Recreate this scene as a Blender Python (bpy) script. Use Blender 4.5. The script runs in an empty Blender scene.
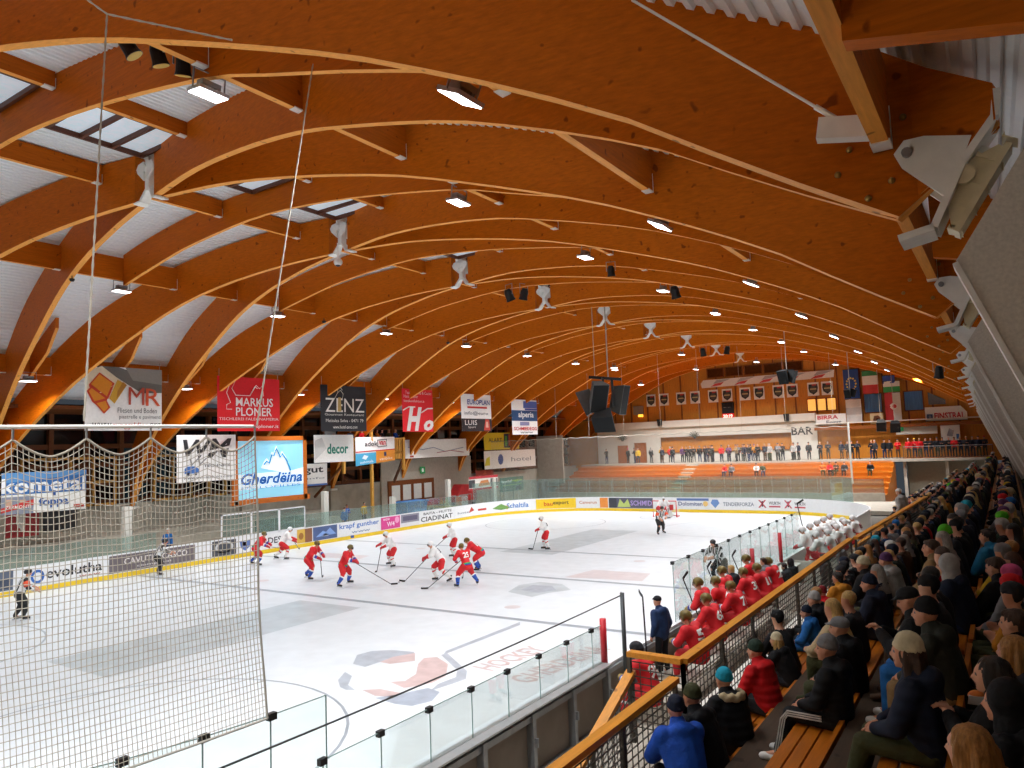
import bpy, bmesh, math, random
from mathutils import Vector, Matrix
random.seed(7)
SC = bpy.context.scene
COL = SC.collection
PI = math.pi
# ------------------------------------------------------------------ camera
CF, CYAW, CPIT, CROL = 739.6, 0.5849, 0.0857, -0.0373
CAM = Vector((7.354, 1.73, 5.751))
_f = Vector((-math.sin(CYAW)*math.cos(CPIT), math.cos(CYAW)*math.cos(CPIT), math.sin(CPIT)))
_r = _f.cross(Vector((0, 0, 1))).normalized()
_u = _r.cross(_f)
_c, _s = math.cos(CROL), math.sin(CROL)
CR, CU = _c*_r + _s*_u, -_s*_r + _c*_u
cam_d = bpy.data.cameras.new('camera'); cam = bpy.data.objects.new('camera', cam_d); COL.objects.link(cam)
cam.matrix_world = Matrix(((CR.x, CU.x, -_f.x, CAM.x), (CR.y, CU.y, -_f.y, CAM.y), (CR.z, CU.z, -_f.z, CAM.z), (0, 0, 0, 1)))
cam_d.sensor_width = 36; cam_d.lens = CF*36/1024; cam_d.clip_end = 400; cam_d.clip_start = 0.05
SC.camera = cam

def hit(px, py, axis, val):
    """where the sight line of a measured photo point meets the real plane axis = val"""
    d = CR*((px-512)/CF) - CU*((py-384)/CF) + _f
    return CAM + d*((val-CAM[axis])/d[axis])

def view(P):
    q = Vector(P)-CAM; z = q.dot(_f)
    return 512+CF*q.dot(CR)/z, 384-CF*q.dot(CU)/z

# ------------------------------------------------------------------ materials
def lin(h):
    h = h.lstrip('#')
    o = []
    for i in (0, 2, 4):
        v = int(h[i:i+2], 16)/255
        o.append(v/12.92 if v <= .04045 else ((v+.055)/1.055)**2.4)
    return o
_mats = {}
def mat(name, col, rough=.6, metal=0., var=.12, scale=6., stretch=(1, 1, 1), emit=0., spec=.5, bump=0., bscale=40., sheen=0., coords='Object'):
    if name in _mats: return _mats[name]
    m = bpy.data.materials.new(name); m.use_nodes = True
    nt = m.node_tree; N = nt.nodes; L = nt.links
    b = N['Principled BSDF']
    c = lin(col) if isinstance(col, str) else list(col)
    tc = N.new('ShaderNodeTexCoord'); mp = N.new('ShaderNodeMapping'); mp.inputs['Scale'].default_value = stretch
    L.new(tc.outputs[coords], mp.inputs['Vector'])
    nz = N.new('ShaderNodeTexNoise'); nz.inputs['Scale'].default_value = scale; nz.inputs['Detail'].default_value = 4
    L.new(mp.outputs[0], nz.inputs['Vector'])
    cr = N.new('ShaderNodeValToRGB')
    cr.color_ramp.elements[0].position = .3; cr.color_ramp.elements[1].position = .7
    cr.color_ramp.elements[0].color = [max(0, x*(1-var)) for x in c]+[1]
    cr.color_ramp.elements[1].color = [min(1, x*(1+var)) for x in c]+[1]
    L.new(nz.outputs['Fac'], cr.inputs['Fac']); L.new(cr.outputs[0], b.inputs['Base Color'])
    b.inputs['Roughness'].default_value = rough; b.inputs['Metallic'].default_value = metal
    b.inputs['Specular IOR Level'].default_value = spec
    if emit:
        L.new(cr.outputs[0], b.inputs['Emission Color']); b.inputs['Emission Strength'].default_value = emit
    if bump:
        n2 = N.new('ShaderNodeTexNoise'); n2.inputs['Scale'].default_value = bscale; L.new(mp.outputs[0], n2.inputs['Vector'])
        bp = N.new('ShaderNodeBump'); bp.inputs['Strength'].default_value = bump; bp.inputs['Distance'].default_value = .02
        L.new(n2.outputs['Fac'], bp.inputs['Height']); L.new(bp.outputs[0], b.inputs['Normal'])
    _mats[name] = m
    return m
def wood(name, col, dark=.75, scale=3., axis=0, rough=.5, spec=.4):
    """glued timber: long grain plus knots"""
    if name in _mats: return _mats[name]
    m = bpy.data.materials.new(name); m.use_nodes = True
    nt = m.node_tree; N = nt.nodes; L = nt.links; b = N['Principled BSDF']
    c = lin(col)
    tc = N.new('ShaderNodeTexCoord'); mp = N.new('ShaderNodeMapping')
    s = [9., 9., 9.]; s[axis] = .7
    mp.inputs['Scale'].default_value = s
    L.new(tc.outputs['Object'], mp.inputs['Vector'])
    nz = N.new('ShaderNodeTexNoise'); nz.inputs['Scale'].default_value = scale; nz.inputs['Detail'].default_value = 6; nz.inputs['Roughness'].default_value = .65
    L.new(mp.outputs[0], nz.inputs['Vector'])
    cr = N.new('ShaderNodeValToRGB'); e = cr.color_ramp.elements
    e[0].position = .25; e[1].position = .72
    e[0].color = [x*dark for x in c]+[1]; e[1].color = [min(1, x*1.12) for x in c]+[1]
    L.new(nz.outputs['Fac'], cr.inputs['Fac'])
    n2 = N.new('ShaderNodeTexNoise'); n2.inputs['Scale'].default_value = 5.; n2.inputs['Detail'].default_value = 1
    L.new(tc.outputs['Object'], n2.inputs['Vector'])
    r2 = N.new('ShaderNodeValToRGB'); e = r2.color_ramp.elements
    e[0].position = .70; e[1].position = .76; e[0].color = (1, 1, 1, 1); e[1].color = (.45, .4, .35, 1)
    L.new(n2.outputs['Fac'], r2.inputs['Fac'])
    mx = N.new('ShaderNodeMix'); mx.data_type = 'RGBA'; mx.blend_type = 'MULTIPLY'; mx.inputs[0].default_value = 1
    L.new(cr.outputs[0], mx.inputs[6]); L.new(r2.outputs[0], mx.inputs[7]); L.new(mx.outputs[2], b.inputs['Base Color'])
    b.inputs['Roughness'].default_value = rough; b.inputs['Specular IOR Level'].default_value = spec
    _mats[name] = m
    return m
def glass(name, tint, fac=.12, rough=.03):
    """clear pane: what is behind shows through, tinted, with a mirror reflection that grows at grazing angles"""
    if name in _mats: return _mats[name]
    m = bpy.data.materials.new(name); m.use_nodes = True
    nt = m.node_tree; N = nt.nodes; L = nt.links; N.remove(N['Principled BSDF'])
    t = N.new('ShaderNodeBsdfTransparent'); t.inputs[0].default_value = lin(tint)+[1]
    g = N.new('ShaderNodeBsdfGlossy'); g.inputs['Roughness'].default_value = rough; g.inputs[0].default_value = (1, 1, 1, 1)
    lw = N.new('ShaderNodeFresnel'); lw.inputs['IOR'].default_value = 1.3
    mu = N.new('ShaderNodeMath'); mu.operation = 'MULTIPLY'; mu.inputs[1].default_value = .4
    ms = N.new('ShaderNodeMixShader')
    d = N.new('ShaderNodeBsdfDiffuse'); d.inputs[0].default_value = (.75, .8, .8, 1)
    nz = N.new('ShaderNodeTexNoise'); nz.inputs['Scale'].default_value = 2.5
    m2 = N.new('ShaderNodeMath'); m2.operation = 'MULTIPLY'; m2.inputs[1].default_value = fac
    L.new(nz.outputs['Fac'], m2.inputs[0])
    ms2 = N.new('ShaderNodeMixShader'); L.new(m2.outputs[0], ms2.inputs[0]); L.new(t.outputs[0], ms2.inputs[1]); L.new(d.outputs[0], ms2.inputs[2])
    L.new(lw.outputs[0], mu.inputs[0]); L.new(mu.outputs[0], ms.inputs[0])
    L.new(ms2.outputs[0], ms.inputs[1]); L.new(g.outputs[0], ms.inputs[2])
    L.new(ms.outputs[0], N['Material Output'].inputs[0])
    _mats[name] = m
    return m

# ------------------------------------------------------------------ mesh builder
class MB:
    def __init__(s): s.v = []; s.f = []; s.m = []; s.mi = 0
    def add(s, vs, fs):
        n = len(s.v); s.v += [tuple(x) for x in vs]; s.f += [tuple(i+n for i in f) for f in fs]; s.m += [s.mi]*len(fs); return s
    def box(s, x0, x1, y0, y1, z0, z1):
        vs = [(x, y, z) for z in (z0, z1) for y in (y0, y1) for x in (x0, x1)]
        return s.add(vs, [(0, 2, 3, 1), (4, 5, 7, 6), (0, 1, 5, 4), (2, 6, 7, 3), (0, 4, 6, 2), (1, 3, 7, 5)])
    def bar(s, A, B, w, h, up=(0, 0, 1)):
        """rectangular bar from A to B, w wide sideways, h deep along up"""
        A = Vector(A); B = Vector(B); d = (B-A).normalized(); up = Vector(up)
        sd = d.cross(up)
        if sd.length < 1e-5: sd = d.cross(Vector((0, 1, 0)))
        sd.normalize(); uu = sd.cross(d)
        vs = [P+sd*(a*w/2)+uu*(b*h/2) for P in (A, B) for a, b in ((-1, -1), (1, -1), (1, 1), (-1, 1))]
        return s.add(vs, [(0, 1, 2, 3), (7, 6, 5, 4), (0, 4, 5, 1), (1, 5, 6, 2), (2, 6, 7, 3), (3, 7, 4, 0)])
    def tube(s, pts, r, n=8, cap=True):
        pts = [Vector(p) for p in pts]; rs = r if isinstance(r, (list, tuple)) else [r]*len(pts)
        ref = Vector((0, 0, 1)); vs = []
        for i, p in enumerate(pts):
            d = (pts[min(i+1, len(pts)-1)]-pts[max(i-1, 0)]).normalized()
            a = d.cross(ref)
            if a.length < .05: a = d.cross(Vector((1, 0, 0)))
            a.normalize(); b = a.cross(d)
            vs += [p+(a*math.cos(2*PI*k/n)+b*math.sin(2*PI*k/n))*rs[i] for k in range(n)]
        fs = [(i*n+k, i*n+(k+1) % n, (i+1)*n+(k+1) % n, (i+1)*n+k) for i in range(len(pts)-1) for k in range(n)]
        if cap: fs += [tuple(range(n))[::-1], tuple(range((len(pts)-1)*n, len(pts)*n))]
        return s.add(vs, fs)
    def prism(s, poly, fn0, fn1):
        """closed polygon poly (2-D) put through fn0 and fn1 as the two faces of a slab"""
        n = len(poly); vs = [fn0(*p) for p in poly]+[fn1(*p) for p in poly]
        return s.add(vs, [tuple(range(n))[::-1], tuple(range(n, 2*n))]+[(i, (i+1) % n, n+(i+1) % n, n+i) for i in range(n)])
    def strip(s, a, b):
        n = len(a); return s.add(list(a)+list(b), [(i, i+1, n+i+1, n+i) for i in range(n-1)])
    def ball(s, c, r, nu=12, nv=8, ax=None):
        c = Vector(c); r = r if hasattr(r, '__len__') else (r, r, r)
        M = ax or Matrix.Identity(3)
        vs = [c+M@Vector((0, 0, r[2]))]
        for j in range(1, nv):
            t = PI*j/nv
            for i in range(nu):
                p = 2*PI*i/nu; vs.append(c+M@Vector((r[0]*math.sin(t)*math.cos(p), r[1]*math.sin(t)*math.sin(p), r[2]*math.cos(t))))
        vs.append(c+M@Vector((0, 0, -r[2])))
        fs = [(0, 1+i, 1+(i+1) % nu) for i in range(nu)]
        for j in range(nv-2):
            for i in range(nu):
                a = 1+j*nu+i; b = 1+j*nu+(i+1) % nu; fs.append((a, a+nu, b+nu, b))
        o = 1+(nv-2)*nu; e = len(vs)-1
        fs += [(o+i, e, o+(i+1) % nu) for i in range(nu)]
        return s.add(vs, fs)
    def lathe(s, prof, c=(0, 0, 0), n=16):
        vs = [(c[0]+r*math.cos(2*PI*k/n), c[1]+r*math.sin(2*PI*k/n), c[2]+z) for r, z in prof for k in range(n)]
        return s.add(vs, [(i*n+k, i*n+(k+1) % n, (i+1)*n+(k+1) % n, (i+1)*n+k) for i in range(len(prof)-1) for k in range(n)])
    def data(s, name, mats, smooth=False, angle=None):
        me = bpy.data.meshes.new(name); me.from_pydata(s.v, [], s.f)
        for m in (mats if isinstance(mats, (list, tuple)) else [mats]): me.materials.append(m)
        me.polygons.foreach_set('material_index', s.m)
        bm = bmesh.new(); bm.from_mesh(me); bmesh.ops.recalc_face_normals(bm, faces=bm.faces); bm.to_mesh(me); bm.free()
        if smooth: me.polygons.foreach_set('use_smooth', [True]*len(me.polygons))
        me.update()
        return me
    def build(s, name, mats, parent=None, smooth=False, kind=None, label=None, cat=None, group=None, world=True):
        o = bpy.data.objects.new(name, s.data(name, mats, smooth)); COL.objects.link(o)
        tag(o, label, cat, group, kind)
        if parent is not None:
            o.parent = parent
            if world:
                p, off = parent, Vector((0, 0, 0))
                while p is not None: off += p.location; p = p.parent
                o.location = -off
        return o
def tag(o, label=None, cat=None, group=None, kind=None):
    for k, v in (('label', label), ('category', cat), ('group', group), ('kind', kind)):
        if v: o[k] = v
    return o
def thing(name, label, cat, loc=(0, 0, 0), group=None, rz=0.):
    o = bpy.data.objects.new(name, None); COL.objects.link(o); o.location = loc; o.rotation_euler = (0, 0, rz)
    o.empty_display_size = .1
    return tag(o, label, cat, group)
def copy_tree(o, parent=None):
    c = o.copy(); COL.objects.link(c); c.parent = parent
    for ch in list(o.children): copy_tree(ch, c)
    return c
def offset_of(p):
    off = Vector((0, 0, 0))
    while p is not None: off += p.location; p = p.parent
    return off
ORD = ['first', 'second', 'third', 'fourth', 'fifth', 'sixth', 'seventh', 'eighth', 'ninth', 'tenth', 'eleventh', 'twelfth', 'thirteenth', 'fourteenth', 'fifteenth', 'sixteenth', 'seventeenth', 'eighteenth', 'nineteenth']
_TENS = ['', '', 'twenty', 'thirty', 'forty', 'fifty', 'sixty', 'seventy', 'eighty', 'ninety']
def ordinal(i):
    """0 -> first"""
    n = i+1
    if n <= 19: return ORD[i]
    if n % 10 == 0: return _TENS[n//10][:-1]+'ieth'
    return _TENS[n//10]+'-'+ORD[n % 10-1]
# ------------------------------------------------------------------ writing
def text_geo(txt, bold=0., ital=0.):
    cu = bpy.data.curves.new('t', 'FONT'); cu.body = txt; cu.offset = bold; cu.shear = ital; cu.resolution_u = 2
    ob = bpy.data.objects.new('t', cu); COL.objects.link(ob)
    dg = bpy.context.evaluated_depsgraph_get()
    me = bpy.data.meshes.new_from_object(ob.evaluated_get(dg))
    vs = [v.co.copy() for v in me.vertices]; fs = [tuple(p.vertices) for p in me.polygons]
    bpy.data.objects.remove(ob); bpy.data.curves.remove(cu); bpy.data.meshes.remove(me)
    if not vs: return [], []
    x0 = min(v.x for v in vs); x1 = max(v.x for v in vs); y0 = min(v.y for v in vs); y1 = max(v.y for v in vs)
    return [((v.x-x0)/max(x1-x0, 1e-6), (v.y-y0)/max(y1-y0, 1e-6)) for v in vs], fs
def write(mb, txt, u0, u1, v0, v1, fn, bold=0., ital=0.):
    """letters filling the rectangle u0..u1, v0..v1 of the surface fn(u, v)"""
    vs, fs = text_geo(txt, bold, ital)
    mb.add([fn(u0+(u1-u0)*a, v0+(v1-v0)*b) for a, b in vs], fs)
    return mb
# ================================================================== roof
def interp(tab, s):
    if s <= tab[0][0]:
        (a, b), (c, d) = tab[0], tab[1]
    elif s >= tab[-1][0]:
        (a, b), (c, d) = tab[-2], tab[-1]
    else:
        for (a, b), (c, d) in zip(tab, tab[1:]):
            if a <= s <= c: break
    return b+(d-b)*(s-a)/(c-a)
def spline(tab):
    """Catmull-Rom through a table so that the arcs run smoothly"""
    def f(s):
        n = len(tab)
        if s <= tab[0][0] or s >= tab[-1][0]: return interp(tab, s)
        for i in range(n-1):
            if tab[i][0] <= s <= tab[i+1][0]: break
        p = [tab[max(0, i-1)], tab[i], tab[i+1], tab[min(n-1, i+2)]]
        m1 = (p[2][1]-p[0][1])/(p[2][0]-p[0][0]); m2 = (p[3][1]-p[1][1])/(p[3][0]-p[1][0])
        h = p[2][0]-p[1][0]; t = (s-p[1][0])/h
        return (2*t**3-3*t*t+1)*p[1][1]+(t**3-2*t*t+t)*h*m1+(-2*t**3+3*t*t)*p[2][1]+(t**3-t*t)*h*m2
    return f
LEFT_LOW = spline([(0, 13.73), (.1, 13.63), (.17, 13.48), (.25, 13.25), (.35, 12.78), (.43, 12.2), (.5, 11.55), (.6, 10.55), (.7, 9.4), (.8, 8.0), (.87, 6.85), (.93, 5.6), (.97, 4.4), (1.0, 2.9)])
LEFT_TOP = spline([(0, 15.2), (.1, 15.17), (.2, 15.0), (.3, 14.72), (.4, 14.28), (.5, 13.65), (.63, 12.6), (.75, 11.1), (.85, 9.5), (.95, 7.5), (1.05, 4.8)])
RIGHT_LOW = spline([(0, 13.73), (.15, 13.72), (.3, 13.38), (.42, 12.93), (.5, 12.48), (.6, 11.85), (.67, 11.36), (.73, 10.85), (.79, 10.3), (.86, 9.58), (.92, 8.8), (1, 7.85)])
RIGHT_TOP = spline([(0, 15.2), (.1, 15.2), (.2, 15.05), (.3, 14.8), (.42, 14.35), (.6, 13.4), (.75, 12.25), (.86, 11.2), (1, 9.8), (1.1, 8.75), (1.3, 6.4)])
SEC_LOW = spline([(-.75, 10.7), (-.59, 11.9), (-.46, 12.75), (-.4, 13.14), (-.21, 13.83), (-.08, 14.12), (0, 14.18), (.08, 14.1), (.21, 13.82), (.27, 13.58), (.36, 13.2), (.42, 12.9)])
def crown(k): return Vector((-13.9-.12*k, 14.15+8*k, 0))
def left_foot(k): return Vector((-36.2-.12*k, 18.15+8*k, 0))
def right_pin(k): return Vector((6.8-.2*k, 10.3+8*k, 0))
K0, K1 = -2, 8
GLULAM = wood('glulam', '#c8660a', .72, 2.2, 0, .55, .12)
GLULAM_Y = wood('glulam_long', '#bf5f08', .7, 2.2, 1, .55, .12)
GLULAM_LIT = wood('glulam_lit_under', '#efa24c', .8, 2.2, 0, .5, .15)  # arch undersides: paler wood, with light bounced off the ice painted in
GLULAM_Y_LIT = wood('glulam_long_lit_under', '#ea9c46', .8, 2.2, 1, .5, .15)  # purlin undersides: paler wood plus the same painted-in ice light
STEELW = mat('white_steel', '#f6f4ee', .4, 0, .05)
DARK = mat('dark_metal', '#1c1c1e', .5, .3, .1)
GALV = mat('galvanised', '#9a9da0', .4, .7, .12)
CRANGE = list(range(K0, K1+1))
def cname(k): return ordinal(k+2)
def arch(A, B, low, top, w, label, s0=0., s1=1., n=22, cut=0.):
    d = (B-A); d.z = 0; side = Vector((-d.y, d.x, 0)).normalized()*w/2
    mb = MB(); poly = []
    ss = [s0+(s1-s0)*i/n for i in range(n+1)]
    lo = [A+d*s for s in ss]; hi = [A+d*s for s in ss]
    for p, s in zip(lo, ss): p.z = low(s)
    for p, s in zip(hi, ss): p.z = top(s)
    if cut:                                            # blunt nose at the pin joint
        p = A+d*(s1+.045); lo.append(Vector((p.x, p.y, 8.72))); hi[-1].z = 9.72; hi.append(Vector((p.x, p.y, 9.08)))
    a = [p-side for p in lo]; b = [p+side for p in lo]; c = [p+side for p in hi]; e = [p-side for p in hi]
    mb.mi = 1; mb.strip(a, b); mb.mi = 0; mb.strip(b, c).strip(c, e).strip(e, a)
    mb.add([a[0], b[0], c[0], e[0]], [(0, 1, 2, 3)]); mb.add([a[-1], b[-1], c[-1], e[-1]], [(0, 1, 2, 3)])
    return mb.build('glulam_arch', [GLULAM, GLULAM_LIT], label=label, cat='roof beam', group='main timber arches', kind='thing')
arch_lines = []     # plan lines of all arches, for the purlins
for k in CRANGE:
    C = crown(k)
    for dk, way in ((-1, 'towards the camera end'), (0, 'towards the bar end')):
        if K0-1 <= k+dk <= K1+1 and k >= 0:
            arch(C, left_foot(k+dk), LEFT_LOW, LEFT_TOP, .2, f'timber half arch from {cname(k)} crown joint down to banner side, slanting {way}', .025, 1.0)
            arch_lines.append((C, left_foot(k+dk)))
    for dk, way in ((0, 'towards the camera end'), (1, 'towards the bar end')):
        if k+dk <= K1+1:
            arch(C, right_pin(k+dk), RIGHT_LOW, RIGHT_TOP, .2, f'timber half arch from {cname(k)} crown joint over spectators, slanting {way}', .025, .99, cut=1)
            arch_lines.append((C, right_pin(k+dk)))
# the lighter rafters over the middle of every bay
for k in range(-1, K1):
    A = crown(k+.5); B = Vector((left_foot(k).x, A.y, 0))
    o = arch(A, B, SEC_LOW, lambda s: (LEFT_TOP(s) if s > 0 else RIGHT_TOP(-s*1.06)), .14, f'slim timber rafter crossing the ridge in the {cname(k)} bay between arches', -.7, .39, 24)
    o.name = 'roof_rafter'; o['group'] = 'slim ridge rafters'
    arch_lines.append((A+(A-B)*.7, A+(B-A)*.39))
# short rafters low on the banner side
for k in range(0, K1):
    A = crown(k+.5); B = Vector((left_foot(k).x, A.y, 0))
    def lo(s): return LEFT_TOP(s)-.15-.95*min(1, (s-.645)/.06+.35)
    o = arch(A, B, lo, LEFT_TOP, .14, f'short timber rafter under the roof sheets above {cname(k)} foot on banner side', .645, .76, 6)
    o.name = 'short_rafter'; o['group'] = 'short rafters on the banner side'
    A = crown(k); B = Vector((left_foot(k).x, A.y, 0))
    o = arch(A, B, lo, LEFT_TOP, .14, f'short timber rafter between spread arches of {cname(k)} crown joint on banner side', .645, .76, 6)
    o.name = 'short_rafter'; o['group'] = 'short rafters on the banner side'
# purlins: pieces between neighbouring arches, each with its steel shoe
def purlin_line(x, zb, h, name, y0, y1, w=.16):
    ys = []
    for A, B in arch_lines:
        s = (x-A.x)/(B.x-A.x)
        if .01 <= s <= 1.0: ys.append(A.y+(B.y-A.y)*s)
    ys = sorted(y for y in ys if y0 <= y <= y1); n = 0
    for a, b in zip(ys, ys[1:]):
        if b-a < .55: continue
        xx = x-.12*((a+b)/2-18)/8
        t = thing('purlin', f'timber purlin between arches in the {name}, {ordinal(n)} from camera end', 'roof beam', (xx, a+.12, zb), 'purlins between the arches')
        m0 = MB(); m0.box(xx-w/2, xx+w/2, a+.11, b-.11, zb, zb+h); m0.m[0] = 1; m0.build('timber', [GLULAM_Y, GLULAM_Y_LIT], t)
        mb = MB(); mb.box(xx-w/2-.012, xx+w/2+.012, b-.36, b-.1, zb-.012, zb+.02); mb.box(xx-w/2-.012, xx+w/2+.012, b-.11, b-.1, zb-.012, zb+h*.5)
        mb.build('steel_shoe', STEELW, t)
        n += 1
purlin_line(-22.7, 13.25, .95, 'upper line above banners', 8, 80)
purlin_line(-30.8, 10.05, .85, 'lower line above banners', 8, 80)
purlin_line(-5.13, 13.3, .8, 'line above the rink near side', 5, 80)
purlin_line(1.05, 11.35, .85, 'line over the front rail', 5, 80)
purlin_line(6.35, 8.68, .9, 'line over spectators beside pin joints', 0, 80)
purlin_line(-11.2, 14.75, .5, 'line along ridge on spectator side', 6, 80)
purlin_line(-16.0, 14.55, .62, 'line along ridge on banner side', 6, 80)
# eave rafter just in front of the nearest pin joint
for yy, nm in ((7.4, 'first'), (15.4, 'second')):
    mb = MB(); mb.prism([(6.6, 8.56), (8.2, 8.2), (10.4, 7.1), (10.4, 8.1), (8.4, 9.0), (6.6, 9.9)], lambda x, z: (x, yy-.09, z), lambda x, z: (x, yy+.09, z))
    tag(mb.build('eave_rafter', GLULAM), f'timber eave rafter above spectators under the roof edge, {nm} from camera', 'roof beam', 'eave rafters', 'thing')
# corrugated roof sheets
def roof_z(x):
    if x < -13.9: return LEFT_TOP((-13.9-x)/22.3)
    return RIGHT_TOP((x+13.9)/20.7)
DECK = mat('roof_sheet', '#f7fbff', .35, .0, .04)
mb = MB(); prof = []; x = -33.3; i = 0
while x < 9.5:
    for dx, dz in ((0, 0), (.03, .07), (.11, .07), (.14, 0)):
        prof.append((x+dx, roof_z(x+dx)+.02+dz))
    x += .22
a = [(x, -9, z) for x, z in prof]; b = [(x-1.2, 83, z) for x, z in prof]
mb.strip(a, b)
mb.build('ceiling', DECK, kind='structure')
mb = MB(); a = [(x, -9, z+.5) for x, z in prof[::8]]; b = [(x-1.2, 83, z+.5) for x, z in prof[::8]]; mb.strip(a, b)
mb.build('ceiling_outer', DECK, kind='structure')
# roof lights along the ridge
SKYGL = mat('skylight_pane', '#c9d3dc', .2, 0, .08, emit=.8)
FRAMEB = wood('brown_frame', '#5a2c14', .7, 2, 0)
for k, half in [(k, h) for k in range(-1, 8) for h in (0, 1)]:
    y0, y1 = (crown(k).y+.25, crown(k).y+3.85) if half == 0 else (crown(k).y+4.15, crown(k).y+7.75)
    x0, x1 = -14.1-.12*k, -11.8-.12*k
    t = thing('roof_light', f'glazed ridge roof light with brown bars, {["just past", "half a bay past"][half]} the {cname(k)} crown joint', 'skylight', (x0, y0, 14.9), 'roof lights along the ridge')
    mb = MB()
    def rp(x, y, off): return (x, y, roof_z(x)-off)
    for j in range(5):
        yy = y0+(y1-y0)*j/4; mb.bar(rp(x0, yy, .12), rp(x1, yy, .1), .09, .16)
    for xx in (x0, x1): mb.bar(rp(xx, y0, .11), rp(xx, y1, .11), .09, .18)
    mb.build('glazing_bars', FRAMEB, t)
    for j in range(4):
        ya = y0+(y1-y0)*j/4+.05; yb = y0+(y1-y0)*(j+1)/4-.05
        p = MB(); p.prism([(x0+.05, ya), (x1-.05, ya), (x1-.05, yb), (x0+.05, yb)], lambda x, y: rp(x, y, .06), lambda x, y: rp(x, y, .03)); p.build('pane', SKYGL, t)
# crown joints
for k in range(0, K1+1):
    c = crown(k)
    t = thing('crown_hinge', f'white steel crown joint where {cname(k)} group of timber arches meets', 'steel joint', (c.x, c.y, 13.6), 'white crown joints')
    mb = MB(); mb.box(c.x-.10, c.x+.10, c.y-.13, c.y+.13, 14.0, 15.05)
    mb.prism([(-.13, 14.9), (.13, 14.9), (.3, 15.3), (-.3, 15.3)], lambda a, z: (c.x+a, c.y-.1, z), lambda a, z: (c.x+a, c.y+.1, z))
    mb.build('joint_plate', STEELW, t)
    mb = MB()
    for sg in (-1, 1):
        pts = [(sg*.08, 14.3), (sg*.40, 14.58), (sg*.46, 14.72), (sg*.36, 14.86), (sg*.08, 14.9)]
        mb.prism(pts, lambda a, z: (c.x+a, c.y-.2, z), lambda a, z: (c.x+a, c.y-.14, z))
        mb.prism(pts, lambda a, z: (c.x+a, c.y+.14, z), lambda a, z: (c.x+a, c.y+.2, z))
    mb.build('ear_plate', STEELW, t)
    mb = MB()
    for sx, dk in ((-1, -1), (-1, 0), (1, 0), (1, 1)):
        e = (left_foot(k+dk) if sx < 0 else right_pin(k+dk)); d = (e-c); d.z = 0; d.normalize()
        mb.bar((c.x, c.y, 14.2), (c.x+d.x*.34, c.y+d.y*.34, 13.74), .2, .07); mb.bar((c.x+d.x*.34, c.y+d.y*.34, 13.72), (c.x+d.x*.62, c.y+d.y*.62, 13.68), .2, .05)
    mb.build('shoe', STEELW, t)
    MB().tube([(c.x, c.y-.24, 14.68), (c.x, c.y+.24, 14.68)], .11, 12).build('pin', STEELW, t)
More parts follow.
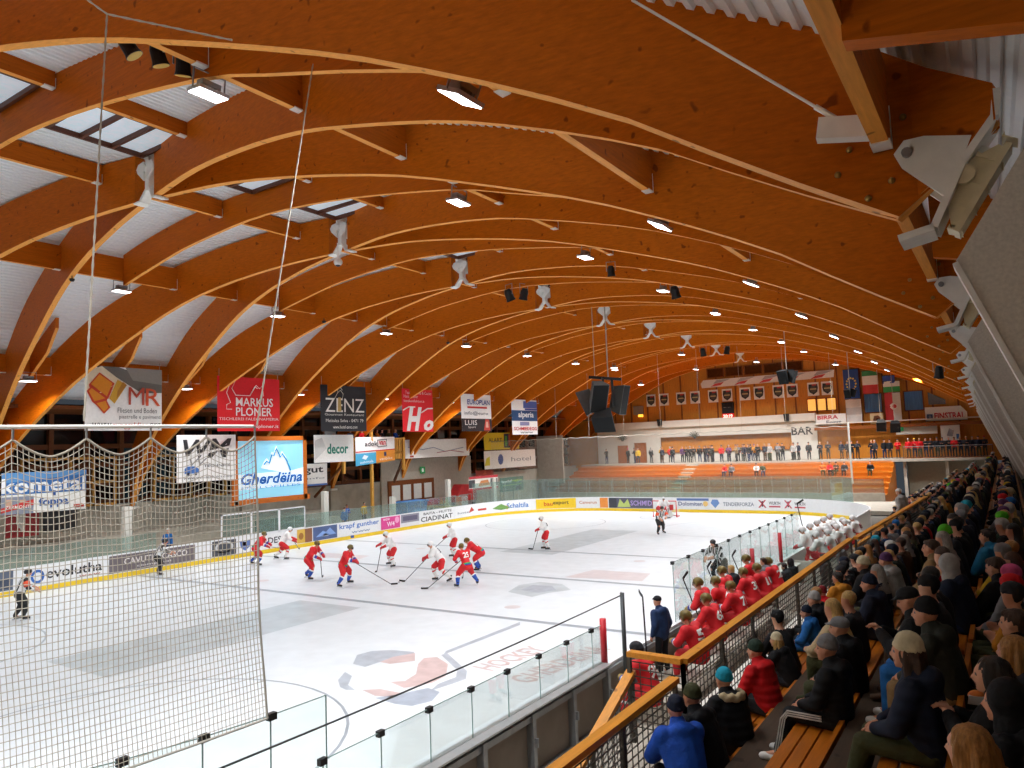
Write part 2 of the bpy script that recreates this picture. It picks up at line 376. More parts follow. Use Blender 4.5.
# concrete fins with cast bearings that carry the arches over the spectators
CONC = mat('fin_concrete', '#d8d2c8', .85, 0, .1, 30, bump=.15, bscale=120)
CAST = mat('cast_steel', '#ddd2b0', .45, 0, .08)
for k in range(-1, 9):
    p = right_pin(k); X, Y = p.x, p.y; zo = 0
    t = thing('concrete_fin', f'leaning grey concrete fin, {ordinal(k+1)} from camera along the spectator wall', 'pillar', (X+2, Y, 2), 'concrete fins along the spectators')
    t['kind'] = 'thing'
    mb = MB()
    poly = [(X+.28, 7.42), (X+.98, 8.52), (X+1.5, 9.15), (X+3.8, 9.15), (X+5.2, 2.2), (X+2.3, 2.2), (X+.75, 6.15)]
    mb.prism(poly, lambda x, z: (x, Y-.16, z), lambda x, z: (x, Y+.16, z)); mb.build('fin', CONC, t)
    mb = MB(); mb.bar((X+.27, Y, 7.4), (X+.74, Y, 6.15), .37, .05, (1, 0, .35)); mb.bar((X+.74, Y, 6.15), (X+2.29, Y, 2.2), .37, .05, (1, 0, .35)); mb.build('lit_edge_strip', STEELW, t)  # white strip paints in the lamplight caught by the fin's edge
    mb = MB(); d = Vector((.54, 0, .84)); n = Vector((-.84, 0, .54)); b0 = Vector((X+.30, Y, 7.62))
    for i in range(5):
        q = b0+d*(.1+i*.24); mb.prism([(0, 0), (.12, 0), (.26 if i in (1, 2, 3) else .14, .03), (.26 if i in (1, 2, 3) else .14, -.02)][:4], lambda a, h: q+n*a+d*h+Vector((0, -.14, 0)), lambda a, h: q+n*a+d*h+Vector((0, .14, 0)))
    mb.bar(b0+d*.08+n*.05, b0+d*1.0+n*.05, .34, .06, n)
    q = b0+d*.55+n*.26
    mb.prism([(0, -.4), (.1, -.42), (.26, -.2), (.3, 0), (.26, .2), (.1, .42), (0, .4)], lambda a, h: b0+d*(.55+h)+n*(a+.03)+Vector((0, -.12, 0)), lambda a, h: b0+d*(.55+h)+n*(a+.03)+Vector((0, -.04, 0)))
    mb.prism([(0, -.4), (.1, -.42), (.26, -.2), (.3, 0), (.26, .2), (.1, .42), (0, .4)], lambda a, h: b0+d*(.55+h)+n*(a+.03)+Vector((0, .04, 0)), lambda a, h: b0+d*(.55+h)+n*(a+.03)+Vector((0, .12, 0)))
    mb.tube([b0+d*.6+n*.26+Vector((0, -.2, 0)), b0+d*.6+n*.26+Vector((0, .2, 0))], .1, 14)
    mb.build('cast_bearing', CAST, t)
    # forked steel end on the arches
    t = thing('pin_joint', f'white forked steel pin joint on {ordinal(k+1)} concrete fin from camera', 'steel joint', (X, Y, 7.9), 'white pin joints above the spectators')
    mb = MB()
    path = [(X-.2, 7.72), (X+.12, 7.78), (X+.42, 8.4), (X+.70, 8.76), (X+.74, 9.02)]
    for (xa, za), (xb, zb) in zip(path, path[1:]): mb.bar((xa, Y, za), (xb, Y, zb), .46, .07, (1, 0, .3))
    mb.build('end_shoe', STEELW, t)
    mb = MB()
    for yy in (-.22, .16):
        mb.prism([(X+.25, 8.05), (X-.12, 8.45), (X-.18, 8.6), (X-.08, 8.72), (X+.1, 8.72), (X+.5, 8.62)], lambda x, z: (x, Y+yy, z), lambda x, z: (x, Y+yy+.06, z))
    mb.build('cheek_plate', STEELW, t)
    mb = MB(); mb.tube([(X-.06, Y-.27, 8.58), (X-.06, Y+.27, 8.58)], .05, 10); mb.build('bolt', GALV, t)
    q0 = crown(k-1); q1 = right_pin(k); dd = (q1-q0); dd.z = 0; dd.normalize(); nn = Vector((dd.y, -dd.x, 0)); mb = MB()
    for a, z in ((-.25, 8.35), (-.48, 8.2), (-.1, 9.0), (-.38, 9.05), (-.62, 8.75), (-.75, 8.5)): mb.ball(q1+dd*a+nn*.11+Vector((0, 0, z)), (.035, .035, .035), 8, 6)
    mb.build('beam_bolt', mat('brass_bolt', '#a8884a', .35, .7, .1), t, True)
    mb = MB(); mb.prism([(X+.2, 7.95), (X+.52, 8.1), (X+.66, 8.5), (X+.5, 8.6)], lambda x, z: (x, Y-.05, z), lambda x, z: (x, Y+.05, z)); mb.build('web_plate', STEELW, t)
# ------------------------------------------------------------------ floodlights
LAMPG = mat('lamp_glass', '#ffffff', .3, 0, .01, emit=14.)
LAMPB = mat('lamp_body', '#b9bcbf', .35, .6, .1)
def flood_proto():
    t = thing('floodlight', 'x', 'floodlight', (0, 0, 0), 'floodlights under the roof')
    MB().box(-.32, .32, -.21, .21, .03, .1).build('housing', LAMPB, t, world=False)
    MB().box(-.30, .30, -.19, .19, .012, .03).build('lens', LAMPG, t, world=False)
    mb = MB(); mb.box(-.2, .2, -.1, .1, .17, .27)
    for i in range(6): mb.box(-.2+i*.07, -.185+i*.07, -.12, .12, .1, .18)
    mb.build('driver_box', GALV, t, world=False)
    mb = MB()
    for sx in (-1, 1): mb.bar((sx*.34, 0, .06), (sx*.34, 0, .45), .02, .03, (0, 1, 0))
    mb.bar((-.35, 0, .45), (.35, 0, .45), .03, .02); mb.build('bracket', GALV, t, world=False)
    return t
LA = []
for i, y in enumerate([2, 10, 18, 26, 34, 42, 50, 58, 66]): LA.append((-22.55-.12*(i-1.5), y, 12.75, f'{ordinal(i)} glowing floodlight of line under upper purlins over banners', 1.3))
for i, y in enumerate([18, 26, 34, 42, 50]): LA.append((-30.2-.12*i, y-.2, 9.62, f'{ordinal(i)} dim floodlight of line under lower purlins behind banners', .15))
for i, y in enumerate([-4, 2.6, 10.1, 18.2, 26.2, 34.2, 42.2, 50.2, 58.2, 66.2]): LA.append((-5.0-.16*(i-2), y, 12.75, f'{ordinal(i)} glowing floodlight of line above the near side of ice', 1))
for i, y in enumerate([-6, 1.9, 10.2, 18.3, 26.7, 35, 43.4, 52.4, 60.8, 69.4]): LA.append((1.0-.2*(i-2), y, 10.9, f'{ordinal(i)} glowing floodlight of line above front rail', 1))
LA.append((-14.6, 60.6, 12.9, 'glowing floodlight hung under the ridge near far speakers', 1))
LA.append((-21.0, 61, 12.4, 'glowing floodlight beside the big black loudspeaker cluster', 1))
for i, x in enumerate((-24, -18, -12, -5)): LA.append((x, 73.5, roof_z(x)-2.2, f'added fill floodlight above the far plank terraces, {ordinal(i)} from banner side', 3.2))  # extra lamps added to brighten the bar end
LA.append((1.5, 73.5, roof_z(1.5)-2.0, 'added fill floodlight before the far balcony and flags', 3.)); LA.append((4.5, -3.5, 9.6, 'added fill floodlight over the spectators behind the photographer', 3.)); LA.append((0.5, -6.5, 11.0, 'added fill floodlight over the near corner behind the photographer', 3.))  # added fill lamps: one lifts sign and lobby, two unseen ones the fins
flood = flood_proto()
LIGHTS = []
POWER = 300.
for i, (x, y, z, lab, on) in enumerate(LA):
    o = flood if i == 0 else copy_tree(flood)
    o.location = (x, y, z); o['label'] = lab
    o.rotation_euler = (0 if x < -18 else (.45 if x > -2 else .1), random.uniform(-.04, .04), PI/2)
    ld = bpy.data.lights.new('flood_beam', 'AREA'); ld.shape = 'RECTANGLE'; ld.size = .6; ld.size_y = .38; ld.energy = POWER*on*(1.7 if y > 56 else 1.); ld.color = (.96, .98, 1); ld.spread = 2.1 if x > -2 else 2.3
    lo = bpy.data.objects.new('flood_beam', ld); COL.objects.link(lo); lo.parent = o; lo.location = (0, 0, 0)
# ================================================================== rink
ICE = mat('ice', '#d6dbdf', .3, 0, .045, 1.6, spec=.25)
def outline(inset=0., n=14, x0=-30., x1=0., y0=0., y1=60., r=8.5):
    """rounded rectangle: list of (x, y, inward normal)"""
    pts = []
    for cx, cy, a0 in ((x0+r, y0+r, PI), (x1-r, y0+r, 1.5*PI), (x1-r, y1-r, 0), (x0+r, y1-r, .5*PI)):
        for i in range(n+1):
            a = a0+PI/2*i/n; c, s = math.cos(a), math.sin(a)
            pts.append((cx+(r-inset)*c, cy+(r-inset)*s, -c, -s))
    return pts
mb = MB(); pts = outline(); mb.add([(p[0], p[1], 0) for p in pts], [tuple(range(len(pts)))])
def flat(z): return lambda x, y: (x, y, z)
def ring(cx, cy, r, w, z, n=48, a0=0, a1=2*PI):
    a = [(cx+(r-w/2)*math.cos(a0+(a1-a0)*i/n), cy+(r-w/2)*math.sin(a0+(a1-a0)*i/n), z) for i in range(n+1)]
    b = [(cx+(r+w/2)*math.cos(a0+(a1-a0)*i/n), cy+(r+w/2)*math.sin(a0+(a1-a0)*i/n), z) for i in range(n+1)]
    mb.strip(a, b)
def rect(x0, x1, y0, y1, z): mb.add([(x0, y0, z), (x1, y0, z), (x1, y1, z), (x0, y1, z)], [(0, 1, 2, 3)])
z = .002
mb.mi = 1                                              # grey lines
for y in (22.86, 30., 37.14): rect(-29.9, -.1, y-.14, y+.14, z)
for y in (4., 56.): rect(-29.4, -.6, y-.03, y+.03, z)
for cx in (-22, -8):
    for cy in (10.1, 49.9):
        ring(cx, cy, 4.5, .07, z)
for y, a in ((4., 0), (56., PI)): ring(-15, y, 1.83, .06, z, 24, a, a+PI)
mb.mi = 2                                              # wide pale grey bands along the ice
for y0, y1 in ((12.6, 22.0), (36.0, 47.2)): rect(-16.6, -13.2, y0, y1, z*.5)
mb.mi = 3                                              # faint reddish traces
for x, y in ((-22, 24.4), (-8, 24.4), (-22, 35.6), (-8, 35.6)): mb.add([(x+.3*math.cos(i*PI/8), y+.3*math.sin(i*PI/8), z*1.5) for i in range(16)], [tuple(range(16))])
for x, y, w, h in ((-7.5, 31.5, 3.5, 2.2), (-24.5, 31.5, 4, 1.6)): mb.add([(x-w/2, y-h/2, z*1.2), (x+w/2, y-h/2+.4, z*1.2), (x+w/2-.4, y+h/2, z*1.2), (x-w/2+.3, y+h/2, z*1.2)], [(0, 1, 2, 3)])
mb.mi = 4
# faded club picture near the bench side: dark cap, red body, blue base (logo px -> ice plane)
def ice_poly(pxs, mi, zz):
    mb.mi = mi; P = [hit(x, y, 2, 0) for x, y in pxs]; mb.add([(p.x, p.y, zz) for p in P], [tuple(range(len(P)))])
ice_poly([(508, 592), (519, 585), (540, 582), (562, 584), (571, 590), (548, 593), (532, 597)], 5 if False else 2, z*1.5)
ice_poly([(520, 590), (533, 585), (552, 586), (556, 590), (538, 593)], 4, z*2)
ice_poly([(353, 664), (357, 655), (372, 651), (392, 650), (414, 652), (415, 658), (400, 661), (380, 662), (365, 667)], 4, z)
ice_poly([(415, 653), (415, 661), (390, 664), (380, 662), (393, 657)], 5, z*1.5)
ice_poly([(424, 658), (437, 657), (448, 664), (446, 676), (432, 683), (412, 687), (404, 688), (390, 682), (405, 681), (416, 674), (418, 664)], 5, z)
ice_poly([(338, 680), (345, 672), (352, 676), (348, 685), (355, 690), (346, 690), (340, 687)], 4, z)
ice_poly([(362, 690), (380, 689), (402, 693), (396, 697), (375, 696)], 5, z)
ice_poly([(375, 698), (400, 694), (428, 688), (440, 692), (432, 701), (412, 706), (395, 704)], 6, z)
ice_poly([(441, 655), (447, 653), (467, 671), (466, 679), (452, 684), (430, 691), (438, 684), (456, 677), (457, 670)], 4, z)
ice_poly([(443, 655), (446, 651), (520, 622), (520, 625)], 4, z*1.5)
ICEG = mat('ice_grey_line', '#949ca4', .3, 0, .12, 2)
ICEB = mat('ice_grey_band', '#b9c1c5', .3, 0, .1, 1.5)
ICER = mat('ice_red_trace', '#cdc4c5', .3, 0, .06, 2)
ICED = mat('ice_dark_trace', '#a8afb8', .3, 0, .12, 3)
ICEP = mat('ice_pink_trace', '#c4aeac', .3, 0, .1, 3)
ICEU = mat('ice_blue_trace', '#a0a9b6', .3, 0, .12, 3)
ice = mb.build('floor_ice', [ICE, ICEG, ICEB, ICER, ICED, ICEP, ICEU], kind='structure')
mb = MB()
A = hit(455, 664, 2, 0); B = hit(535, 636, 2, 0); d = Vector((B.x-A.x, B.y-A.y, 0)); n = Vector((d.y, -d.x, 0)).normalized()
for txt, lo, a0, a1 in (('HOCKEY', .55, .02, .72), ('GHERDEINA', 2.0, -.06, 1.0)):
    write(mb, txt, a0, a1, 0, .75, lambda u, v: (A.x+d.x*u+n.x*(lo+.75-v), A.y+d.y*u+n.y*(lo+.75-v), z*2), .02)
mb.build('lettering', ICEP, ice, kind='structure')
# ------------------------------------------------------------------ boards
WHITEB = mat('board_white', '#eceef0', .35, 0, .03)
YELLOW = mat('kick_yellow', '#e8c41c', .4, 0, .06)
TANB = mat('board_back_tan', '#8a7f74', .7, 0, .12, 2)
BH = 1.19
def ring_strip(mb, inset, z0, inset2, z1, skip=None):
    p = outline(inset); q = outline(inset2); n = len(p)
    for i in range(n):
        j = (i+1) % n
        mb.add([(p[i][0], p[i][1], z0), (p[j][0], p[j][1], z0), (q[j][0], q[j][1], z1), (q[i][0], q[i][1], z1)], [(0, 1, 2, 3)])
rb = thing('dasher_boards', 'white rink boards with yellow kick strip all around the ice', 'rink boards', (-15, 0, 0))
mb = MB(); ring_strip(mb, 0, .2, 0, BH); ring_strip(mb, 0, BH, -.1, BH); ring_strip(mb, -.1, BH, -.1, BH-.06); ring_strip(mb, -.04, BH-.06, -.04, .0)
mb.build('board', WHITEB, rb)
mb = MB(); ring_strip(mb, .012, 0, .012, .22); ring_strip(mb, .012, .22, 0, .23); mb.build('kick_strip', YELLOW, rb)
mb = MB()
for i in range(8): mb.box(.045, .06, 8.6+i*1.45, 10.0+i*1.45, .12, 1.08)
mb.build('back_panel', TANB, rb)
for i in range(7):
    y = 8.5+i*1.45+(.0 if i else .06); mb = MB(); mb.box(.06, .2, y-.05, y+.05, 0, 1.15); mb.box(.06, .34, y-.04, y+.04, 0, .08); mb.box(.2, .26, y-.02, y+.02, .6, .75); mb.build('steel_post', GALV, rb)
mb = MB(); mb.box(.06, .16, 8.5, 20, 1.02, 1.12); mb.box(.06, .14, 8.5, 20, .06, .12); mb.build('steel_rail', GALV, rb)
mb = MB(); mb.box(-.1, .2, 8.4, 15.9, BH, BH+.03); mb.build('top_rail', mat('aluminium', '#c4c8ca', .35, .6, .08), rb)
# perimeter path for everything that follows the boards on the ice side: metres from the near-left corner's end
def per(t, inset=.004):
    """left side upwards (43 m), far-left bend, far end, far-right bend"""
    r = 8.5; q = PI/2*r
    if t < 43: return -30+inset, 8.5+t, 1, 0
    t -= 43
    if t < q:
        a = PI-t/r; return -21.5+(r-inset)*math.cos(a), 51.5+(r-inset)*math.sin(a), -math.cos(a), -math.sin(a)
    t -= q
    if t < 13: return -21.5+t, 60-inset, 0, -1
    t -= 13
    a = PI/2-t/r; return -8.5+(r-inset)*math.cos(a), 51.5+(r-inset)*math.sin(a), -math.cos(a), -math.sin(a)
_pt = [(i*.1, view((per(i*.1)[0], per(i*.1)[1], .6))[0]) for i in range(0, 830)]
def t_of(px):
    for (t0, a), (t1, b) in zip(_pt, _pt[1:]):
        if a <= px < b: return t0+(t1-t0)*(px-a)/(b-a)
    return 0 if px < _pt[0][1] else 82
def onboard(off=.012):
    def f(t, z):
        x, y, nx, ny = per(t); return (x+nx*off, y+ny*off, z)
    return f
_sg = {}
def ink(col, rough=.45, emit=0.):
    k = col+('e' if emit else '')
    if k not in _sg: _sg[k] = mat('print_'+k.strip('#'), col, rough, 0, .05, 8, emit=emit)
    return _sg[k]
def ad(px0, px1, col, items=(), z0=.27, z1=1.12, off=.01, t01=None):
    """advert sheet stuck on the boards between two measured photo columns"""
    t0, t1 = t01 or (t_of(px0), t_of(px1)); n = max(2, int((t1-t0)/.4)+1); f = onboard(off)
    mb = MB(); ts = [t0+(t1-t0)*i/n for i in range(n+1)]
    mb.strip([f(t, z0) for t in ts], [f(t, z1) for t in ts])
    o = mb.build('advert_sheet', ink(col), rb)
    for it in items:
        kind, c, u0, u1, v0, v1 = it[:6]; g = onboard(off+.008)
        fn = lambda u, v: g(t0+(t1-t0)*u, z0+(z1-z0)*v)
        m2 = MB()
        if kind == 'box':
            k = 6; us = [u0+(u1-u0)*i/k for i in range(k+1)]; m2.strip([fn(u, v0) for u in us], [fn(u, v1) for u in us])
        elif kind == 'ring':
            a = [(u0+u1)/2+(u1-u0)/2*math.cos(PI*i/12) for i in range(25)]; b = [(v0+v1)/2+(v1-v0)/2*math.sin(PI*i/12) for i in range(25)]
            m2.strip([fn(x, y) for x, y in zip(a, b)], [fn((u0+u1)/2+(x-(u0+u1)/2)*it[6], (v0+v1)/2+(y-(v0+v1)/2)*it[6]) for x, y in zip(a, b)])
        elif kind == 'disc':
            m2.add([fn((u0+u1)/2+(u1-u0)/2*math.cos(PI*i/12), (v0+v1)/2+(v1-v0)/2*math.sin(PI*i/12)) for i in range(24)], [tuple(range(24))])
        elif kind == 'poly':
            m2.add([fn(u0+(u1-u0)*a, v0+(v1-v0)*b) for a, b in it[6]], [tuple(range(len(it[6])))])
        else:
            write(m2, kind, u0, u1, v0, v1, fn, .015)
        m2.build('lettering' if kind not in ('box', 'ring', 'disc', 'poly') else 'printed_mark', ink(c), o)
W_, K_ = '#f0f1f2', '#22242a'
ad(-30, 13, '#5a6478', [('box', '#404a5e', .1, .9, .1, .6)])
ad(28, 104, W_, [('ring', '#2a62b0', .03, .2, .12, .85, .62), ('evolutha', K_, .22, .97, .3, .85), ('www', '#b06050', .65, .95, .1, .2)])
ad(109, 195, '#6d6468', [('CAVUTIN CASCO', '#e9e4e0', .16, .9, .4, .78), ('ciampinoi', '#d8d4d2', .3, .7, .14, .3)])
ad(212, 236, '#4a4c54', [('ring', '#c8c8c8', .12, .88, .15, .95, .75), ('box', '#4a4c54', .0, 1, .0, .4), ('LODGE', '#d8d8d8', .2, .8, .2, .36)])
ad(238, 252, W_, [('poly', '#5b74b0', .1, .9, .1, .9, [(0, .9), (.5, .75), (1, .9), (.9, .3), (.5, 0), (.1, .3)]), ('box', '#c8503c', .3, .55, .45, .7)])
ad(263, 283, W_, [('RDES', K_, .0, .9, .3, .75)])
ad(297, 312, '#d8b048', [('box', '#8a5a3c', .52, 1, 0, 1), ('disc', '#a06828', .1, .42, .25, .75)])
ad(313, 337, '#4a5c88', [('poly', '#7fa0d8', .1, .95, .25, .85, [(0, 0), (.35, .7), (.5, .5), (.7, 1), (1, .1)]), ('poly', '#c8d6ea', .35, .65, .25, .5, [(0, 0), (.5, 1), (1, 0)])])
ad(338, 380, W_, [('krapf gunther', '#2f6fc0', .03, .97, .45, .95), ('www', '#8090a8', .3, .75, .12, .26), ('box', '#2a4a90', .28, .36, -.24, -.04)])
ad(381, 400, '#d6408c', [('W4', '#f4e4ee', .3, .7, .2, .6), ('disc', '#f0a0c8', .72, .95, .4, .95), ('wow', '#f4e4ee', .1, .45, .72, .9)])
ad(401, 419, '#8a8894', [('box', '#5c5870', .1, .9, .45, .85), ('box', '#e2e2e6', 0, 1, 0, .3)])
ad(420, 453, W_, [('CIADINAT', K_, .02, .98, .12, .55), ('BAITA - HUTTE', K_, .1, .95, .7, .92)])
ad(455, 512, W_, [('hotel', '#8a8f98', .05, .3, .3, .5), ('poly', '#c03a30', .27, .38, .3, .85, [(0, 0), (1, .3), (.5, 1)]), ('box', '#c03a30', .45, .6, .35, .55), ('poly', '#6d9a4c', .7, .98, .2, .8, [(0, .3), (.5, 1), (1, .2), (.5, 0)])])
ad(505, 529, W_, [('Schaltila', '#2f7ac6', .08, .98, .3, .8), ('disc', '#e0b040', .02, .14, .2, .6)])
ad(536, 576, '#e9c21c', [('bau', '#c8401c', .2, .42, .3, .72), ('export', K_, .43, .82, .3, .72)])
ad(577, 599, W_, [('Camerun', '#c07850', .1, .9, .4, .7)])
ad(600, 608, '#e08838', [])
ad(609, 653, '#565668', [('box', '#3a3a44', .0, .18, 0, 1), ('poly', '#b4c46c', .2, .5, .1, .9, [(0, 0), (.2, 1), (.5, .4), (.8, 1), (1, 0)]), ('SCHMID', '#b49cd8', .5, .98, .25, .75)])
ad(677, 709, '#e6e8ea', [('box', '#5a74a8', 0, 1, .78, 1), ('Dolomiten', '#3a5080', .05, .8, .3, .68), ('disc', '#e8c070', .82, .97, .25, .75)])
ad(710, 755, W_, [('poly', '#6a8cc0', .02, .22, .1, .9, [(.5, 0), (1, .6), (.8, 1), (.2, 1), (0, .6)]), ('TENDERFORZA', '#6a7484', .3, .98, .32, .66)])
ad(757, 781, W_, [('X', '#b8404c', .05, .4, .2, .9), ('box', K_, .2, .26, .3, .8), ('WURTH', K_, .5, .98, .48, .76), ('box', '#b8404c', .5, .98, .25, .38)])
ad(783, 806, W_, [('X', '#b8404c', .05, .4, .2, .9), ('box', K_, .2, .26, .3, .8), ('WURTH', K_, .5, .98, .48, .76), ('box', '#b8404c', .5, .98, .25, .38)])
# ------------------------------------------------------------------ glass above the boards
GL = glass('rink_glass', '#f7fbfa', .02)
GLT = glass('rink_glass_far', '#dfeeea', .16)
CLIP = mat('black_clip', '#17181a', .5, 0, .1)
EDGEG = mat('glass_edge', '#8fa8a2', .25, 0, .1)
def pane_row(name, pts, z0, z1, lab, group, material=GL, clips=True, posts=False, cat='glass pane'):
    """one pane between each two neighbouring plan points"""
    for i, (a, b) in enumerate(zip(pts, pts[1:])):
        t = thing(name, lab(i), cat, (a[0], a[1], z0), group)
        d = Vector((b[0]-a[0], b[1]-a[1], 0)).normalized()*.012
        MB().bar((a[0]+d.x, a[1]+d.y, (z0+z1)/2), (b[0]-d.x, b[1]-d.y, (z0+z1)/2), .012, z1-z0).build('pane', material, t)
        mb = MB(); mb.bar((a[0]+d.x, a[1]+d.y, z1+.004), (b[0]-d.x, b[1]-d.y, z1+.004), .014, .01); mb.bar((a[0]+d.x, a[1]+d.y, z0), (a[0]+d.x, a[1]+d.y, z1), .014, .014, (1, 0, 0)); mb.build('edge', EDGEG, t)
        if clips and not (cat == 'end glass pane' and i == 0): MB().box(a[0]-.035, a[0]+.035, a[1]-.055, a[1]+.055, z1-.05, z1+.03).build('clip', CLIP, t)
        if posts: MB().box(a[0]-.03, a[0]+.03, a[1]-.03, a[1]+.03, z0, z1+.02).build('post', WHITEB, t)
ys = [8.27+1.0214*i for i in range(8)]
pane_row('glass_pane', [(0, y) for y in ys]+[(0, 15.85)], BH+.03, 1.98, lambda i: f'low clear glass pane on camera-side boards, {ordinal(i)} after the tall corner glass', 'low panes on the camera-side boards')
# tall end glass round the near corner
def near(t):
    """from the straight camera side round the near corner, t metres"""
    a = t/8.5; return (-8.5+8.45*math.cos(a), 8.4-8.45*math.sin(a))
pane_row('end_glass_pane', [near(i*.82) for i in range(0, 12)], BH, 2.72, lambda i: f'tall clear end pane under safety net, {ordinal(i)} round the bend from straight glass', 'tall panes round the near corner', cat='end glass pane')
# far end and left side glass
tt = [43+.2+1.22*i for i in range(0, 29)]
pane_row('far_glass_pane', [per(t, -.05)[:2] for t in tt], BH, 2.85, lambda i: f'tall greenish glass pane on far boards, {ordinal(i)} along from banner side', 'tall panes at the bar end', GLT, clips=False)
tl = [2+1.5*i for i in range(0, 28)]
for seg, nm in ((tl[:10], 'opposite the net'), (tl[13:], 'past the white framed panes')):
    pane_row('side_glass_pane', [per(t, -.05)[:2] for t in seg], BH, 2.0, lambda i: f'low glass pane on banner-side boards {nm}, {ordinal(i)} from camera end', 'low panes on the banner side', GLT, clips=False)
t0s = [t_of(x) for x in (222, 252, 280, 306)]
for i, (a, b) in enumerate(zip(t0s, t0s[1:])):
    t = thing('framed_pane', f'white framed glass screen standing on banner-side boards, {ordinal(i)} from camera end', 'glass pane', (-30.05, 8.5+a, BH), 'white framed screens')
    ya, yb = 8.5+a, 8.5+b
    mb = MB(); mb.box(-30.1, -30.04, ya, ya+.07, BH, 2.55); mb.box(-30.1, -30.04, yb-.07, yb, BH, 2.55); mb.box(-30.1, -30.04, ya, yb, 2.48, 2.55); mb.box(-30.1, -30.04, ya, yb, BH, BH+.06); mb.build('frame', WHITEB, t)
    mb = MB(); mb.box(-30.075, -30.065, ya+.07, yb-.07, BH+.06, 2.48); mb.build('pane', GLT, t)
# players' bench glass, camera side
yb = [19.9+1.15*i for i in range(13)]
pane_row('bench_glass_pane', [(0.02, y) for y in yb], BH, 2.68, lambda i: f'tall clear glass pane in front of players bench, {ordinal(i)} from camera', 'tall panes at the bench')
# red post, grey pole and the wire between
REDP = mat('red_post', '#c8202a', .45, 0, .06)
t = thing('padded_post', 'red padded post at the end of the low glass beside the bench gap', 'post', (0, 15.95, BH))
MB().tube([(0, 15.95, BH), (0, 15.95, 2.1)], .07, 14).build('red_pad', REDP, t, True)
mb = MB(); mb.box(-.04, .04, 15.91, 15.99, 0, BH); mb.build('foot', GALV, t)
t = thing('red_gate_post', 'red post standing among the bench glass by timekeepers', 'post', (0.05, 26.6, BH))
MB().tube([(0.1, 26.6, BH), (.1, 26.6, 2.15)], .07, 12).build('red_pad', REDP, t, True); MB().tube([(0.1, 26.6, 0), (.1, 26.6, BH)], .05, 12).build('foot', GALV, t)
t = thing('red_gate_post', 'second red post beyond the timekeepers, nearer the white bench', 'post', (.1, 30.2, BH))
MB().tube([(.1, 30.2, BH), (.1, 30.2, 2.25)], .07, 12).build('red_pad', REDP, t, True); MB().tube([(.1, 30.2, 0), (.1, 30.2, BH)], .05, 12).build('foot', GALV, t)
POLEG = mat('pole_grey', '#4e5254', .4, .5, .1)
t = thing('grey_pole', 'slim dark grey pole carrying the safety wire beside the coach', 'post', (.5, 15.9, 0))
MB().tube([(.5, 15.9, 0), (.5, 15.9, 2.68)], .045, 12).build('pole', POLEG, t, True)
MB().tube([(.5, 15.9, 2.62), (.42, 16.02, 2.66), (.42, 16.1, 2.6)], .015, 6).build('hook', POLEG, t)
pw = [(.5, 15.9-9.5*i/12, 2.64-.05*math.sin(PI*i/12)) for i in range(13)]
tag(MB().tube(pw, .012, 6).build('safety_wire', POLEG), 'thin dark wire running from the grey pole towards the net', 'wire')
# ================================================================== nets
CORD = mat('net_cord', '#b5ad9e', .8, 0, .08)
CORDD = mat('net_cord_grey', '#b4b0a6', .8, 0, .08)
NETX = lambda y: -.12-max(0, 8.2-y)**2*.03
ZB = 6.12
def beamz(y): return ZB
t = thing('safety_net', 'white knotted safety net hanging from a pipe above the near glass', 'net', (-.2, 7.4, 2.7))
Y1, Y0, cell = 7.42, 3.0, .047
def netp(u, v):
    """u metres along from the right edge, v 0 (pipe) .. 1 (glass)"""
    y = Y1-u; hook = abs(((u/.62) % 1)-.5)*2          # 1 at the hooks, 0 between
    sag = .17*(1-hook**1.6)*(1-v)**4
    zt = ZB-.12-sag; zb = 2.76
    x0 = NETX(y); x1 = .06-max(0, 8.2-y)**2*.022
    return Vector((x0+(x1-x0)*v-.03*math.sin(PI*v)*math.sin(u*2.1), y+.02*math.sin(PI*v)*math.sin(7*v+u*3)-.03*math.sin(PI*v), zt+(zb-zt)*v))
nu = int((Y1-Y0)/cell); nv = 46
mb = MB()
for i in range(nu+1): mb.tube([netp(i*cell, j/nv) for j in range(nv+1)], .004, 4, False)
for j in range(1, nv+1): mb.tube([netp(i*cell, j/nv) for i in range(nu+1)], .004, 4, False)
mb.build('netting', CORD, t)
MB().tube([netp(i*cell*.5, 0) for i in range(2*nu+1)], .013, 6).build('top_rope', CORD, t)
MB().tube([netp(0, j/nv) for j in range(nv+1)], .013, 6).build('edge_rope', CORDD, t)
MB().tube([netp(i*cell, 1) for i in range(nu+1)], .013, 6).build('bottom_rope', CORDD, t)
p = thing('net_pipe', 'pale steel pipe the near safety net hangs from', 'pipe', (-.15, 7.4, ZB))
MB().tube([(NETX(y), y, ZB) for y in [2.6+.3*i for i in range(17)]], .021, 10).build('pipe', STEELW, p, True)
mb = MB()
for i in range(8):
    y = Y1-.31*0-.62*(i+.0); 
    if y > 2.7: mb.tube([(NETX(y), y, ZB), (NETX(y), y, ZB-.13)], .012, 6)
mb.build('hook', GALV, p)
def rope(name, a, b, r, lab, n=60, chain=True):
    a = Vector(a); b = Vector(b); mb = MB(); L = (b-a).length; n = int(L/.09)
    pts = [a+(b-a)*i/n for i in range(n+1)]
    mb.tube(pts, [r*(1.35 if i % 2 else .75) for i in range(n+1)] if chain else r, 6)
    return tag(mb.build(name, CORD), lab, 'rope', 'ropes holding the near net')
P0 = hit(107, 14, 1, 7.6); P1 = (NETX(6.05), 6.05, ZB)
rope('net_rope', hit(107, 14, 1, 6.6), hit(84, 421, 1, 6.05), .011, 'long twisted rope from the roof down to the middle of the net pipe')
rope('net_rope', hit(313, 64, 1, 9.2), hit(257, 425, 1, 7.42), .011, 'long twisted rope from the roof down to the end of the net pipe')
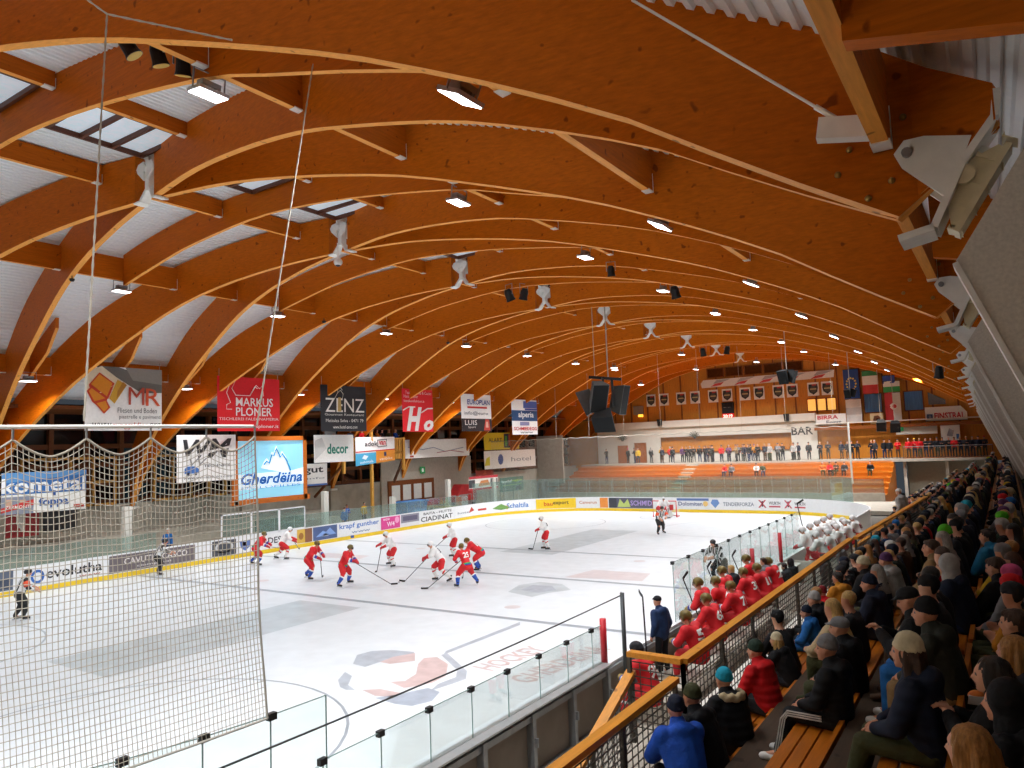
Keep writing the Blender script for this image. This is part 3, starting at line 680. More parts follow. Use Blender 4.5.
rope('net_rope', hit(107, 14, 1, 6.6), hit(232, 40, 1, 7.4), .011, 'rope running under the nearest arch from the long net rope towards the floodlight')
rope('net_rope', hit(85, -2, 1, 6.2), hit(107, 14, 1, 6.6), .011, 'short rope end leading off the picture above the long net rope')
# steel tie rods with white end boxes on the big arch
RODW = mat('tie_rod', '#e4e0d6', .35, .3, .05)
for a, b, nm in (((632, 0), (838, 120), 'over the spectators'), ((448, -8), (447, -2), 'at the picture top')):
    A, B = hit(*a, 1, 9.3), hit(*b, 1, 9.75)
    t = thing('tie_rod', f'thin white tie rod with white end box on nearest arch, {nm}', 'tie rod', tuple(A))
    MB().tube([A, B], .016, 8).build('rod', RODW, t)
    e = hit(848, 129, 1, 9.75) if b[0] > 800 else hit(447, 12, 1, 9.3)
    d = (B-A).normalized(); dx = Vector((1, 0, 0))
    mb = MB(); mb.bar(e-Vector((.28, .03, -.05)), e+Vector((.28, .03, -.05)), .16, .22); mb.build('end_box', STEELW, t)
    MB().tube([A+(B-A)*.9, B, e], .03, 8).build('turnbuckle', RODW, t)
# far net
t = thing('far_net', 'fine mesh net hung across the whole bar end behind the far goal', 'net', (-17, 60.6, 2.8))
mb = MB(); FX0, FX1, FY = -34.5, hit(850, 450, 1, 60.8).x, 60.8
zt = lambda x: 6.35+.08*abs(math.sin(x*2.4))
n = int((FX1-FX0)/.07)
for i in range(n+1):
    x = FX0+(FX1-FX0)*i/n; mb.box(x-.0022, x+.0022, FY-.002, FY+.002, 2.4, zt(x))
for j in range(57): z = 2.4+.07*j; mb.box(FX0, FX1, FY-.002, FY+.002, z-.0022, z+.0022)
mb.build('netting', mat('far_net_cord', '#cfc8ba', .8, 0, .05), t)
mb = MB(); mb.tube([(FX0+(FX1-FX0)*i/240, FY, zt(FX0+(FX1-FX0)*i/240)) for i in range(241)], .03, 5); mb.build('top_rope', CORD, t)
MB().tube([(FX1, FY, 2.2), (FX1, FY, 6.7)], .07, 8).build('end_rope', mat('bright_rope', '#efe9dc', .6, 0, .04), t)
for i in range(9):
    x = FX0+4+i*(FX1-FX0-5)/8; z = roof_z(x)-1.9
    tag(MB().tube([(x, FY, zt(x)), (x, FY+.1, max(z, 8))], .012, 5).build('net_cable', mat('thin_cable', '#b9ad9a', .6, 0, .05)), f'thin vertical cable holding the far net, {ordinal(i)} from banner side', 'cable', 'cables of the far net')
# ================================================================== spectator stand on the camera side
BENCHW = wood('bench_wood', '#bd6a12', .62, 2.5, 1, .4, .4)
RAILW = wood('rail_wood', '#e0942a', .75, 2., 1, .4, .4)
STEPW = wood('step_wood', '#4a3a2c', .6, 2.5, 1, .7, .3)
CONCD = mat('concrete_dark', '#5c564e', .85, 0, .15, 4, bump=.1, bscale=60)
CONCL = mat('concrete_light', '#a39b8e', .85, 0, .12, 3, bump=.1, bscale=60)
RAILM = mat('rail_steel', '#56524c', .5, .5, .12)
NROW = 6
ROWX = [4.25, 5.38, 6.42, 7.15, 8.18, 9.2, 10.2]
ROWZ = [2.3, 2.9, 3.43, 3.4, 3.86, 4.32, 4.78]
def row_x(i): return ROWX[i]
def seat_z(i): return ROWZ[i]
Y_S0, Y_S1 = 1.0, 62.
mb = MB(); prof = [(3.62, 0.0), (3.62, 1.88)]
for i in range(NROW):
    prof += [(row_x(i)+.5, seat_z(i)-.42), (row_x(i)+.5, seat_z(i+1)-.42)]
prof += [(10.9, prof[-1][1]), (10.9, 0)]
mb.prism(prof, lambda x, z: (x, -8, z), lambda x, z: (x, Y_S1, z))
mb.build('floor_stand', STEPW, kind='structure')
def bench(i, ya, yb, lab):
    x = row_x(i); z = seat_z(i)
    t = thing('bench', lab, 'bench', (x+.2, ya, z-.42), f'slatted benches of {ORD[i]} row')
    for k in range(3):
        mb = MB(); mb.box(x+k*.135, x+k*.135+.115, ya+.05, yb-.05, z-.045, z); mb.build('seat_slat', BENCHW, t)
    mb = MB(); mb.box(x+.43, x+.475, ya+.03, yb-.03, z-.05, z+.13); mb.build('back_board', BENCHW, t)
    for yy in (ya+.4, yb-.4):
        mb = MB(); mb.bar((x, yy, z-.07), (x+.46, yy, z-.07), .05, .04); mb.bar((x+.08, yy, z-.07), (x+.08, yy, z-.41), .05, .04, (0, 1, 0)); mb.bar((x+.38, yy, z-.07), (x+.38, yy, z-.41), .05, .04, (0, 1, 0)); mb.build('bracket', RAILM, t)
for i in range(NROW):
    y = 3.; j = 0
    while y < Y_S1-1:
        yb = min(y+3.9, Y_S1-.5)
        bench(i, y, yb, f'slatted orange bench, {ordinal(j)} length from camera in {ORD[i]} row behind the rail')
        y += 4.; j += 1
def guard(name, lab, A, B, ztop, h=1.0, group=None, lattice=True, rail=RAILW, nv=None, post=1.5, kind='guard rail'):
    """guard rail from A to B (plan + own top height at both ends): timber handrail, steel posts, lattice"""
    A = Vector(A); B = Vector(B); t = thing(name, lab, kind, (A.x, A.y, A.z-h), group)
    MB().bar(A, B, .13, .065).build('handrail', rail, t)
    L = (B-A).length; d = (B-A)/L; n = max(1, round(L/post))
    for i in range(n+1):
        P = A+(B-A)*i/n
        mb = MB(); mb.bar(P+Vector((0, 0, -.03)), P+Vector((0, 0, -h)), .05, .05, (0, 1, 0)); mb.build('post', RAILM, t)
    if lattice:
        mb = MB(); k = int(L/.14)
        for i in range(1, k):
            P = A+(B-A)*i/k; mb.bar(P+Vector((0, 0, -.1)), P+Vector((0, 0, -h+.08)), .01, .01, (0, 1, 0))
        for j in range(10):
            o = Vector((0, 0, -.1-(h-.18)*j/9)); mb.bar(A+o, B+o, .012, .012)
        mb.build('lattice', RAILM, t)
    return t
G = 'timber-topped guard rails of the stand'
guard('guard_rail', 'orange topped lattice guard rail before people in front row, ending at stair gap', (3.78, 3.0, 2.86), (3.78, 10.45, 2.88), 0, 1.0, G)
guard('guard_rail', 'long orange topped lattice guard rail above players bench', (3.78, 10.75, 3.02), (3.76, 22.9, 3.04), 0, 1.0, G)
guard('guard_rail', 'short orange topped guard rail across the head of the stair', (3.0, 10.85, 3.0), (3.78, 10.75, 3.02), 0, 1.0, G, post=1.)
guard('guard_rail', 'sloping orange handrail going down the stair beside the boards', (3.0, 10.9, 2.75), (3.0, 7.4, 1.25), 0, .9, G)
guard('guard_rail', 'orange topped guard rail further along, above the front rows', (3.85, 23.1, 3.04), (4.75, 32.7, 3.4), 0, 1.0, G)
guard('guard_rail', 'lower orange rail in front of the front rows beyond the bench', (3.2, 27, 2.3), (3.9, 40, 2.7), 0, .9, G)
mb = MB(); mb.box(3.58, 3.7, -2, 62, 1.82, 1.92); mb.build('trim_stand', mat('white_trim', '#cfcac0', .6, 0, .08), kind='structure')
# players' bench area and walkway below
mb = MB(); mb.box(.2, 3.62, 16.2, 44, 0, .5); mb.box(.2, 3.62, -8, 16.2, -.02, .02); mb.box(.2, 3.62, 44, 62, -.02, .02); mb.build('floor_walkway', CONCL, kind='structure')
def pbench(y0, y1, lab, x=1.35):
    t = thing('players_bench', lab, 'bench', (x, y0, .5))
    mb = MB(); mb.box(x, x+.38, y0, y1, .92, .97); mb.build('seat', mat('bench_top', '#b8b2a6', .6, 0, .1), t)
    for k in range(4):
        y = y0+.4+(y1-y0-.8)*k/3; mb = MB(); mb.box(x+.05, x+.33, y-.03, y+.03, .5, .92); mb.build('leg', RAILM, t)
pbench(15.8, 24.2, 'long players bench where the red team sits behind tall glass')
pbench(30.6, 38.2, 'long players bench where the white team sits beyond timekeepers')
# boxes between the benches
GREYP = mat('grey_panel', '#c9c6bc', .6, 0, .06)
for y, nm in ((25.6, 'next to the red bench'), (30.0, 'next to the white bench')):
    t = thing('box_partition', f'pale panel with glass top closing the timekeepers box {nm}', 'partition', (1.6, y, .5)); t['kind'] = 'thing'
    mb = MB(); mb.box(.25, 3.0, y-.04, y+.04, .5, 1.3); mb.build('panel', GREYP, t)
    mb = MB(); mb.box(.25, 3.0, y-.01, y+.01, 1.3, 2.4); mb.build('pane', GL, t)
t = thing('timekeeper_table', 'narrow table of the timekeepers behind the glass', 'table', (.7, 27.8, .5))
mb = MB(); mb.box(.35, .9, 26.0, 29.8, 1.22, 1.26); mb.build('table_top', GREYP, t)
for y in (26.4, 28, 29.5): MB().box(.4, .85, y-.02, y+.02, .5, 1.22).build('leg', RAILM, t)
# bottles and towels on the ledge above the red bench
LEDGE = mat('ledge_white', '#e6e4dc', .5, 0, .05)
t = thing('bench_ledge', 'white ledge behind red team bench under orange rail', 'ledge', (3.2, 17, 1.4))
mb = MB(); mb.box(3.2, 3.58, 11.2, 26, 1.75, 1.81); mb.build('board', LEDGE, t)
for y in (13, 17, 21, 25): MB().box(3.45, 3.6, y-.03, y+.03, .5, 1.75).build('bracket', RAILM, t)
# end wall behind the camera and the hall side wall behind the spectators
WALLC = mat('wall_paint', '#b5a48c', .8, 0, .06, 2)
mb = MB(); mb.box(-38, 11.2, -9.2, -9, -.1, 16); mb.build('wall_back', WALLC, kind='structure')
mb = MB(); mb.box(11.0, 11.2, -9, 82, 2, 9); mb.build('wall_right', WALLC, kind='structure')
mb = MB(); mb.box(-38, 11.2, -9, 83, -.25, -.06); mb.build('floor_hall', CONCD, kind='structure')
# ================================================================== bar end
PANELW = wood('panel_wood', '#d2862c', .7, 1.6, 2, .5, .3)
BATTEN = wood('batten_wood', '#8a4a16', .8, 2, 2, .5, .3)
WHITEW = mat('plaster_white', '#d6cfc2', .85, 0, .04, 2)
YF = 81.
def slab(name, x0, x1, z0, z1, y0, y1, m, **k):
    mb = MB(); mb.box(x0, x1, y0, y1, z0, z1); return mb.build(name, m, **k)
# gable wall of boarded panels
mb = MB(); xs = [-38+1.*i for i in range(50)]
mb.strip([(x, YF+.6, 3.) for x in xs], [(x, YF+.6, (roof_z(x) if x > -33.3 else roof_z(-33.3))+.2) for x in xs])
mb.mi = 1
for x in [-33+2.05*i for i in range(20)]: mb.box(x-.07, x+.07, YF+.5, YF+.6, 8.0 if x < -8.5 else 6.6, roof_z(max(x, -33))-.1)
wf = mb.build('wall_far', [PANELW, BATTEN], kind='structure')
# high window strip under the ridge
for i in range(5):
    x0 = -19.6+2.05*i
    t = thing('clerestory_window', f'long dark high window under the ridge above the picture frieze, {ordinal(i)} from banner side', 'window', (x0, YF+.45, 12.9), 'high windows of the gable')
    mb = MB(); zt = min(13.6, roof_z(x0)-1.2)
    for a, b, c, d in ((x0, x0+1.9, 12.55, 12.63), (x0, x0+1.9, zt-.08, zt), (x0, x0+.08, 12.55, zt), (x0+1.82, x0+1.9, 12.55, zt)): mb.box(a, b, YF+.35, YF+.5, c, d)
    mb.build('frame', BATTEN, t); slab('pane', x0+.08, x0+1.82, 12.63, zt-.08, YF+.42, YF+.46, mat('night_glass', '#4a2a14', .1, 0, .2), parent=t)
# picture frieze below them: long printed strip
t = thing('printed_frieze', 'long white banner strip with red and grey swooshes under the high windows', 'banner', (-15, YF+.3, 11.5))
mb = MB(); A = (-20.1, 11.45, 12.3); B = (-6.4, 11.7, 12.55)
mb.prism([(-20.2, 11.5), (-6.6, 11.6), (-6.5, 12.35), (-20.0, 12.35), (-20.3, 12.0)], lambda x, z: (x, YF+.28, z), lambda x, z: (x, YF+.34, z)); mb.build('cloth', ink('#e4e0dc'), t)
for i in range(5):
    x = -19.2+2.6*i
    mb = MB(); mb.prism([(0, 0), (1.1, .1), (1.5, .42), (.5, .3)], lambda a, z: (x+a, YF+.27, 11.58+z), lambda a, z: (x+a, YF+.275, 11.58+z)); mb.build('printed_mark', ink('#c43a34'), t)
    mb = MB(); mb.prism([(-.3, .3), (.8, .45), (1.6, .7), (.1, .7)], lambda a, z: (x+a+.6, YF+.27, 11.58+z), lambda a, z: (x+a+.6, YF+.275, 11.58+z)); mb.build('printed_mark', ink('#a8a4a4'), t)
# crest posters
CRX = [(644, 378), (657, 377), (675, 374), (688, 373), (707, 372), (721, 372), (740, 370), (755, 369), (778, 368), (793, 368)]
CRX = [(c, 402) for c in (651, 664, 681, 695, 713, 727, 745, 759, 778, 792, 813, 827)]
for i, (px, _) in enumerate(CRX):
    c = hit(px, 402-(px-651)*.09, 1, YF+.4); zc = 10.55; x = c.x
    t = thing('crest_poster', f'white poster with round dark club crest on gable boards, {ordinal(i)} from banner side', 'poster', (x, YF+.42, zc-.65), 'crest posters on the gable')
    slab('sheet', x-.55, x+.55, zc-.68, zc+.68, YF+.42, YF+.46, ink('#e8e6e0'), parent=t)
    mb = MB(); pts = [(-.42, .5), (.42, .5), (.46, .1), (.38, -.3), (0, -.58), (-.38, -.3), (-.46, .1)]
    mb.prism(pts, lambda a, z: (x+a, YF+.415, zc+z), lambda a, z: (x+a, YF+.42, zc+z)); mb.build('printed_mark', ink('#22262a'), t)
    mb = MB(); mb.add([(x+.3*math.cos(k*PI/8), YF+.41, zc-.02+.34*math.sin(k*PI/8)) for k in range(16)], [tuple(range(16))]); mb.build('printed_mark', ink('#4a4438'), t)
    mb = MB(); mb.box(x-.3, x+.3, YF+.4, YF+.405, zc-.06, zc+.06); mb.build('printed_mark', ink('#b8ac7c'), t)
    mb = MB(); mb.box(x-.1, x+.32, YF+.4, YF+.405, zc+.34, zc+.5); mb.build('printed_mark', ink('#b8342c'), t)
# white bar wall with its openings
mb = MB(); z0, z1 = 3.35, 8.1; bx0, bx1, bz0, bz1 = -25.3, -11.0, 4.5, 6.25
op = [(-28.6, -27.0, 3.35, 5.75), (bx0, bx1, bz0, bz1)]
for a, b, c, d in ((-33.2, -28.6, z0, z1), (-28.6, -27.0, 5.75, z1), (-27.0, bx0, z0, z1), (bx0, bx1, z0, bz0), (bx0, bx1, bz1, z1), (bx1, -8.5, z0, z1)): mb.box(a, b, YF, YF+.25, c, d)
mb.box(-33.2, -8.5, YF-.35, YF, 7.35, 8.1)
mb.build('wall_bar', WHITEW, kind='structure')
slab('floor_bar', -33.2, 6, 3.2, 3.45, 76.6, 86, CONCL, kind='structure')
BARIN = mat('bar_inside', '#4a3a20', .7, 0, .3, .9)
slab('wall_bar_inside', -33, -8.5, 3.4, 8, 84.5, 84.7, BARIN, kind='structure')
slab('ceiling_bar', -33, -8.5, 6.6, 6.8, 81.3, 84.5, WHITEW, kind='structure')
for i, x in enumerate((-23.5, -19, -14.5)):
    t = thing('bar_lamp', f'small warm lamp hanging over the bar counter, {ordinal(i)} from banner side', 'lamp', (x, 82.2, 6.0), 'lamps over the bar counter')
    MB().ball((x, 82.2, 5.75), .14).build('bulb', mat('warm_bulb', '#ffd28a', .4, 0, .02, emit=6), t, True); MB().tube([(x, 82.2, 5.9), (x, 82.2, 6.6)], .015, 6).build('cord', DARK, t)
    ld = bpy.data.lights.new('bar_glow', 'POINT'); ld.energy = 90; ld.color = (1, .75, .45); ld.shadow_soft_size = .15
    lo = bpy.data.objects.new('bar_glow', ld); COL.objects.link(lo); lo.location = (x, 82.6, 5.6)
t = thing('bar_counter', 'long wooden bar counter in the opening of the white wall', 'counter', (-18, 81, 3.45))
slab('front', bx0+.1, bx1-.1, 3.45, 4.5, 81.3, 81.4, PANELW, parent=t); slab('top', bx0, bx1, 4.5, 4.56, 80.85, 81.6, BATTEN, parent=t)
for i in range(16):
    x = bx0+.8+i*.86
    o = MB().lathe([(.0, 0), (.05, 0), (.05, .2), (.02, .28), (.02, .34), (0, .34)], (x, 84.2, 5.2+.001*i), 8).build('bottle', ink(['#3a5a2a', '#8a5a20', '#c8b060', '#6a2a20'][i % 4]), smooth=True)
    tag(o, f'bottle on back shelf of bar, {ordinal(i)} from banner side', 'bottle', 'bottles on the bar shelf')
t = thing('bar_shelf', 'wooden back shelf holding bottles behind the bar counter', 'shelf', (-18, 84.2, 5.1)); slab('board', bx0, bx1, 5.12, 5.2, 84.0, 84.45, BATTEN, parent=t)
DOORW = wood('door_wood', '#a8581c', .75, 2, 2)
for i, (a, b) in enumerate(((-28.5, -27.1),)):
    slab('door_1', a, b, 3.45, 5.7, YF+.1, YF+.18, DOORW, kind='structure')
slab('door_2', -30.6, -29.3, 3.45, 5.5, YF-.06, YF, DOORW, kind='structure')
# writing
o = MB(); write(o, 'BAR', -10.95, -8.85, 5.95, 6.75, lambda u, v: (u, YF-.02, v), .02); tag(o.build('bar_sign', ink('#26262a')), 'dark letters on white wall at its corner reading BAR', 'sign')
# two small wall plants above the doors
for i, x in enumerate((-29.9, -21.2)):
    t = thing('hanging_plant', f'dry twig decoration on white wall, {ORD[i]} from banner side', 'decoration', (x, YF-.1, 6.1)); mb = MB()
    for k in range(14):
        a = k*.45; mb.bar((x, YF-.12, 6.1), (x+.6*math.cos(a), YF-.12-.1*(k % 3), 6.3+.5*abs(math.sin(a))), .05, .05)
    mb.build('twigs', mat('dry_twig', '#4a4a38', .9, 0, .2), t); MB().box(x-.1, x+.1, YF-.2, YF, 6.0, 6.15).build('holder', DARK, t)
# clock board on the gable: dark box over red digits
c = hit(727, 410, 1, YF); t = thing('score_clock', 'dark clock box with glowing red digits below on gable', 'clock', (c.x, YF+.2, 8.2))
slab('case', c.x-.62, c.x+.62, 8.55, 9.75, YF+.2, YF+.5, DARK, parent=t); slab('digit_panel', c.x-.6, c.x+.6, 8.0, 8.55, YF+.2, YF+.45, ink('#c81e1e', emit=1.2), parent=t)
m2 = MB(); write(m2, '20:19', c.x-.5, c.x+.5, 8.1, 8.45, lambda u, v: (u, YF+.19, v), .03); m2.build('lettering', ink('#ffd8c8', emit=3.), t)
m2 = MB()
for dx in (-.25, .2): m2.lathe([(0, 0), (.16, 0), (.16, .04)], (c.x+dx, YF+.18, 9.2), 10)
m2.build('dial', ink('#8a8480'), t)
# interior windows, light box, curtains, flags, signs to the right of the bar wall
LITW = mat('lit_window', '#ffbc5a', .5, 0, .08, emit=1.5)
for i, px in enumerate((811, 821, 831)):
    x = hit(px, 404, 1, YF).x; t = thing('inner_window', f'warm lit inner window on gable above bar corner, {ORD[i]} from banner side', 'window', (x, YF+.3, 8.2), 'lit inner windows')
    slab('pane', x-.38, x+.38, 8.35, 9.5, YF+.36, YF+.4, LITW, parent=t); mb = MB()
    for a, b, cc, d in ((x-.46, x-.38, 8.25, 9.6), (x+.38, x+.46, 8.25, 9.6), (x-.46, x+.46, 8.25, 8.35), (x-.46, x+.46, 9.5, 9.6)): mb.box(a, b, YF+.28, YF+.42, cc, d)
    mb.build('frame', BATTEN, t)
CURT = mat('blue_curtain', '#4f79a8', .8, 0, .2, 1, (30, 1, 1))
NIGHT = mat('night_blue', '#3c5a80', .2, 0, .1)
for i, (x0, x1) in enumerate(((-3.95, -2.45), (-.45, 1.05))):
    t = thing('curtained_window', f'window with blue curtains beside the flags, {["between the tricolour and the hanging speaker", "next to the grey triangular pane"][i]}', 'window', (x0, YF+.3, 7.9))
    slab('frame', x0-.1, x1+.1, 7.8, 9.75, YF+.4, YF+.5, BATTEN, parent=t)
    mb = MB(); n = 40
    a = [(x0+(x1-x0)*k/n, YF+.33+.03*math.sin(k*1.6), 7.9) for k in range(n+1)]; b = [(p[0], p[1], 9.65) for p in a]; mb.strip(a, b); mb.build('curtain', CURT, t, True)
t = thing('triangular_pane', 'grey triangular window under the roof slope above the long white sign', 'window', (2, YF+.4, 8.5)); mb = MB()
mb.prism([(1.5, 8.3), (2.9, 8.3), (2.9, 8.7), (1.5, 9.5)], lambda x, z: (x, YF+.45, z), lambda x, z: (x, YF+.5, z)); mb.build('pane', mat('grey_pane', '#5f6468', .2, 0, .1), t)
def flag(name, lab, x0, x1, z0, z1, bands, y=YF-.2, vert=False, extra=None, kind='flag'):
    t = thing(name, lab, kind, ((x0+x1)/2, y, z0)); n = 10
    f = lambda u, v: (x0+(x1-x0)*u, y+.05*math.sin(u*7+v*2), z0+(z1-z0)*v)
    p = 0
    for w_, c in bands:
        mb = MB(); us = [i/n for i in range(n+1)]
        if vert: mb.strip([f(p+w_*u, 0) for u in us], [f(p+w_*u, 1) for u in us])
        else: mb.strip([f(u, 1-p-w_) for u in us], [f(u, 1-p) for u in us])
        mb.build('cloth_band', ink(c), t); p += w_
    if extra: extra(t, f)
    MB().tube([(x0-.05, y, z1), (x1+.05, y, z1)], .03, 6).build('rod', DARK, t)
    return t
def stars(t, f):
    mb = MB()
    for k in range(12):
        a = PI*k/6; u0, v0 = .5+.3*math.cos(a), .5+.2*math.sin(a)
        mb.add([(lambda p: (p[0], p[1]-.04, p[2]))(f(u0+.085*(1 if j % 2 else .45)*math.cos(PI/2+j*PI/5), v0+.045*(1 if j % 2 else .45)*math.sin(PI/2+j*PI/5))) for j in range(10)], [tuple(range(10))])
    mb.build('stars', ink('#e8cc40'), t)
flag('flag', 'blue flag with ring of yellow stars on the gable', -5.65, -4.25, 9.3, 12.2, [(1, '#1f4488')], extra=stars)
flag('flag', 'long white flag with red lower corner below the starred blue flag', -5.6, -4.2, 6.9, 9.25, [(.35, '#d8d0c8'), (.3, '#b8b0ac'), (.35, '#d4ccc6')])
flag('flag', 'green white and red banded flag beside the starred blue flag', -3.95, -2.55, 9.7, 11.9, [(.22, '#2f7a44'), (.40, '#ddd8d0'), (.38, '#c23434')])
flag('flag', 'dark blue flag top above the green and white striped flag', -2.15, -1.1, 10.55, 11.3, [(1, '#2a4a9a')])
flag('flag', 'white and green topped flag hanging over the red and white one', -2.15, -.72, 9.7, 10.75, [(.5, '#dfdcd4'), (.5, '#2f9a4c')])
def emb(t, f):
    mb = MB(); mb.add([(lambda p: (p[0], p[1]-.04, p[2]))(f(.55+.27*math.cos(k*PI/8)*(1 if k % 2 else .75), .5+.12*math.sin(k*PI/8))) for k in range(16)], [tuple(range(16))]); mb.build('emblem', ink('#e6dcd4'), t)
    mb = MB(); mb.add([(lambda p: (p[0], p[1]-.05, p[2]))(f(.6+.13*math.cos(k*PI/8), .5+.07*math.sin(k*PI/8))) for k in range(16)], [tuple(range(16))]); mb.build('emblem', ink('#c03030'), t)
flag('flag', 'tall red and white flag with bird emblem between the curtained windows', -2.1, -.75, 7.0, 9.65, [(.5, '#bc2c30'), (.5, '#d6d0c8')], vert=True, extra=emb)
def signboard(name, lab, x0, x1, z0, z1, col, items, y=YF-.1, cat='sign', poly=None, frame=None):
    t = thing(name, lab, cat, ((x0+x1)/2, y, z0)); mb = MB()
    pl = poly or [(0, 0), (1, 0), (1, 1), (0, 1)]
    mb.prism(pl, lambda u, v: (x0+(x1-x0)*u, y, z0+(z1-z0)*v), lambda u, v: (x0+(x1-x0)*u, y+.08, z0+(z1-z0)*v)); mb.build('board', ink(col), t)
    for it in items:
        m2 = MB(); fn = lambda u, v: (x0+(x1-x0)*u, y-.012, z0+(z1-z0)*v)
        if it[0] == 'poly': m2.add([fn(*p) for p in it[2]], [tuple(range(len(it[2])))]); m2.build('printed_mark', ink(it[1]), t)
        else: write(m2, it[0], it[2], it[3], it[4], it[5], fn, .03); m2.build('lettering', ink(it[1]), t)
    return t
signboard('company_sign', 'long white sign with heavy red letters and blue square mark under the roof slope', 1.2, 4.55, 6.75, 8.05, '#dcd9d2', [('FINSTRAL', '#c4202a', .22, .95, .12, .58), ('poly', '#35548a', [(.04, .12), (.18, .12), (.18, .5), (.04, .5)]), ('poly', '#d8dbe0', [(.08, .22), (.14, .22), (.14, .4), (.08, .4)])], poly=[(0, 0), (1, 0), (1, .55), (.86, 1), (0, 1)])
signboard('picture_sign', 'small cream board with brown rounded emblem beside hanging speakers', -3.5, -2.35, 6.7, 7.75, '#e3c896', [('poly', '#7a4420', [(.2, .35), (.4, .2), (.75, .25), (.85, .55), (.6, .8), (.3, .75)]), ('poly', '#d8b070', [(.35, .45), (.6, .35), (.7, .5), (.5, .6)])])
signboard('bar_banner', 'white banner with red script leaning beside bar corner behind the net', -8.4, -5.6, 6.75, 7.9, '#d9d4cd', [('BIRRA', '#b8404a', .06, .75, .55, .9), ('Forst', '#6a6a70', .35, .85, .1, .45)], y=YF-.6)
signboard('banner', 'small white banner hanging behind the balcony visitors', 2.4, 3.9, 4.9, 6.4, '#d6d4ce', [('poly', '#8a8a90', [(.3, .3), (.6, .25), (.7, .6), (.45, .75)]), ('poly', '#3a70b0', [(.8, .1), (.95, .1), (.95, .4), (.8, .4)])], y=80)
# speakers, lamp box on the wall
for x, z in ((-25.0, 7.95), (-11.2, 7.8)):
    t = thing('wall_speaker', f'small black speaker fixed on top of white wall, {"beside doors" if x < -20 else "above bar letters"}', 'speaker', (x, YF-.5, z-.3)); mb = MB(); mb.prism([(-.22, -.4), (.22, -.4), (.3, .35), (-.3, .35)], lambda a, b: (x+a, YF-.7, z+b), lambda a, b: (x+a*.7, YF-.36, z+b)); mb.build('cabinet', DARK, t); MB().box(x-.05, x+.05, YF-.4, YF, z, z+.1).build('bracket', GALV, t)
c = hit(638, 413, 1, YF); t = thing('wall_lantern', 'grey lamp box with yellow glow on the gable near the big speakers', 'lamp', (c.x, YF+.2, 8.8)); slab('box', c.x-.7, c.x+.5, 9.0, 10.0, YF+.3, YF+.55, mat('grey_box', '#8d7f70', .6, 0, .1), parent=t); slab('lens', c.x-.1, c.x+.4, 8.75, 9.0, YF+.25, YF+.5, mat('yellow_lamp', '#ffc040', .5, 0, .02, emit=4), parent=t)
# right hand lobby and balcony
slab('wall_lobby', -8.3, 6.5, 3.4, 6.9, 84.0, 84.2, mat('lobby_wall', '#d2c0a4', .8, 0, .1, .6), kind='structure')
slab('beam_lobby', -8.5, 6.5, 6.3, 6.6, 79.9, 80.2, BATTEN, kind='structure')
slab('ceiling_lobby', -8.5, 6.5, 6.9, 7.0, 80, 84.2, WHITEW, kind='structure')
ORNG = mat('orange_wall', '#c8781e', .7, 0, .1)
for i, (a, b, z) in enumerate(((-5.3, -2.9, 6.3), (2.4, 6.3, 6.2))): slab(f'trim_{i+1}', a, b, 3.45, z, 83.8, 83.95, ORNG, kind='structure')
for i, x in enumerate((-5.5, -1.5, 2.5)):
    ld = bpy.data.lights.new('lobby_lamp', 'AREA'); ld.energy = 300; ld.size = .8; ld.color = (1, .85, .65); lo = bpy.data.objects.new('lobby_lamp', ld); COL.objects.link(lo); lo.location = (x, 82.4, 6.85)
for i, (x, g) in enumerate(((-.9, '#2f8a50'), (3.5, '#a8402c'))):
    if i == 0:
        t = thing('exit_sign', 'small green exit sign on the lobby wall', 'sign', (x, 80.1, 6.0)); slab('case', -.25+x-.1, x+.25, 5.95, 6.4, 80.3, 80.36, ink(g, emit=.6), parent=t)
        m2 = MB(); m2.prism([(-.1, .1), (0, .1), (.02, .2), (.1, .2), (.0, .35), (-.08, .25)], lambda a, b: (x-.05+a, 80.29, 5.97+b), lambda a, b: (x-.05+a, 80.295, 5.97+b)); m2.build('symbol', ink('#e6f0e6', emit=.6), t)
        slab('wall_pier', -1.3, 2.1, 5.6, 6.6, 80.4, 80.6, WHITEW, kind='structure'); slab('door_3', .2, 1.9, 3.45, 5.5, 83.7, 83.85, DOORW, kind='structure')
slab('floor_balcony', -.6, 6.4, 3.2, 3.5, 77.2, 80.5, BATTEN, kind='structure')
t = guard('balcony_rail', 'grey steel balcony railing with upright bars at far end above the crowd', (-.5, 77.3, 4.5), (6.3, 77.3, 4.5), 0, 1.0, None, rail=GALV)
slab('wall_under_balcony', -.4, 6.4, 0, 3.2, 78.5, 78.7, mat('pale_wall', '#b8b09c', .8, 0, .08), kind='structure')
slab('pier_white', -.6, -.35, 0, 3.2, 77.2, 77.6, WHITEW, kind='structure'); slab('pier_white', 2.7, 2.95, 0, 3.2, 77.2, 77.6, WHITEW, kind='structure')
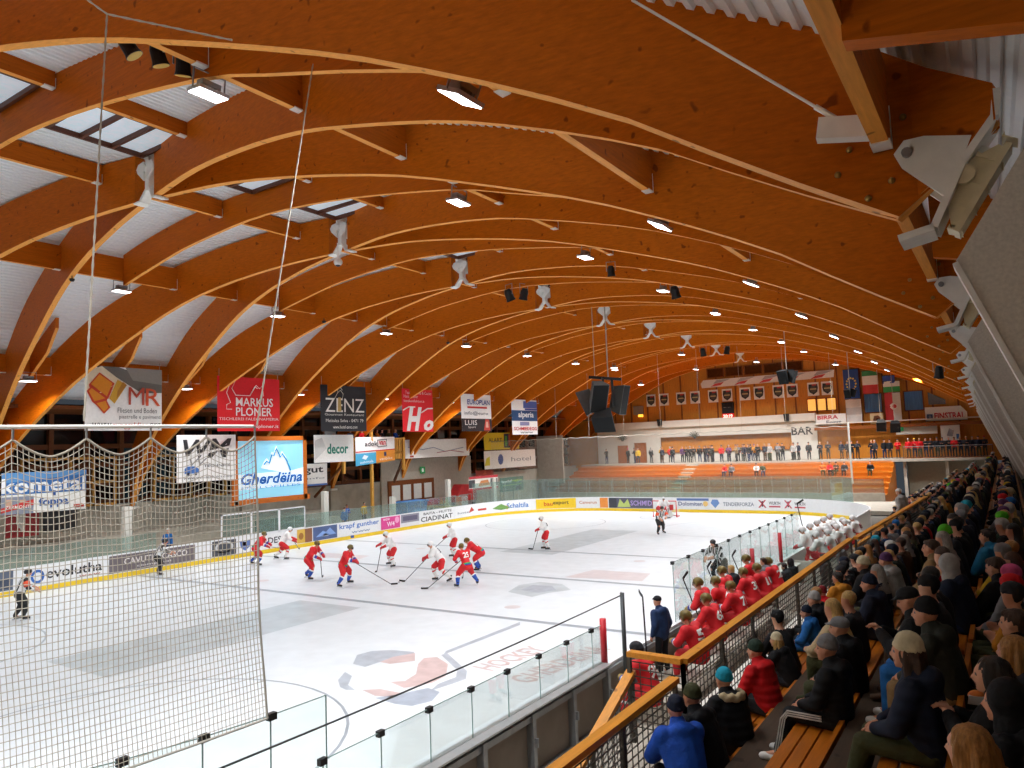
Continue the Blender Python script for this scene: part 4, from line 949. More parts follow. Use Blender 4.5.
# terraces of planked benches at the bar end
NT = 6
for i in range(NT):
    y = 70.6+1.05*i; z = 1.25+.40*i
    for j, (a, b) in enumerate(((-33, -20.6), (-19.2, -1.4))):
        t = thing('terrace_bench', f'long orange plank terrace at bar end, {ORD[i]} step up, {"banner side of stair" if j == 0 else "wide part beside crowd stair"}', 'bench', ((a+b)/2, y, z-.4), 'plank terraces at the bar end')
        slab('seat_plank', a, b, z, z+.06, y+.1, y+.55, BENCHW, parent=t); slab('riser_plank', a, b, z-.36, z-.04, y+.12, y+.16, BENCHW, parent=t)
mb = MB(); pr = [(69, 0), (69, .8)]
for i in range(NT): pr += [(70.6+1.05*i, .84+.4*i), (70.6+1.05*i, 1.2+.4*i)] if i else [(70.6, .8), (70.6, 1.2)]
pr += [(76.9, 1.2+.4*(NT-1)+.05), (76.9, 0)]
mb.prism(pr, lambda y, z: (-33.2, y, z-.02), lambda y, z: (-1.2, y, z-.02)); mb.build('floor_terrace', BENCHW, kind='structure')
for i in range(8): slab('stair_step', -20.5, -19.3, .8, 1.0+.32*i, 70.3+.8*i, 76.9, CONCL, kind='structure')
slab('floor_far', -33.2, .4, 0, .28, 60.4, 68.7, CONCL, kind='structure')
slab('wall_terrace', -33.2, -1.2, 0, .95, 68.7, 69, CONCL, kind='structure')
slab('trim_terrace', -33.2, -1.2, 1.5, 1.56, 68.75, 68.83, BATTEN, kind='structure')
for i in range(13):
    x = -33+2.45*i; t = thing('terrace_screen', f'low greenish glass screen before the plank terraces, {ordinal(i)} from banner side', 'glass pane', (x, 68.8, .95), 'screens before the terraces')
    slab('pane', x+.05, x+2.38, .97, 2.1, 68.8, 68.815, GLT, parent=t); slab('post', x-.03, x+.03, .95, 2.12, 68.77, 68.83, GALV, parent=t)
# raised wing on the banner side of the terraces
mb = MB(); mb.prism([(-33.2, 0), (-33.2, 6.9), (-36.5, 6.9), (-36.5, 0)], lambda x, z: (x, 72.5, z), lambda x, z: (x, 72.7, z)); mb.build('wall_far_left', CONCL, kind='structure')
# ================================================================== banner side
GREYC = mat('grey_concrete', '#b0aa9c', .85, 0, .15, 1.2, bump=.08, bscale=30)
WINW = wood('window_timber', '#7a4216', .75, 2, 1)
NIGHTG = mat('night_pane', '#15161a', .08, 0, .3, .8)
slab('wall_left', -37.2, -36.9, 0, 3.25, -9, 83, GREYC, kind='structure') if False else None
mb = MB(); mb.box(-36.9, -36.6, -9, 83, 0, 3.3); mb.mi = 1; mb.box(-37.9, -37.7, -9, 83, 3.3, 9.2)
mb.mi = 2
for z in (3.3, 4.4, 5.5, 6.6, 7.7): mb.box(-37.7, -37.45, -9, 83, z, z+.28)
for i in range(46): mb.box(-37.7, -37.4, -8+2*i, -7.75+2*i, 3.3, 9.2)
mb.box(-37.8, -33.1, -9, 83, 8.62, 8.8)
mb.build('wall_left', [GREYC, NIGHTG, WINW], kind='structure')
mb = MB(); prl = [(-30.9, 0), (-30.9, .35), (-32.2, .35), (-32.2, .8), (-33.4, .8), (-33.4, 1.25), (-34.6, 1.25), (-34.6, 1.7), (-36.7, 1.7), (-36.7, 0)]
mb.prism(prl, lambda x, z: (x, -8, z), lambda x, z: (x, 40, z)); mb.box(-36.7, -30.9, 40, 62, 0, .3)
mb.build('floor_left', GREYC, kind='structure')
for k in range(0, 7):                                  # concrete feet of the arches
    p = left_foot(k-1); t = thing('arch_foot', f'concrete pedestal under timber arches on banner side, {ordinal(k)} from camera', 'pedestal', (p.x, p.y, 0), 'arch pedestals')
    mb = MB(); mb.box(p.x-.55, p.x+.35, p.y-.45, p.y+.45, .2, 2.95); mb.build('block', GREYC, t); MB().box(p.x-.45, p.x+.3, p.y-.3, p.y+.3, 2.95, 3.1).build('base_plate', STEELW, t)
for i, (y, z0, z1) in enumerate(((23.2, 1.0, 3.4), (36.85, .9, 3.25), (43.5, .3, 2.4), (50.2, .3, 3.3), (56.8, .3, 3.1))):
    tag(MB().box(-31.65, -31.35, y-.2, y+.2, z0-.7 if z0 > .5 else .3, z1).build('white_post', mat('white_post', '#e2dfd6', .6, 0, .04)), f'square white post behind the banner-side boards, {ORD[i]} from camera', 'post', 'white posts on the banner side', 'thing')
# timber frames on top of the concrete wall
TANW = wood('tan_timber', '#d29a44', .8, 2, 2)
for i, y0 in enumerate((20.2, 27.6)):
    t = thing('timber_frame', f'open tan timber lattice frame on concrete wall, {["beside the big blue banner", "behind the screen"][i]}', 'frame', (-36.4, y0, 3.3))
    mb = MB(); y1 = y0+5
    for k in range(5): mb.box(-36.5, -36.35, y0+k*1.25-.06, y0+k*1.25+.06, 3.3, 6.1)
    mb.build('upright', TANW, t); mb = MB()
    for z in (3.3, 4.6, 5.98): mb.box(-36.5, -36.35, y0, y1, z, z+.14)
    mb.build('crossbar', TANW, t)
# hanging banners ------------------------------------------------------
def banner(name, lab, X, y0, y1, z0, z1, items, bg='#dedcd8', cat='banner', group=None, hooks=True, sway=.012, z0b=None, z1b=None):
    """cloth in the plane x = X; u runs away from the camera, v up"""
    t = thing(name, lab, cat, (X, (y0+y1)/2, z0), group)
    z0b = z0 if z0b is None else z0b; z1b = z1 if z1b is None else z1b
    def f(u, v, off=0.): 
        return (X+off+sway*math.sin(u*5+v*3+X), y0+(y1-y0)*u, (z0+(z0b-z0)*u)*(1-v)+(z1+(z1b-z1)*u)*v)
    n = 8; mb = MB(); vs = [f(i/n, j/n) for j in range(n+1) for i in range(n+1)]
    mb.add(vs, [(j*(n+1)+i, j*(n+1)+i+1, (j+1)*(n+1)+i+1, (j+1)*(n+1)+i) for j in range(n) for i in range(n)])
    if min(int(bg[i:i+2], 16) for i in (1, 3, 5)) > 0xc0: bg = '#'+''.join('%02x' % min(250, int(bg[i:i+2], 16)+26) for i in (1, 3, 5))
    mb.build('cloth', ink(bg, .7), t)
    lay = .016
    for it in items:
        m2 = MB(); o = lay; lay += .004
        fn = lambda u, v: f(u, v, o)
        if it[0] == 'poly':
            m2.add([fn(*p) for p in it[2]], [tuple(range(len(it[2])))]); m2.build('printed_mark', ink(it[1]), t)
        elif it[0] == 'box':
            k = 8; us = [it[2]+(it[3]-it[2])*i/k for i in range(k+1)]; m2.strip([fn(u, it[4]) for u in us], [fn(u, it[5]) for u in us]); m2.build('printed_mark', ink(it[1]), t)
        elif it[0] == 'line':
            pts = [Vector(fn(*p)) for p in it[2]]; m2.tube(pts, it[3], 5); m2.build('printed_line', ink(it[1]), t)
        else: write(m2, it[0], it[2], it[3], it[4], it[5], fn, it[6] if len(it) > 6 else .015, it[7] if len(it) > 7 else 0); m2.build('lettering', ink(it[1]), t)
    if hooks:
        mb = MB()
        for u in (.03, .97):
            p = Vector(f(u, 1)); mb.tube([p, p+Vector((0, 0, max(.3, min(2, roof_z(X)-1.0-p.z))))], .012, 5)
        mb.build('hanging_cord', CORD, t)
    return t
G1 = 'big banners hanging under the lower purlins'
OR, DR, RD = '#d8861c', '#7a2a12', '#c2371f'
BX = -29.4
banner('hanging_banner', 'grey and white banner with orange tile picture and big serif letters M R', BX, 19.95, 23.85, 7.32, 10.5, [
    ('poly', '#6a6660', [(.1, 1), (1, 1), (1, .62), (.72, .6), (.55, .72), (.3, .9)]), ('poly', '#8d8880', [(.5, 1), (1, 1), (1, .75), (.6, .8)]),
    ('poly', '#e6d6b8', [(0, .62), (.02, .9), (.2, 1), (.45, .78), (.38, .66), (.1, .52)]),
    ('poly', RD, [(0.043, .70), (0.172, .90), (0.361, .74), (0.284, .49), (0.052, .66)]), ('poly', OR, [(0.069, .71), (0.172, .87), (0.335, .74), (0.267, .53)]),
    ('poly', RD, [(0.017, .60), (0.069, .68), (0.275, .50), (0.232, .30), (0.086, .44)]), ('poly', OR, [(0.043, .60), (0.077, .65), (0.249, .50), (0.112, .45)]),
    ('poly', RD, [(0.112, .42), (0.258, .48), (0.310, .36), (0.232, .26)]), ('poly', OR, [(0.138, .42), (0.249, .46), (0.284, .36), (0.232, .29)]),
    ('poly', '#c9982c', [(0.292, .50), (0.396, .80), (0.516, .72), (0.361, .42)]), ('poly', '#a8701c', [(0.396, .62), (0.464, .77), (0.516, .72), (0.387, .50)]),
    ('M', '#b5452f', .54, .75, .41, .69, .0), ('R', '#d0502a', .77, .97, .40, .68, .0), ('Fliesen und Boden', '#3a3632', .40, .92, .28, .36, .0), ('piastrelle e pavimenti', '#3a3632', .42, .98, .17, .25, .0),
    ('www.', '#3a3632', .08, .34, .03, .12, .0), ('runggaldier', RD, .34, .8, .02, .13, .01), ('.org', '#3a3632', .8, .97, .03, .12, .0)], '#dad8d4', group=G1)
banner('hanging_banner', 'red banner with white outlined plane tool and two lines of white capitals', BX, 27.15, 31.45, 7.28, 10.42, [
    ('line', '#f2e6e2', [(.27, .92), (.2, .9), (.14, .7), (.2, .52), (.14, .48), (.14, .40), (.22, .4)], .022), ('line', '#f2e6e2', [(.27, .92), (.22, .78), (.28, .66), (.5, .66), (.58, .84), (.62, .8)], .022), ('line', '#f2e6e2', [(.5, .66), (.6, .86), (.66, .8), (.7, .86), (.72, .66)], .02),
    ('MARKUS', '#f6efec', .28, .88, .46, .62, .012), ('PLONER', '#f6efec', .28, .86, .28, .44, .012), ('TISCHLEREI FALEGNAMERIA', '#f2dede', .02, .97, .2, .25, .0), ('www.markusploner.it', '#f2e2e0', .1, .97, .04, .12, .01)], '#e01822', group=G1)
banner('hanging_banner', 'black banner with large white serif name and gilded figure', BX, 34.7, 38.8, 7.25, 10.3, [
    ('ZENZ', '#e8e4dc', .1, .95, .42, .72, .0), ('poly', '#b89a5a', [(.36, .43), (.44, .43), (.43, .74), (.37, .74)]), ('line', '#d8d0c0', [(.3, .72), (.36, .84), (.42, .9), (.48, .82), (.46, .72)], .02), ('line', '#d8d0c0', [(.36, .84), (.36, .93), (.42, .96), (.46, .9)], .018), ('Gourmet Restaurant', '#d8d4cc', .08, .94, .34, .39, .0), ('Meisules Selva - 0471 79', '#e2ded6', .1, .92, .2, .27, .0), ('www.hotel-zenz.com', '#e2ded6', .25, .78, .06, .13, .0)], '#26262b', group=G1)
banner('hanging_banner', 'red banner with huge white script capital H beneath small white lines', BX, 42.5, 46.0, 7.2, 10.4, [
    ('H', '#f4eeea', .12, .62, .02, .58, .05, .3), ('o', '#f4eeea', .68, 1.0, .02, .28, .05, .3), ('line', '#f4eeea', [(.02, .5), (.2, .58), (.4, .58)], .05), ('line', '#f4eeea', [(.6, .45), (.8, .55), (.98, .56)], .05), ('Tessuti Intimo & Cucito', '#f2dede', .1, .95, .88, .95, .0), ('Hans Pattner', '#f2dede', .05, .5, .79, .86, .0), ('hanskonfektion.it', '#f2dede', .05, .7, .69, .75, .0)], '#e21e28', group=G1)
banner('hanging_banner', 'white and black banner with blue capitals, red bar and small red figure', BX, 49.6, 53.8, 7.22, 10.3, [
    ('box', '#2a2a30', 0, 1, 0, .34), ('box', '#c23438', .2, .85, .62, .67), ('EUROPLAN', '#3a4f90', .2, .95, .72, .86, .02), ('info@euro', '#4a4a58', .1, .88, .42, .54, .0), ('LUIS', '#e4e2de', .1, .5, .17, .3, .0), ('Sport', '#e4e2de', .2, .45, .07, .14, .0), ('poly', '#c84a40', [(.72, .02), (.94, .02), (.9, .32), (.78, .33)]), ('poly', '#e0b0a0', [(.78, .1), (.88, .1), (.86, .26), (.8, .26)])], '#dfddda', group=G1)
banner('hanging_banner', 'banner of three stacked fields, blue ones above white with red letters', BX, 57.0, 61.3, 6.9, 10.1, [
    ('box', '#1f4a78', 0, 1, .39, .69), ('box', '#4a66b0', .45, 1, .76, .96), ('alperia', '#eef0f2', .25, .85, .44, .66, .02), ('box', '#3a509a', .5, 1, .7, .75), ('SCHMIEDEGG', '#c83038', .06, .96, .12, .22, .02), ('poly', '#8a88b0', [(.3, .26), (.66, .26), (.66, .36), (.3, .36)]), ('www', '#50505a', .3, .8, .03, .08, .0)], '#dddcda', group=G1)
# second line
banner('wall_banner', 'white banner with bold striped black letters and small blue car', -30.6, 25.45, 29.2, 4.5, 7.12, [
    ('W', '#2a2a2e', .1, .58, .5, .9, .03, .25), ('M', '#2a2a2e', .5, .92, .5, .92, .03, .25), ('poly', '#e6e4e0', [(.1, .48), (.92, .72), (.92, .77), (.1, .53)]), ('W', '#8a8a8c', .2, .5, .34, .5, .0, .25), ('TECHNICS', '#3a3a40', .44, .9, .3, .36, .01), ('poly', '#3f6fb4', [(.12, .18), (.36, .18), (.36, .27), (.28, .33), (.16, .33), (.12, .28)]), ('poly', '#1f2a44', [(.16, .14), (.2, .14), (.2, .2), (.16, .2)]), ('poly', '#1f2a44', [(.28, .14), (.32, .14), (.32, .2), (.28, .2)]), ('www.wm-technics.com', '#4a4a50', .1, .92, .06, .12, .0)], '#e0dfdc', hooks=False)
banner('wall_banner', 'white banner with one green lowercase word beside the screen', -30.6, 35.15, 38.7, 5.22, 7.06, [('decor', '#1f7a68', .32, .86, .3, .68, .03), ('poly', '#d2d2ce', [(.02, .1), (.3, .5), (.2, .9), (.02, .8)])], '#dddbd6', hooks=False)
banner('wall_banner', 'part hidden white banner with black lettering under the green-lettered one', -32.4, 35.6, 37.9, 3.65, 5.15, [('gut', '#2c2c30', .1, .85, .5, .85, .02), ('info', '#7a7a80', .2, .9, .3, .38, .0), ('box', '#4a70b0', 0, 1, 0, .08)], '#d6d3cd', hooks=False)
banner('wall_banner', 'big blue and white banner with fat white word, seen through the net', -33, 17.9, 21.85, 3.42, 5.43, [
    ('box', '#2f6cb0', 0, 1, .47, 1), ('poly', '#5a92c8', [(0, .75), (1, .9), (1, 1), (0, 1)]), ('kometal', '#f2f5f8', .0, .99, .5, .86, .02), ('foppa', '#2f5a9c', .42, .78, .1, .36, .03), ('poly', '#2f5a9c', [(.58, .4), (.62, .4), (.62, .52), (.58, .52)]), ('box', '#8a90a0', 0, .36, 0, .42), ('poly', '#c8a088', [(.05, .2), (.12, .2), (.12, .36), (.05, .36)]), ('poly', '#c8a088', [(.2, .2), (.27, .2), (.27, .34), (.2, .34)]), ('poly', '#c8352f', [(.0, .04), (.36, .2), (.36, .34), (.0, .16)]), ('box', '#b84038', .84, .97, .06, .14), ('ZERMONTI', '#f2e8e4', .04, .33, .13, .21, .01)], '#dcdcd8', hooks=False, z0b=3.40)
banner('wall_banner', 'red and white cloth with dark block beneath the big blue banner', -34.2, 18.6, 22.0, 2.2, 3.5, [('box', '#a02c30', .0, .45, 0, 1), ('box', '#ded8d2', .14, .26, .2, 1), ('box', '#2c2a2c', .5, 1, .1, 1)], '#8a8478', hooks=False)
# LED screen
t = thing('video_screen', 'large lit screen showing blue mountain outline and script word in orange timber frame', 'screen', (-31.4, 31.3, 3.2))
x0, ya, yb, za, zb = -31.2, 29.75, 34.75, 3.22, 6.75
SCR = mat('screen_blue', '#8fd0ea', .3, 0, .12, .35, (1, 3, .6), emit=.75)
slab('panel', x0-.1, x0, za, zb, ya, yb, SCR, parent=t)
mb = MB()
for a, b, c, d in ((ya-.28, ya, za-.28, zb+.28), (yb, yb+.28, za-.28, zb+.28), (ya-.28, yb+.28, zb, zb+.28), (ya-.4, yb+.5, za-.32, za)): mb.box(x0-.16, x0+.06, a, b, c, d)
mb.build('frame', wood('screen_timber', '#c8681a', .8, 2, 1), t)
sf = lambda u, v: (x0+.01, ya+(yb-ya)*u, za+(zb-za)*v)
mts = [(.38, .58), (.42, .64), (.46, .6), (.5, .75), (.53, .73), (.57, .86), (.63, .7), (.66, .76), (.72, .66), (.76, .55), (.79, .45)]
mb = MB(); mb.add([sf(*p) for p in [(.3, .5)]+[(a, b+.04) for a, b in mts]+[(.82, .42), (.7, .38), (.4, .42)]], [tuple(range(15))]) if False else None
mb.add([sf(*p) for p in [(.34, .52)]+[(a, b+.05) for a, b in mts]+[(.8, .40)]], [tuple(range(len(mts)+2))]); mb.build('picture_shape', ink('#eaf6fa', emit=.85), t)
mb = MB(); mb.tube([(x0+.03, *sf(*p)[1:]) for p in mts], .05, 6); mb.build('picture_line', ink('#2f8fc0', emit=.6), t)
mb = MB(); write(mb, 'Gherdëina', .04, .98, .24, .44, lambda u, v: (x0+.04, *sf(u, v)[1:]), .03, .25); mb.build('lettering', ink('#1f5fa8', emit=.5), t)
mb = MB(); mb.add([(x0+.015, *sf(*p)[1:]) for p in [(0, .16), (1, .2), (1, .5), (.85, .46), (0, .42)]], [(0, 1, 2, 3, 4)]); mb.build('picture_shape', ink('#e2f4fa', emit=.8), t)
mb = MB(); write(mb, 'DOLOMITES', .05, .95, .17, .215, lambda u, v: (x0+.03, *sf(u, v)[1:]), .0); mb.build('lettering', ink('#3f7fb8', emit=.5), t)
# balcony --------------------------------------------------------------
t = thing('wooden_balcony', 'tan boarded wooden balcony full of onlookers behind white banner', 'balcony', (-34, 43.3, 4.9))
slab('deck', -36.4, -33, 5.62, 5.82, 40.0, 46.6, TANW, parent=t)
mb = MB()
for i in range(34): mb.box(-33.06, -33, 40+.2*i, 40.13+.2*i, 5.2, 6.75)
mb.build('slatted_front', TANW, t); slab('top_rail', -33.12, -32.94, 6.75, 6.87, 39.9, 46.7, TANW, parent=t)
mb = MB()
for y in (40.05, 42.9, 46.5): mb.box(-33.1, -32.9, y-.1, y+.1, .3 if y == 42.9 else 4.3, 9.0 if y == 42.9 else 6.9)
mb.build('post', TANW, t)
mb = MB(); mb.bar((-33.1, 46.4, 4.9), (-35.8, 48.4, 3.3), .12, .3); mb.build('brace', WINW, t); mb = MB(); mb.bar((-33.2, 40.1, 4.9), (-36.2, 40.1, 2.6), .15, .15); mb.build('brace', WINW, t)
banner('balcony_banner', 'white blue and orange banner on the front of wooden balcony', -32.9, 41.15, 45.4, 4.8, 6.95, [
    ('box', '#48a8d0', 0, .5, 0, .42), ('box', '#e09030', .5, 1, 0, .46), ('box', '#c8303a', 0, 1, .46, .5), ('adok', '#4a4a50', .22, .55, .66, .84, .02), ('van', '#c04048', .58, .76, .68, .84, .03), ('line', '#4a4a50', [(.55, .88), (.78, .9), (.78, .64), (.55, .62), (.55, .88)], .03), ('poly', '#eaf4f8', [(.15, .24), (.2, .36), (.3, .3), (.24, .18)]), ('autonala', '#eaf4f8', .1, .42, .06, .16, .0), ('vanbike', '#fae8d0', .58, .92, .08, .2, .0), ('poly', '#3a3a60', [(.7, .24), (.76, .24), (.76, .4), (.7, .4)])], '#e2e0dc', hooks=False, z0b=5.1)
# longer boards between the arch feet further on
def wb(lab, y0, y1, z0, z1, bg, items, X=-35.2): return banner('wall_banner', lab, X, y0, y1, z0, z1, items, bg, hooks=False, sway=.02)
wb('pale banner with grey sketch lines on the parapet past the balcony', 48.6, 58.2, 5.15, 6.75, '#d9d6d0', [('line', '#8a8fa8', [(.1, .6), (.3, .45), (.45, .55), (.62, .3), (.9, .5)], .03), ('line', '#b05050', [(.5, .25), (.7, .35), (.9, .22)], .03), ('poly', '#b04838', [(.12, .05), (.17, .05), (.17, .15), (.12, .15)])])
wb('yellow and dark two-field banner above the blue dot banner', 61.2, 67.5, 5.6, 7.3, '#e4c62c', [('box', '#3a3f58', .55, .85, .1, .95), ('ALART', '#6a5418', .12, .5, .45, .7, .02), ('poly', '#60b050', [(.58, .2), (.64, .2), (.64, .8), (.58, .8)]), ('poly', '#d06040', [(.68, .2), (.74, .2), (.74, .9), (.68, .9)])], -35.6)
wb('white banner with round blue sign below the yellow banner', 61.0, 70.5, 3.7, 5.5, '#dddad4', [('poly', '#3a5a98', [(.3+.05*math.cos(k*PI/6), .5+.3*math.sin(k*PI/6)) for k in range(12)]), ('poly', '#e0d040', [(.0, .2), (.1, .2), (.1, .7), (.04, .6)]), ('hotel', '#8a8a90', .5, .9, .35, .6, .0)], -35.5)
wb('small red and white sign on the grey wall beyond the doors', 60.2, 63.2, 2.6, 3.6, '#a8483c', [('Gardena', '#ecd8cc', .1, .92, .2, .5, .01), ('poly', '#b8583c', [(.4, .6), (.5, 1), (.6, .6)])], -36.0)
banner('ledge_banner', 'red and white striped banner with food picture at far corner of boards', -31.6, 53.2, 57.6, 2.15, 3.35, [('box', '#c8404a', 0, 1, .82, 1), ('box', '#c8404a', 0, 1, 0, .14), ('box', '#4a4a50', .0, .2, .2, .75), ('box', '#4a4a50', .74, .98, .2, .75), ('poly', '#d89058', [(.3, .25), (.7, .3), (.65, .7), (.4, .65)])], '#dfd8d2', hooks=False)
banner('ledge_banner', 'dark green banner with pale lettering at far corner of boards', -31.6, 57.9, 61.9, 1.7, 3.0, [('bauerhof', '#e2e8e2', .08, .5, .62, .82, .02), ('maggiore', '#a8c860', .52, .92, .62, .82, .02), ('poly', '#8aa860', [(.1, .4), (.9, .45), (.9, .5), (.1, .45)]), ('poly', '#3a4448', [(.65, .05), (.9, .1), (.85, .35), (.7, .35)])], '#5a7468', hooks=False)
# doors and small things at the ground beyond the balcony
slab('wall_door_bay', -36.55, -36.4, .3, 5.1, 47.5, 60, mat('pale_render', '#b8b0a2', .8, 0, .08), kind='structure')
t = thing('glazed_doors', 'brown doors with four white panes under green exit sign', 'door', (-36.3, 51, .3)); slab('leaf', -36.4, -36.3, .3, 3.3, 48.2, 54.2, WINW, parent=t)
for i in range(4): slab('pane', -36.3, -36.26, 1.6, 2.9, 48.6+1.4*i, 49.6+1.4*i, mat('lit_pane', '#c9ccc8', .4, 0, .05, emit=.25), parent=t)
t = thing('exit_sign', 'small green exit sign above the brown glazed doors', 'sign', (-36.2, 52.6, 4.0)); slab('case', -36.3, -36.2, 3.75, 4.35, 52.3, 52.9, ink('#2f8a50', emit=.8), parent=t); slab('symbol', -36.2, -36.19, 3.9, 4.2, 52.45, 52.65, ink('#e6f0e6', emit=.8), parent=t)
BLUE = mat('blue_tarp', '#2f78c0', .45, 0, .2, 3); REDT = mat('red_tarp', '#b0262a', .5, 0, .2, 3)
for nm, lab, x0_, y0_, w_, d_, h_, m in (('blue_crate', 'heap-shaped blue plastic bin beside the white post', -32.7, 45.3, 1.2, 2.0, 1.45, BLUE),):
    t = thing(nm, lab, 'bin', (x0_, y0_, .3)); mb = MB(); mb.prism([(0, 0), (d_, 0), (d_+.25, h_), (-.25, h_)], lambda a, z: (x0_, y0_+a, .3+z), lambda a, z: (x0_+w_, y0_+a, .3+z)); mb.build('tub', m, t); mb = MB(); mb.box(x0_-.08, x0_+w_+.08, y0_-.35, y0_+d_+.35, .3+h_, .42+h_); mb.build('lid', m, t)
    mb = MB(); mb.box(x0_+w_, x0_+w_+.06, y0_+.6, y0_+1.2, .9, 1.2); mb.box(x0_+w_, x0_+w_+.06, y0_+1.4, y0_+1.8, .9, 1.2); mb.build('handle', ink('#5a9ad8'), t)
t = thing('red_cart', 'long red covered cart standing before the brown doors', 'cart', (-34.5, 53, .3)); mb = MB(); mb.box(-35, -34, 50.5, 57.5, 1.1, 1.55); mb.prism([(54.6, 1.55), (57.6, 1.55), (57.3, 2.5), (55.4, 2.6)], lambda y, z: (-35, y, z), lambda y, z: (-34, y, z)); mb.build('cover', REDT, t)
for y in (51, 57): MB().tube([(-35, y, .6), (-34, y, .6)], .3, 14).build('wheel', DARK, t)
slab('frame', -34.95, -34.05, .75, 1.1, 50.6, 57.4, GALV, parent=t)
for i in range(6):
    y = 47.5+2.2*i; tag(MB().tube([(-31.6, y, .3), (-31.6, y, 1.9), (-31.6, y+1.6, 1.9), (-31.6, y+1.6, .3)], .035, 6).build('crowd_barrier', GALV), f'bent tube barrier behind far banner-side boards, {ordinal(i)} from camera', 'barrier', 'tube barriers')
# ================================================================== people
def cap(mb, a, b, ra, rb, n=10):
    """tapered limb piece with round ends"""
    a = Vector(a); b = Vector(b); d = b-a
    if d.length < 1e-4: mb.ball(a, max(ra, rb), n, 6); return
    d.normalize(); pts = []; rs = []
    for t in (90, 60, 30, 0): pts.append(a-d*ra*math.sin(math.radians(t))); rs.append(max(ra*math.cos(math.radians(t)), .001))
    for t in (0, 30, 60, 90): pts.append(b+d*rb*math.sin(math.radians(t))); rs.append(max(rb*math.cos(math.radians(t)), .001))
    mb.tube(pts, rs, n)
def blob(mb, name, voxel, smooth=4, paint=None, extra=None, mats=()):
    """grow the overlapping pieces into ONE skin and smooth it"""
    me = bpy.data.meshes.new(name); me.from_pydata(mb.v, [], mb.f)
    o = bpy.data.objects.new(name, me); COL.objects.link(o)
    r = o.modifiers.new('r', 'REMESH'); r.mode = 'VOXEL'; r.voxel_size = voxel
    if smooth: s = o.modifiers.new('s', 'SMOOTH'); s.factor = .5; s.iterations = smooth
    dg = bpy.context.evaluated_depsgraph_get()
    out = bpy.data.meshes.new_from_object(o.evaluated_get(dg))
    bpy.data.objects.remove(o); bpy.data.meshes.remove(me)
    vs = [tuple(v.co) for v in out.vertices]; fs = [tuple(p.vertices) for p in out.polygons]
    mi = [paint(p.center) if paint else 0 for p in out.polygons]
    bpy.data.meshes.remove(out)
    if extra is not None:
        n = len(vs); vs += extra.v; fs += [tuple(i+n for i in f) for f in extra.f]; mi += extra.m
    out = bpy.data.meshes.new(name); out.from_pydata(vs, [], fs)
    for m in mats: out.materials.append(m)
    out.polygons.foreach_set('material_index', mi); out.polygons.foreach_set('use_smooth', [True]*len(fs)); out.update()
    return out
def fingers(mb, wrist, d, up, side):
    """palm side vectors: d along the hand, up its back, side = +1 / -1 for the thumb's side; five unequal bent fingers"""
    d = Vector(d).normalized(); up = Vector(up).normalized(); s = d.cross(up).normalized()*side; w = Vector(wrist)
    for k, (off, L) in enumerate(((.028, .068), (.010, .078), (-.010, .072), (-.028, .056))):
        b = w+d*.085+s*off; m = b+d*L*.55-up*.012; e = m+d*L*.4-up*.035
        mb.tube([b-d*.02, b, m, e], [.009, .0095, .0088, .006], 6)
    b = w+d*.03+s*.034; m = b+s*.024+d*.034-up*.012; e = m+d*.03-up*.012
    mb.tube([b-s*.01, b, m, e], [.011, .012, .0105, .007], 6)
SKIN = [mat('skin_'+str(i), c, .55, 0, .08, 12, spec=.3) for i, c in enumerate(('#c98f72', '#b97d60', '#d8a184'))]
LIP = mat('lip', '#9a4a42', .5, 0, .05); EYE = mat('eye', '#1c1614', .3, 0, .05)
def joints(kind, lean=.08, spread=.12, arms='lap', hy=0., hp=0., feet=0.):
    J = {}
    if kind == 'sit':
        J['pel'] = (0, 0, .10); J['waist'] = (0, lean*.35, .27); J['chest'] = (0, lean*.75, .43); J['neck'] = (0, lean, .575); J['head'] = (0, lean+.04, .738)
        for s, n in ((1, 'R'), (-1, 'L')):
            J['sh'+n] = (s*.175, lean*.9, .525); J['hip'+n] = (s*.09, 0, .085); J['kn'+n] = (s*spread, .43, .09); J['an'+n] = (s*(spread-.01), .45+feet, -.335); J['toe'+n] = (s*(spread+.02), .62+feet, -.385)
            if arms == 'lap': J['el'+n] = (s*.25, lean+.09, .27); J['wr'+n] = (s*.10, lean*.5+.31, .19)
            elif arms == 'clasp': J['el'+n] = (s*.23, lean+.16, .27); J['wr'+n] = (s*.045, lean+.36, .2)
            elif arms == 'cross': J['el'+n] = (s*.235, lean+.10, .29); J['wr'+n] = (-s*.05, lean+.22, .33+.03*s)
            elif arms == 'hold': J['el'+n] = (s*.22, lean+.12, .29); J['wr'+n] = (s*.05, lean+.30, .43)
            else: J['el'+n] = (s*.27, lean-.02, .26); J['wr'+n] = (s*.22, lean+.16, .12)
    else:
        J['pel'] = (0, 0, .93); J['waist'] = (0, .01, 1.1); J['chest'] = (0, lean*.5, 1.28); J['neck'] = (0, lean*.8, 1.44); J['head'] = (0, lean+.03, 1.625)
        for s, n in ((1, 'R'), (-1, 'L')):
            J['sh'+n] = (s*.18, lean*.6, 1.39); J['hip'+n] = (s*.09, 0, .9); J['kn'+n] = (s*.11, .03, .5); J['an'+n] = (s*.12, -.02, .09); J['toe'+n] = (s*.14, .15, .035)
            if arms == 'hold': J['el'+n] = (s*.23, lean+.08, 1.14); J['wr'+n] = (s*.08, lean+.27, 1.2)
            else: J['el'+n] = (s*.25, -.02, 1.13); J['wr'+n] = (s*.24, .08, .89)
    return {k: Vector(v) for k, v in J.items()}
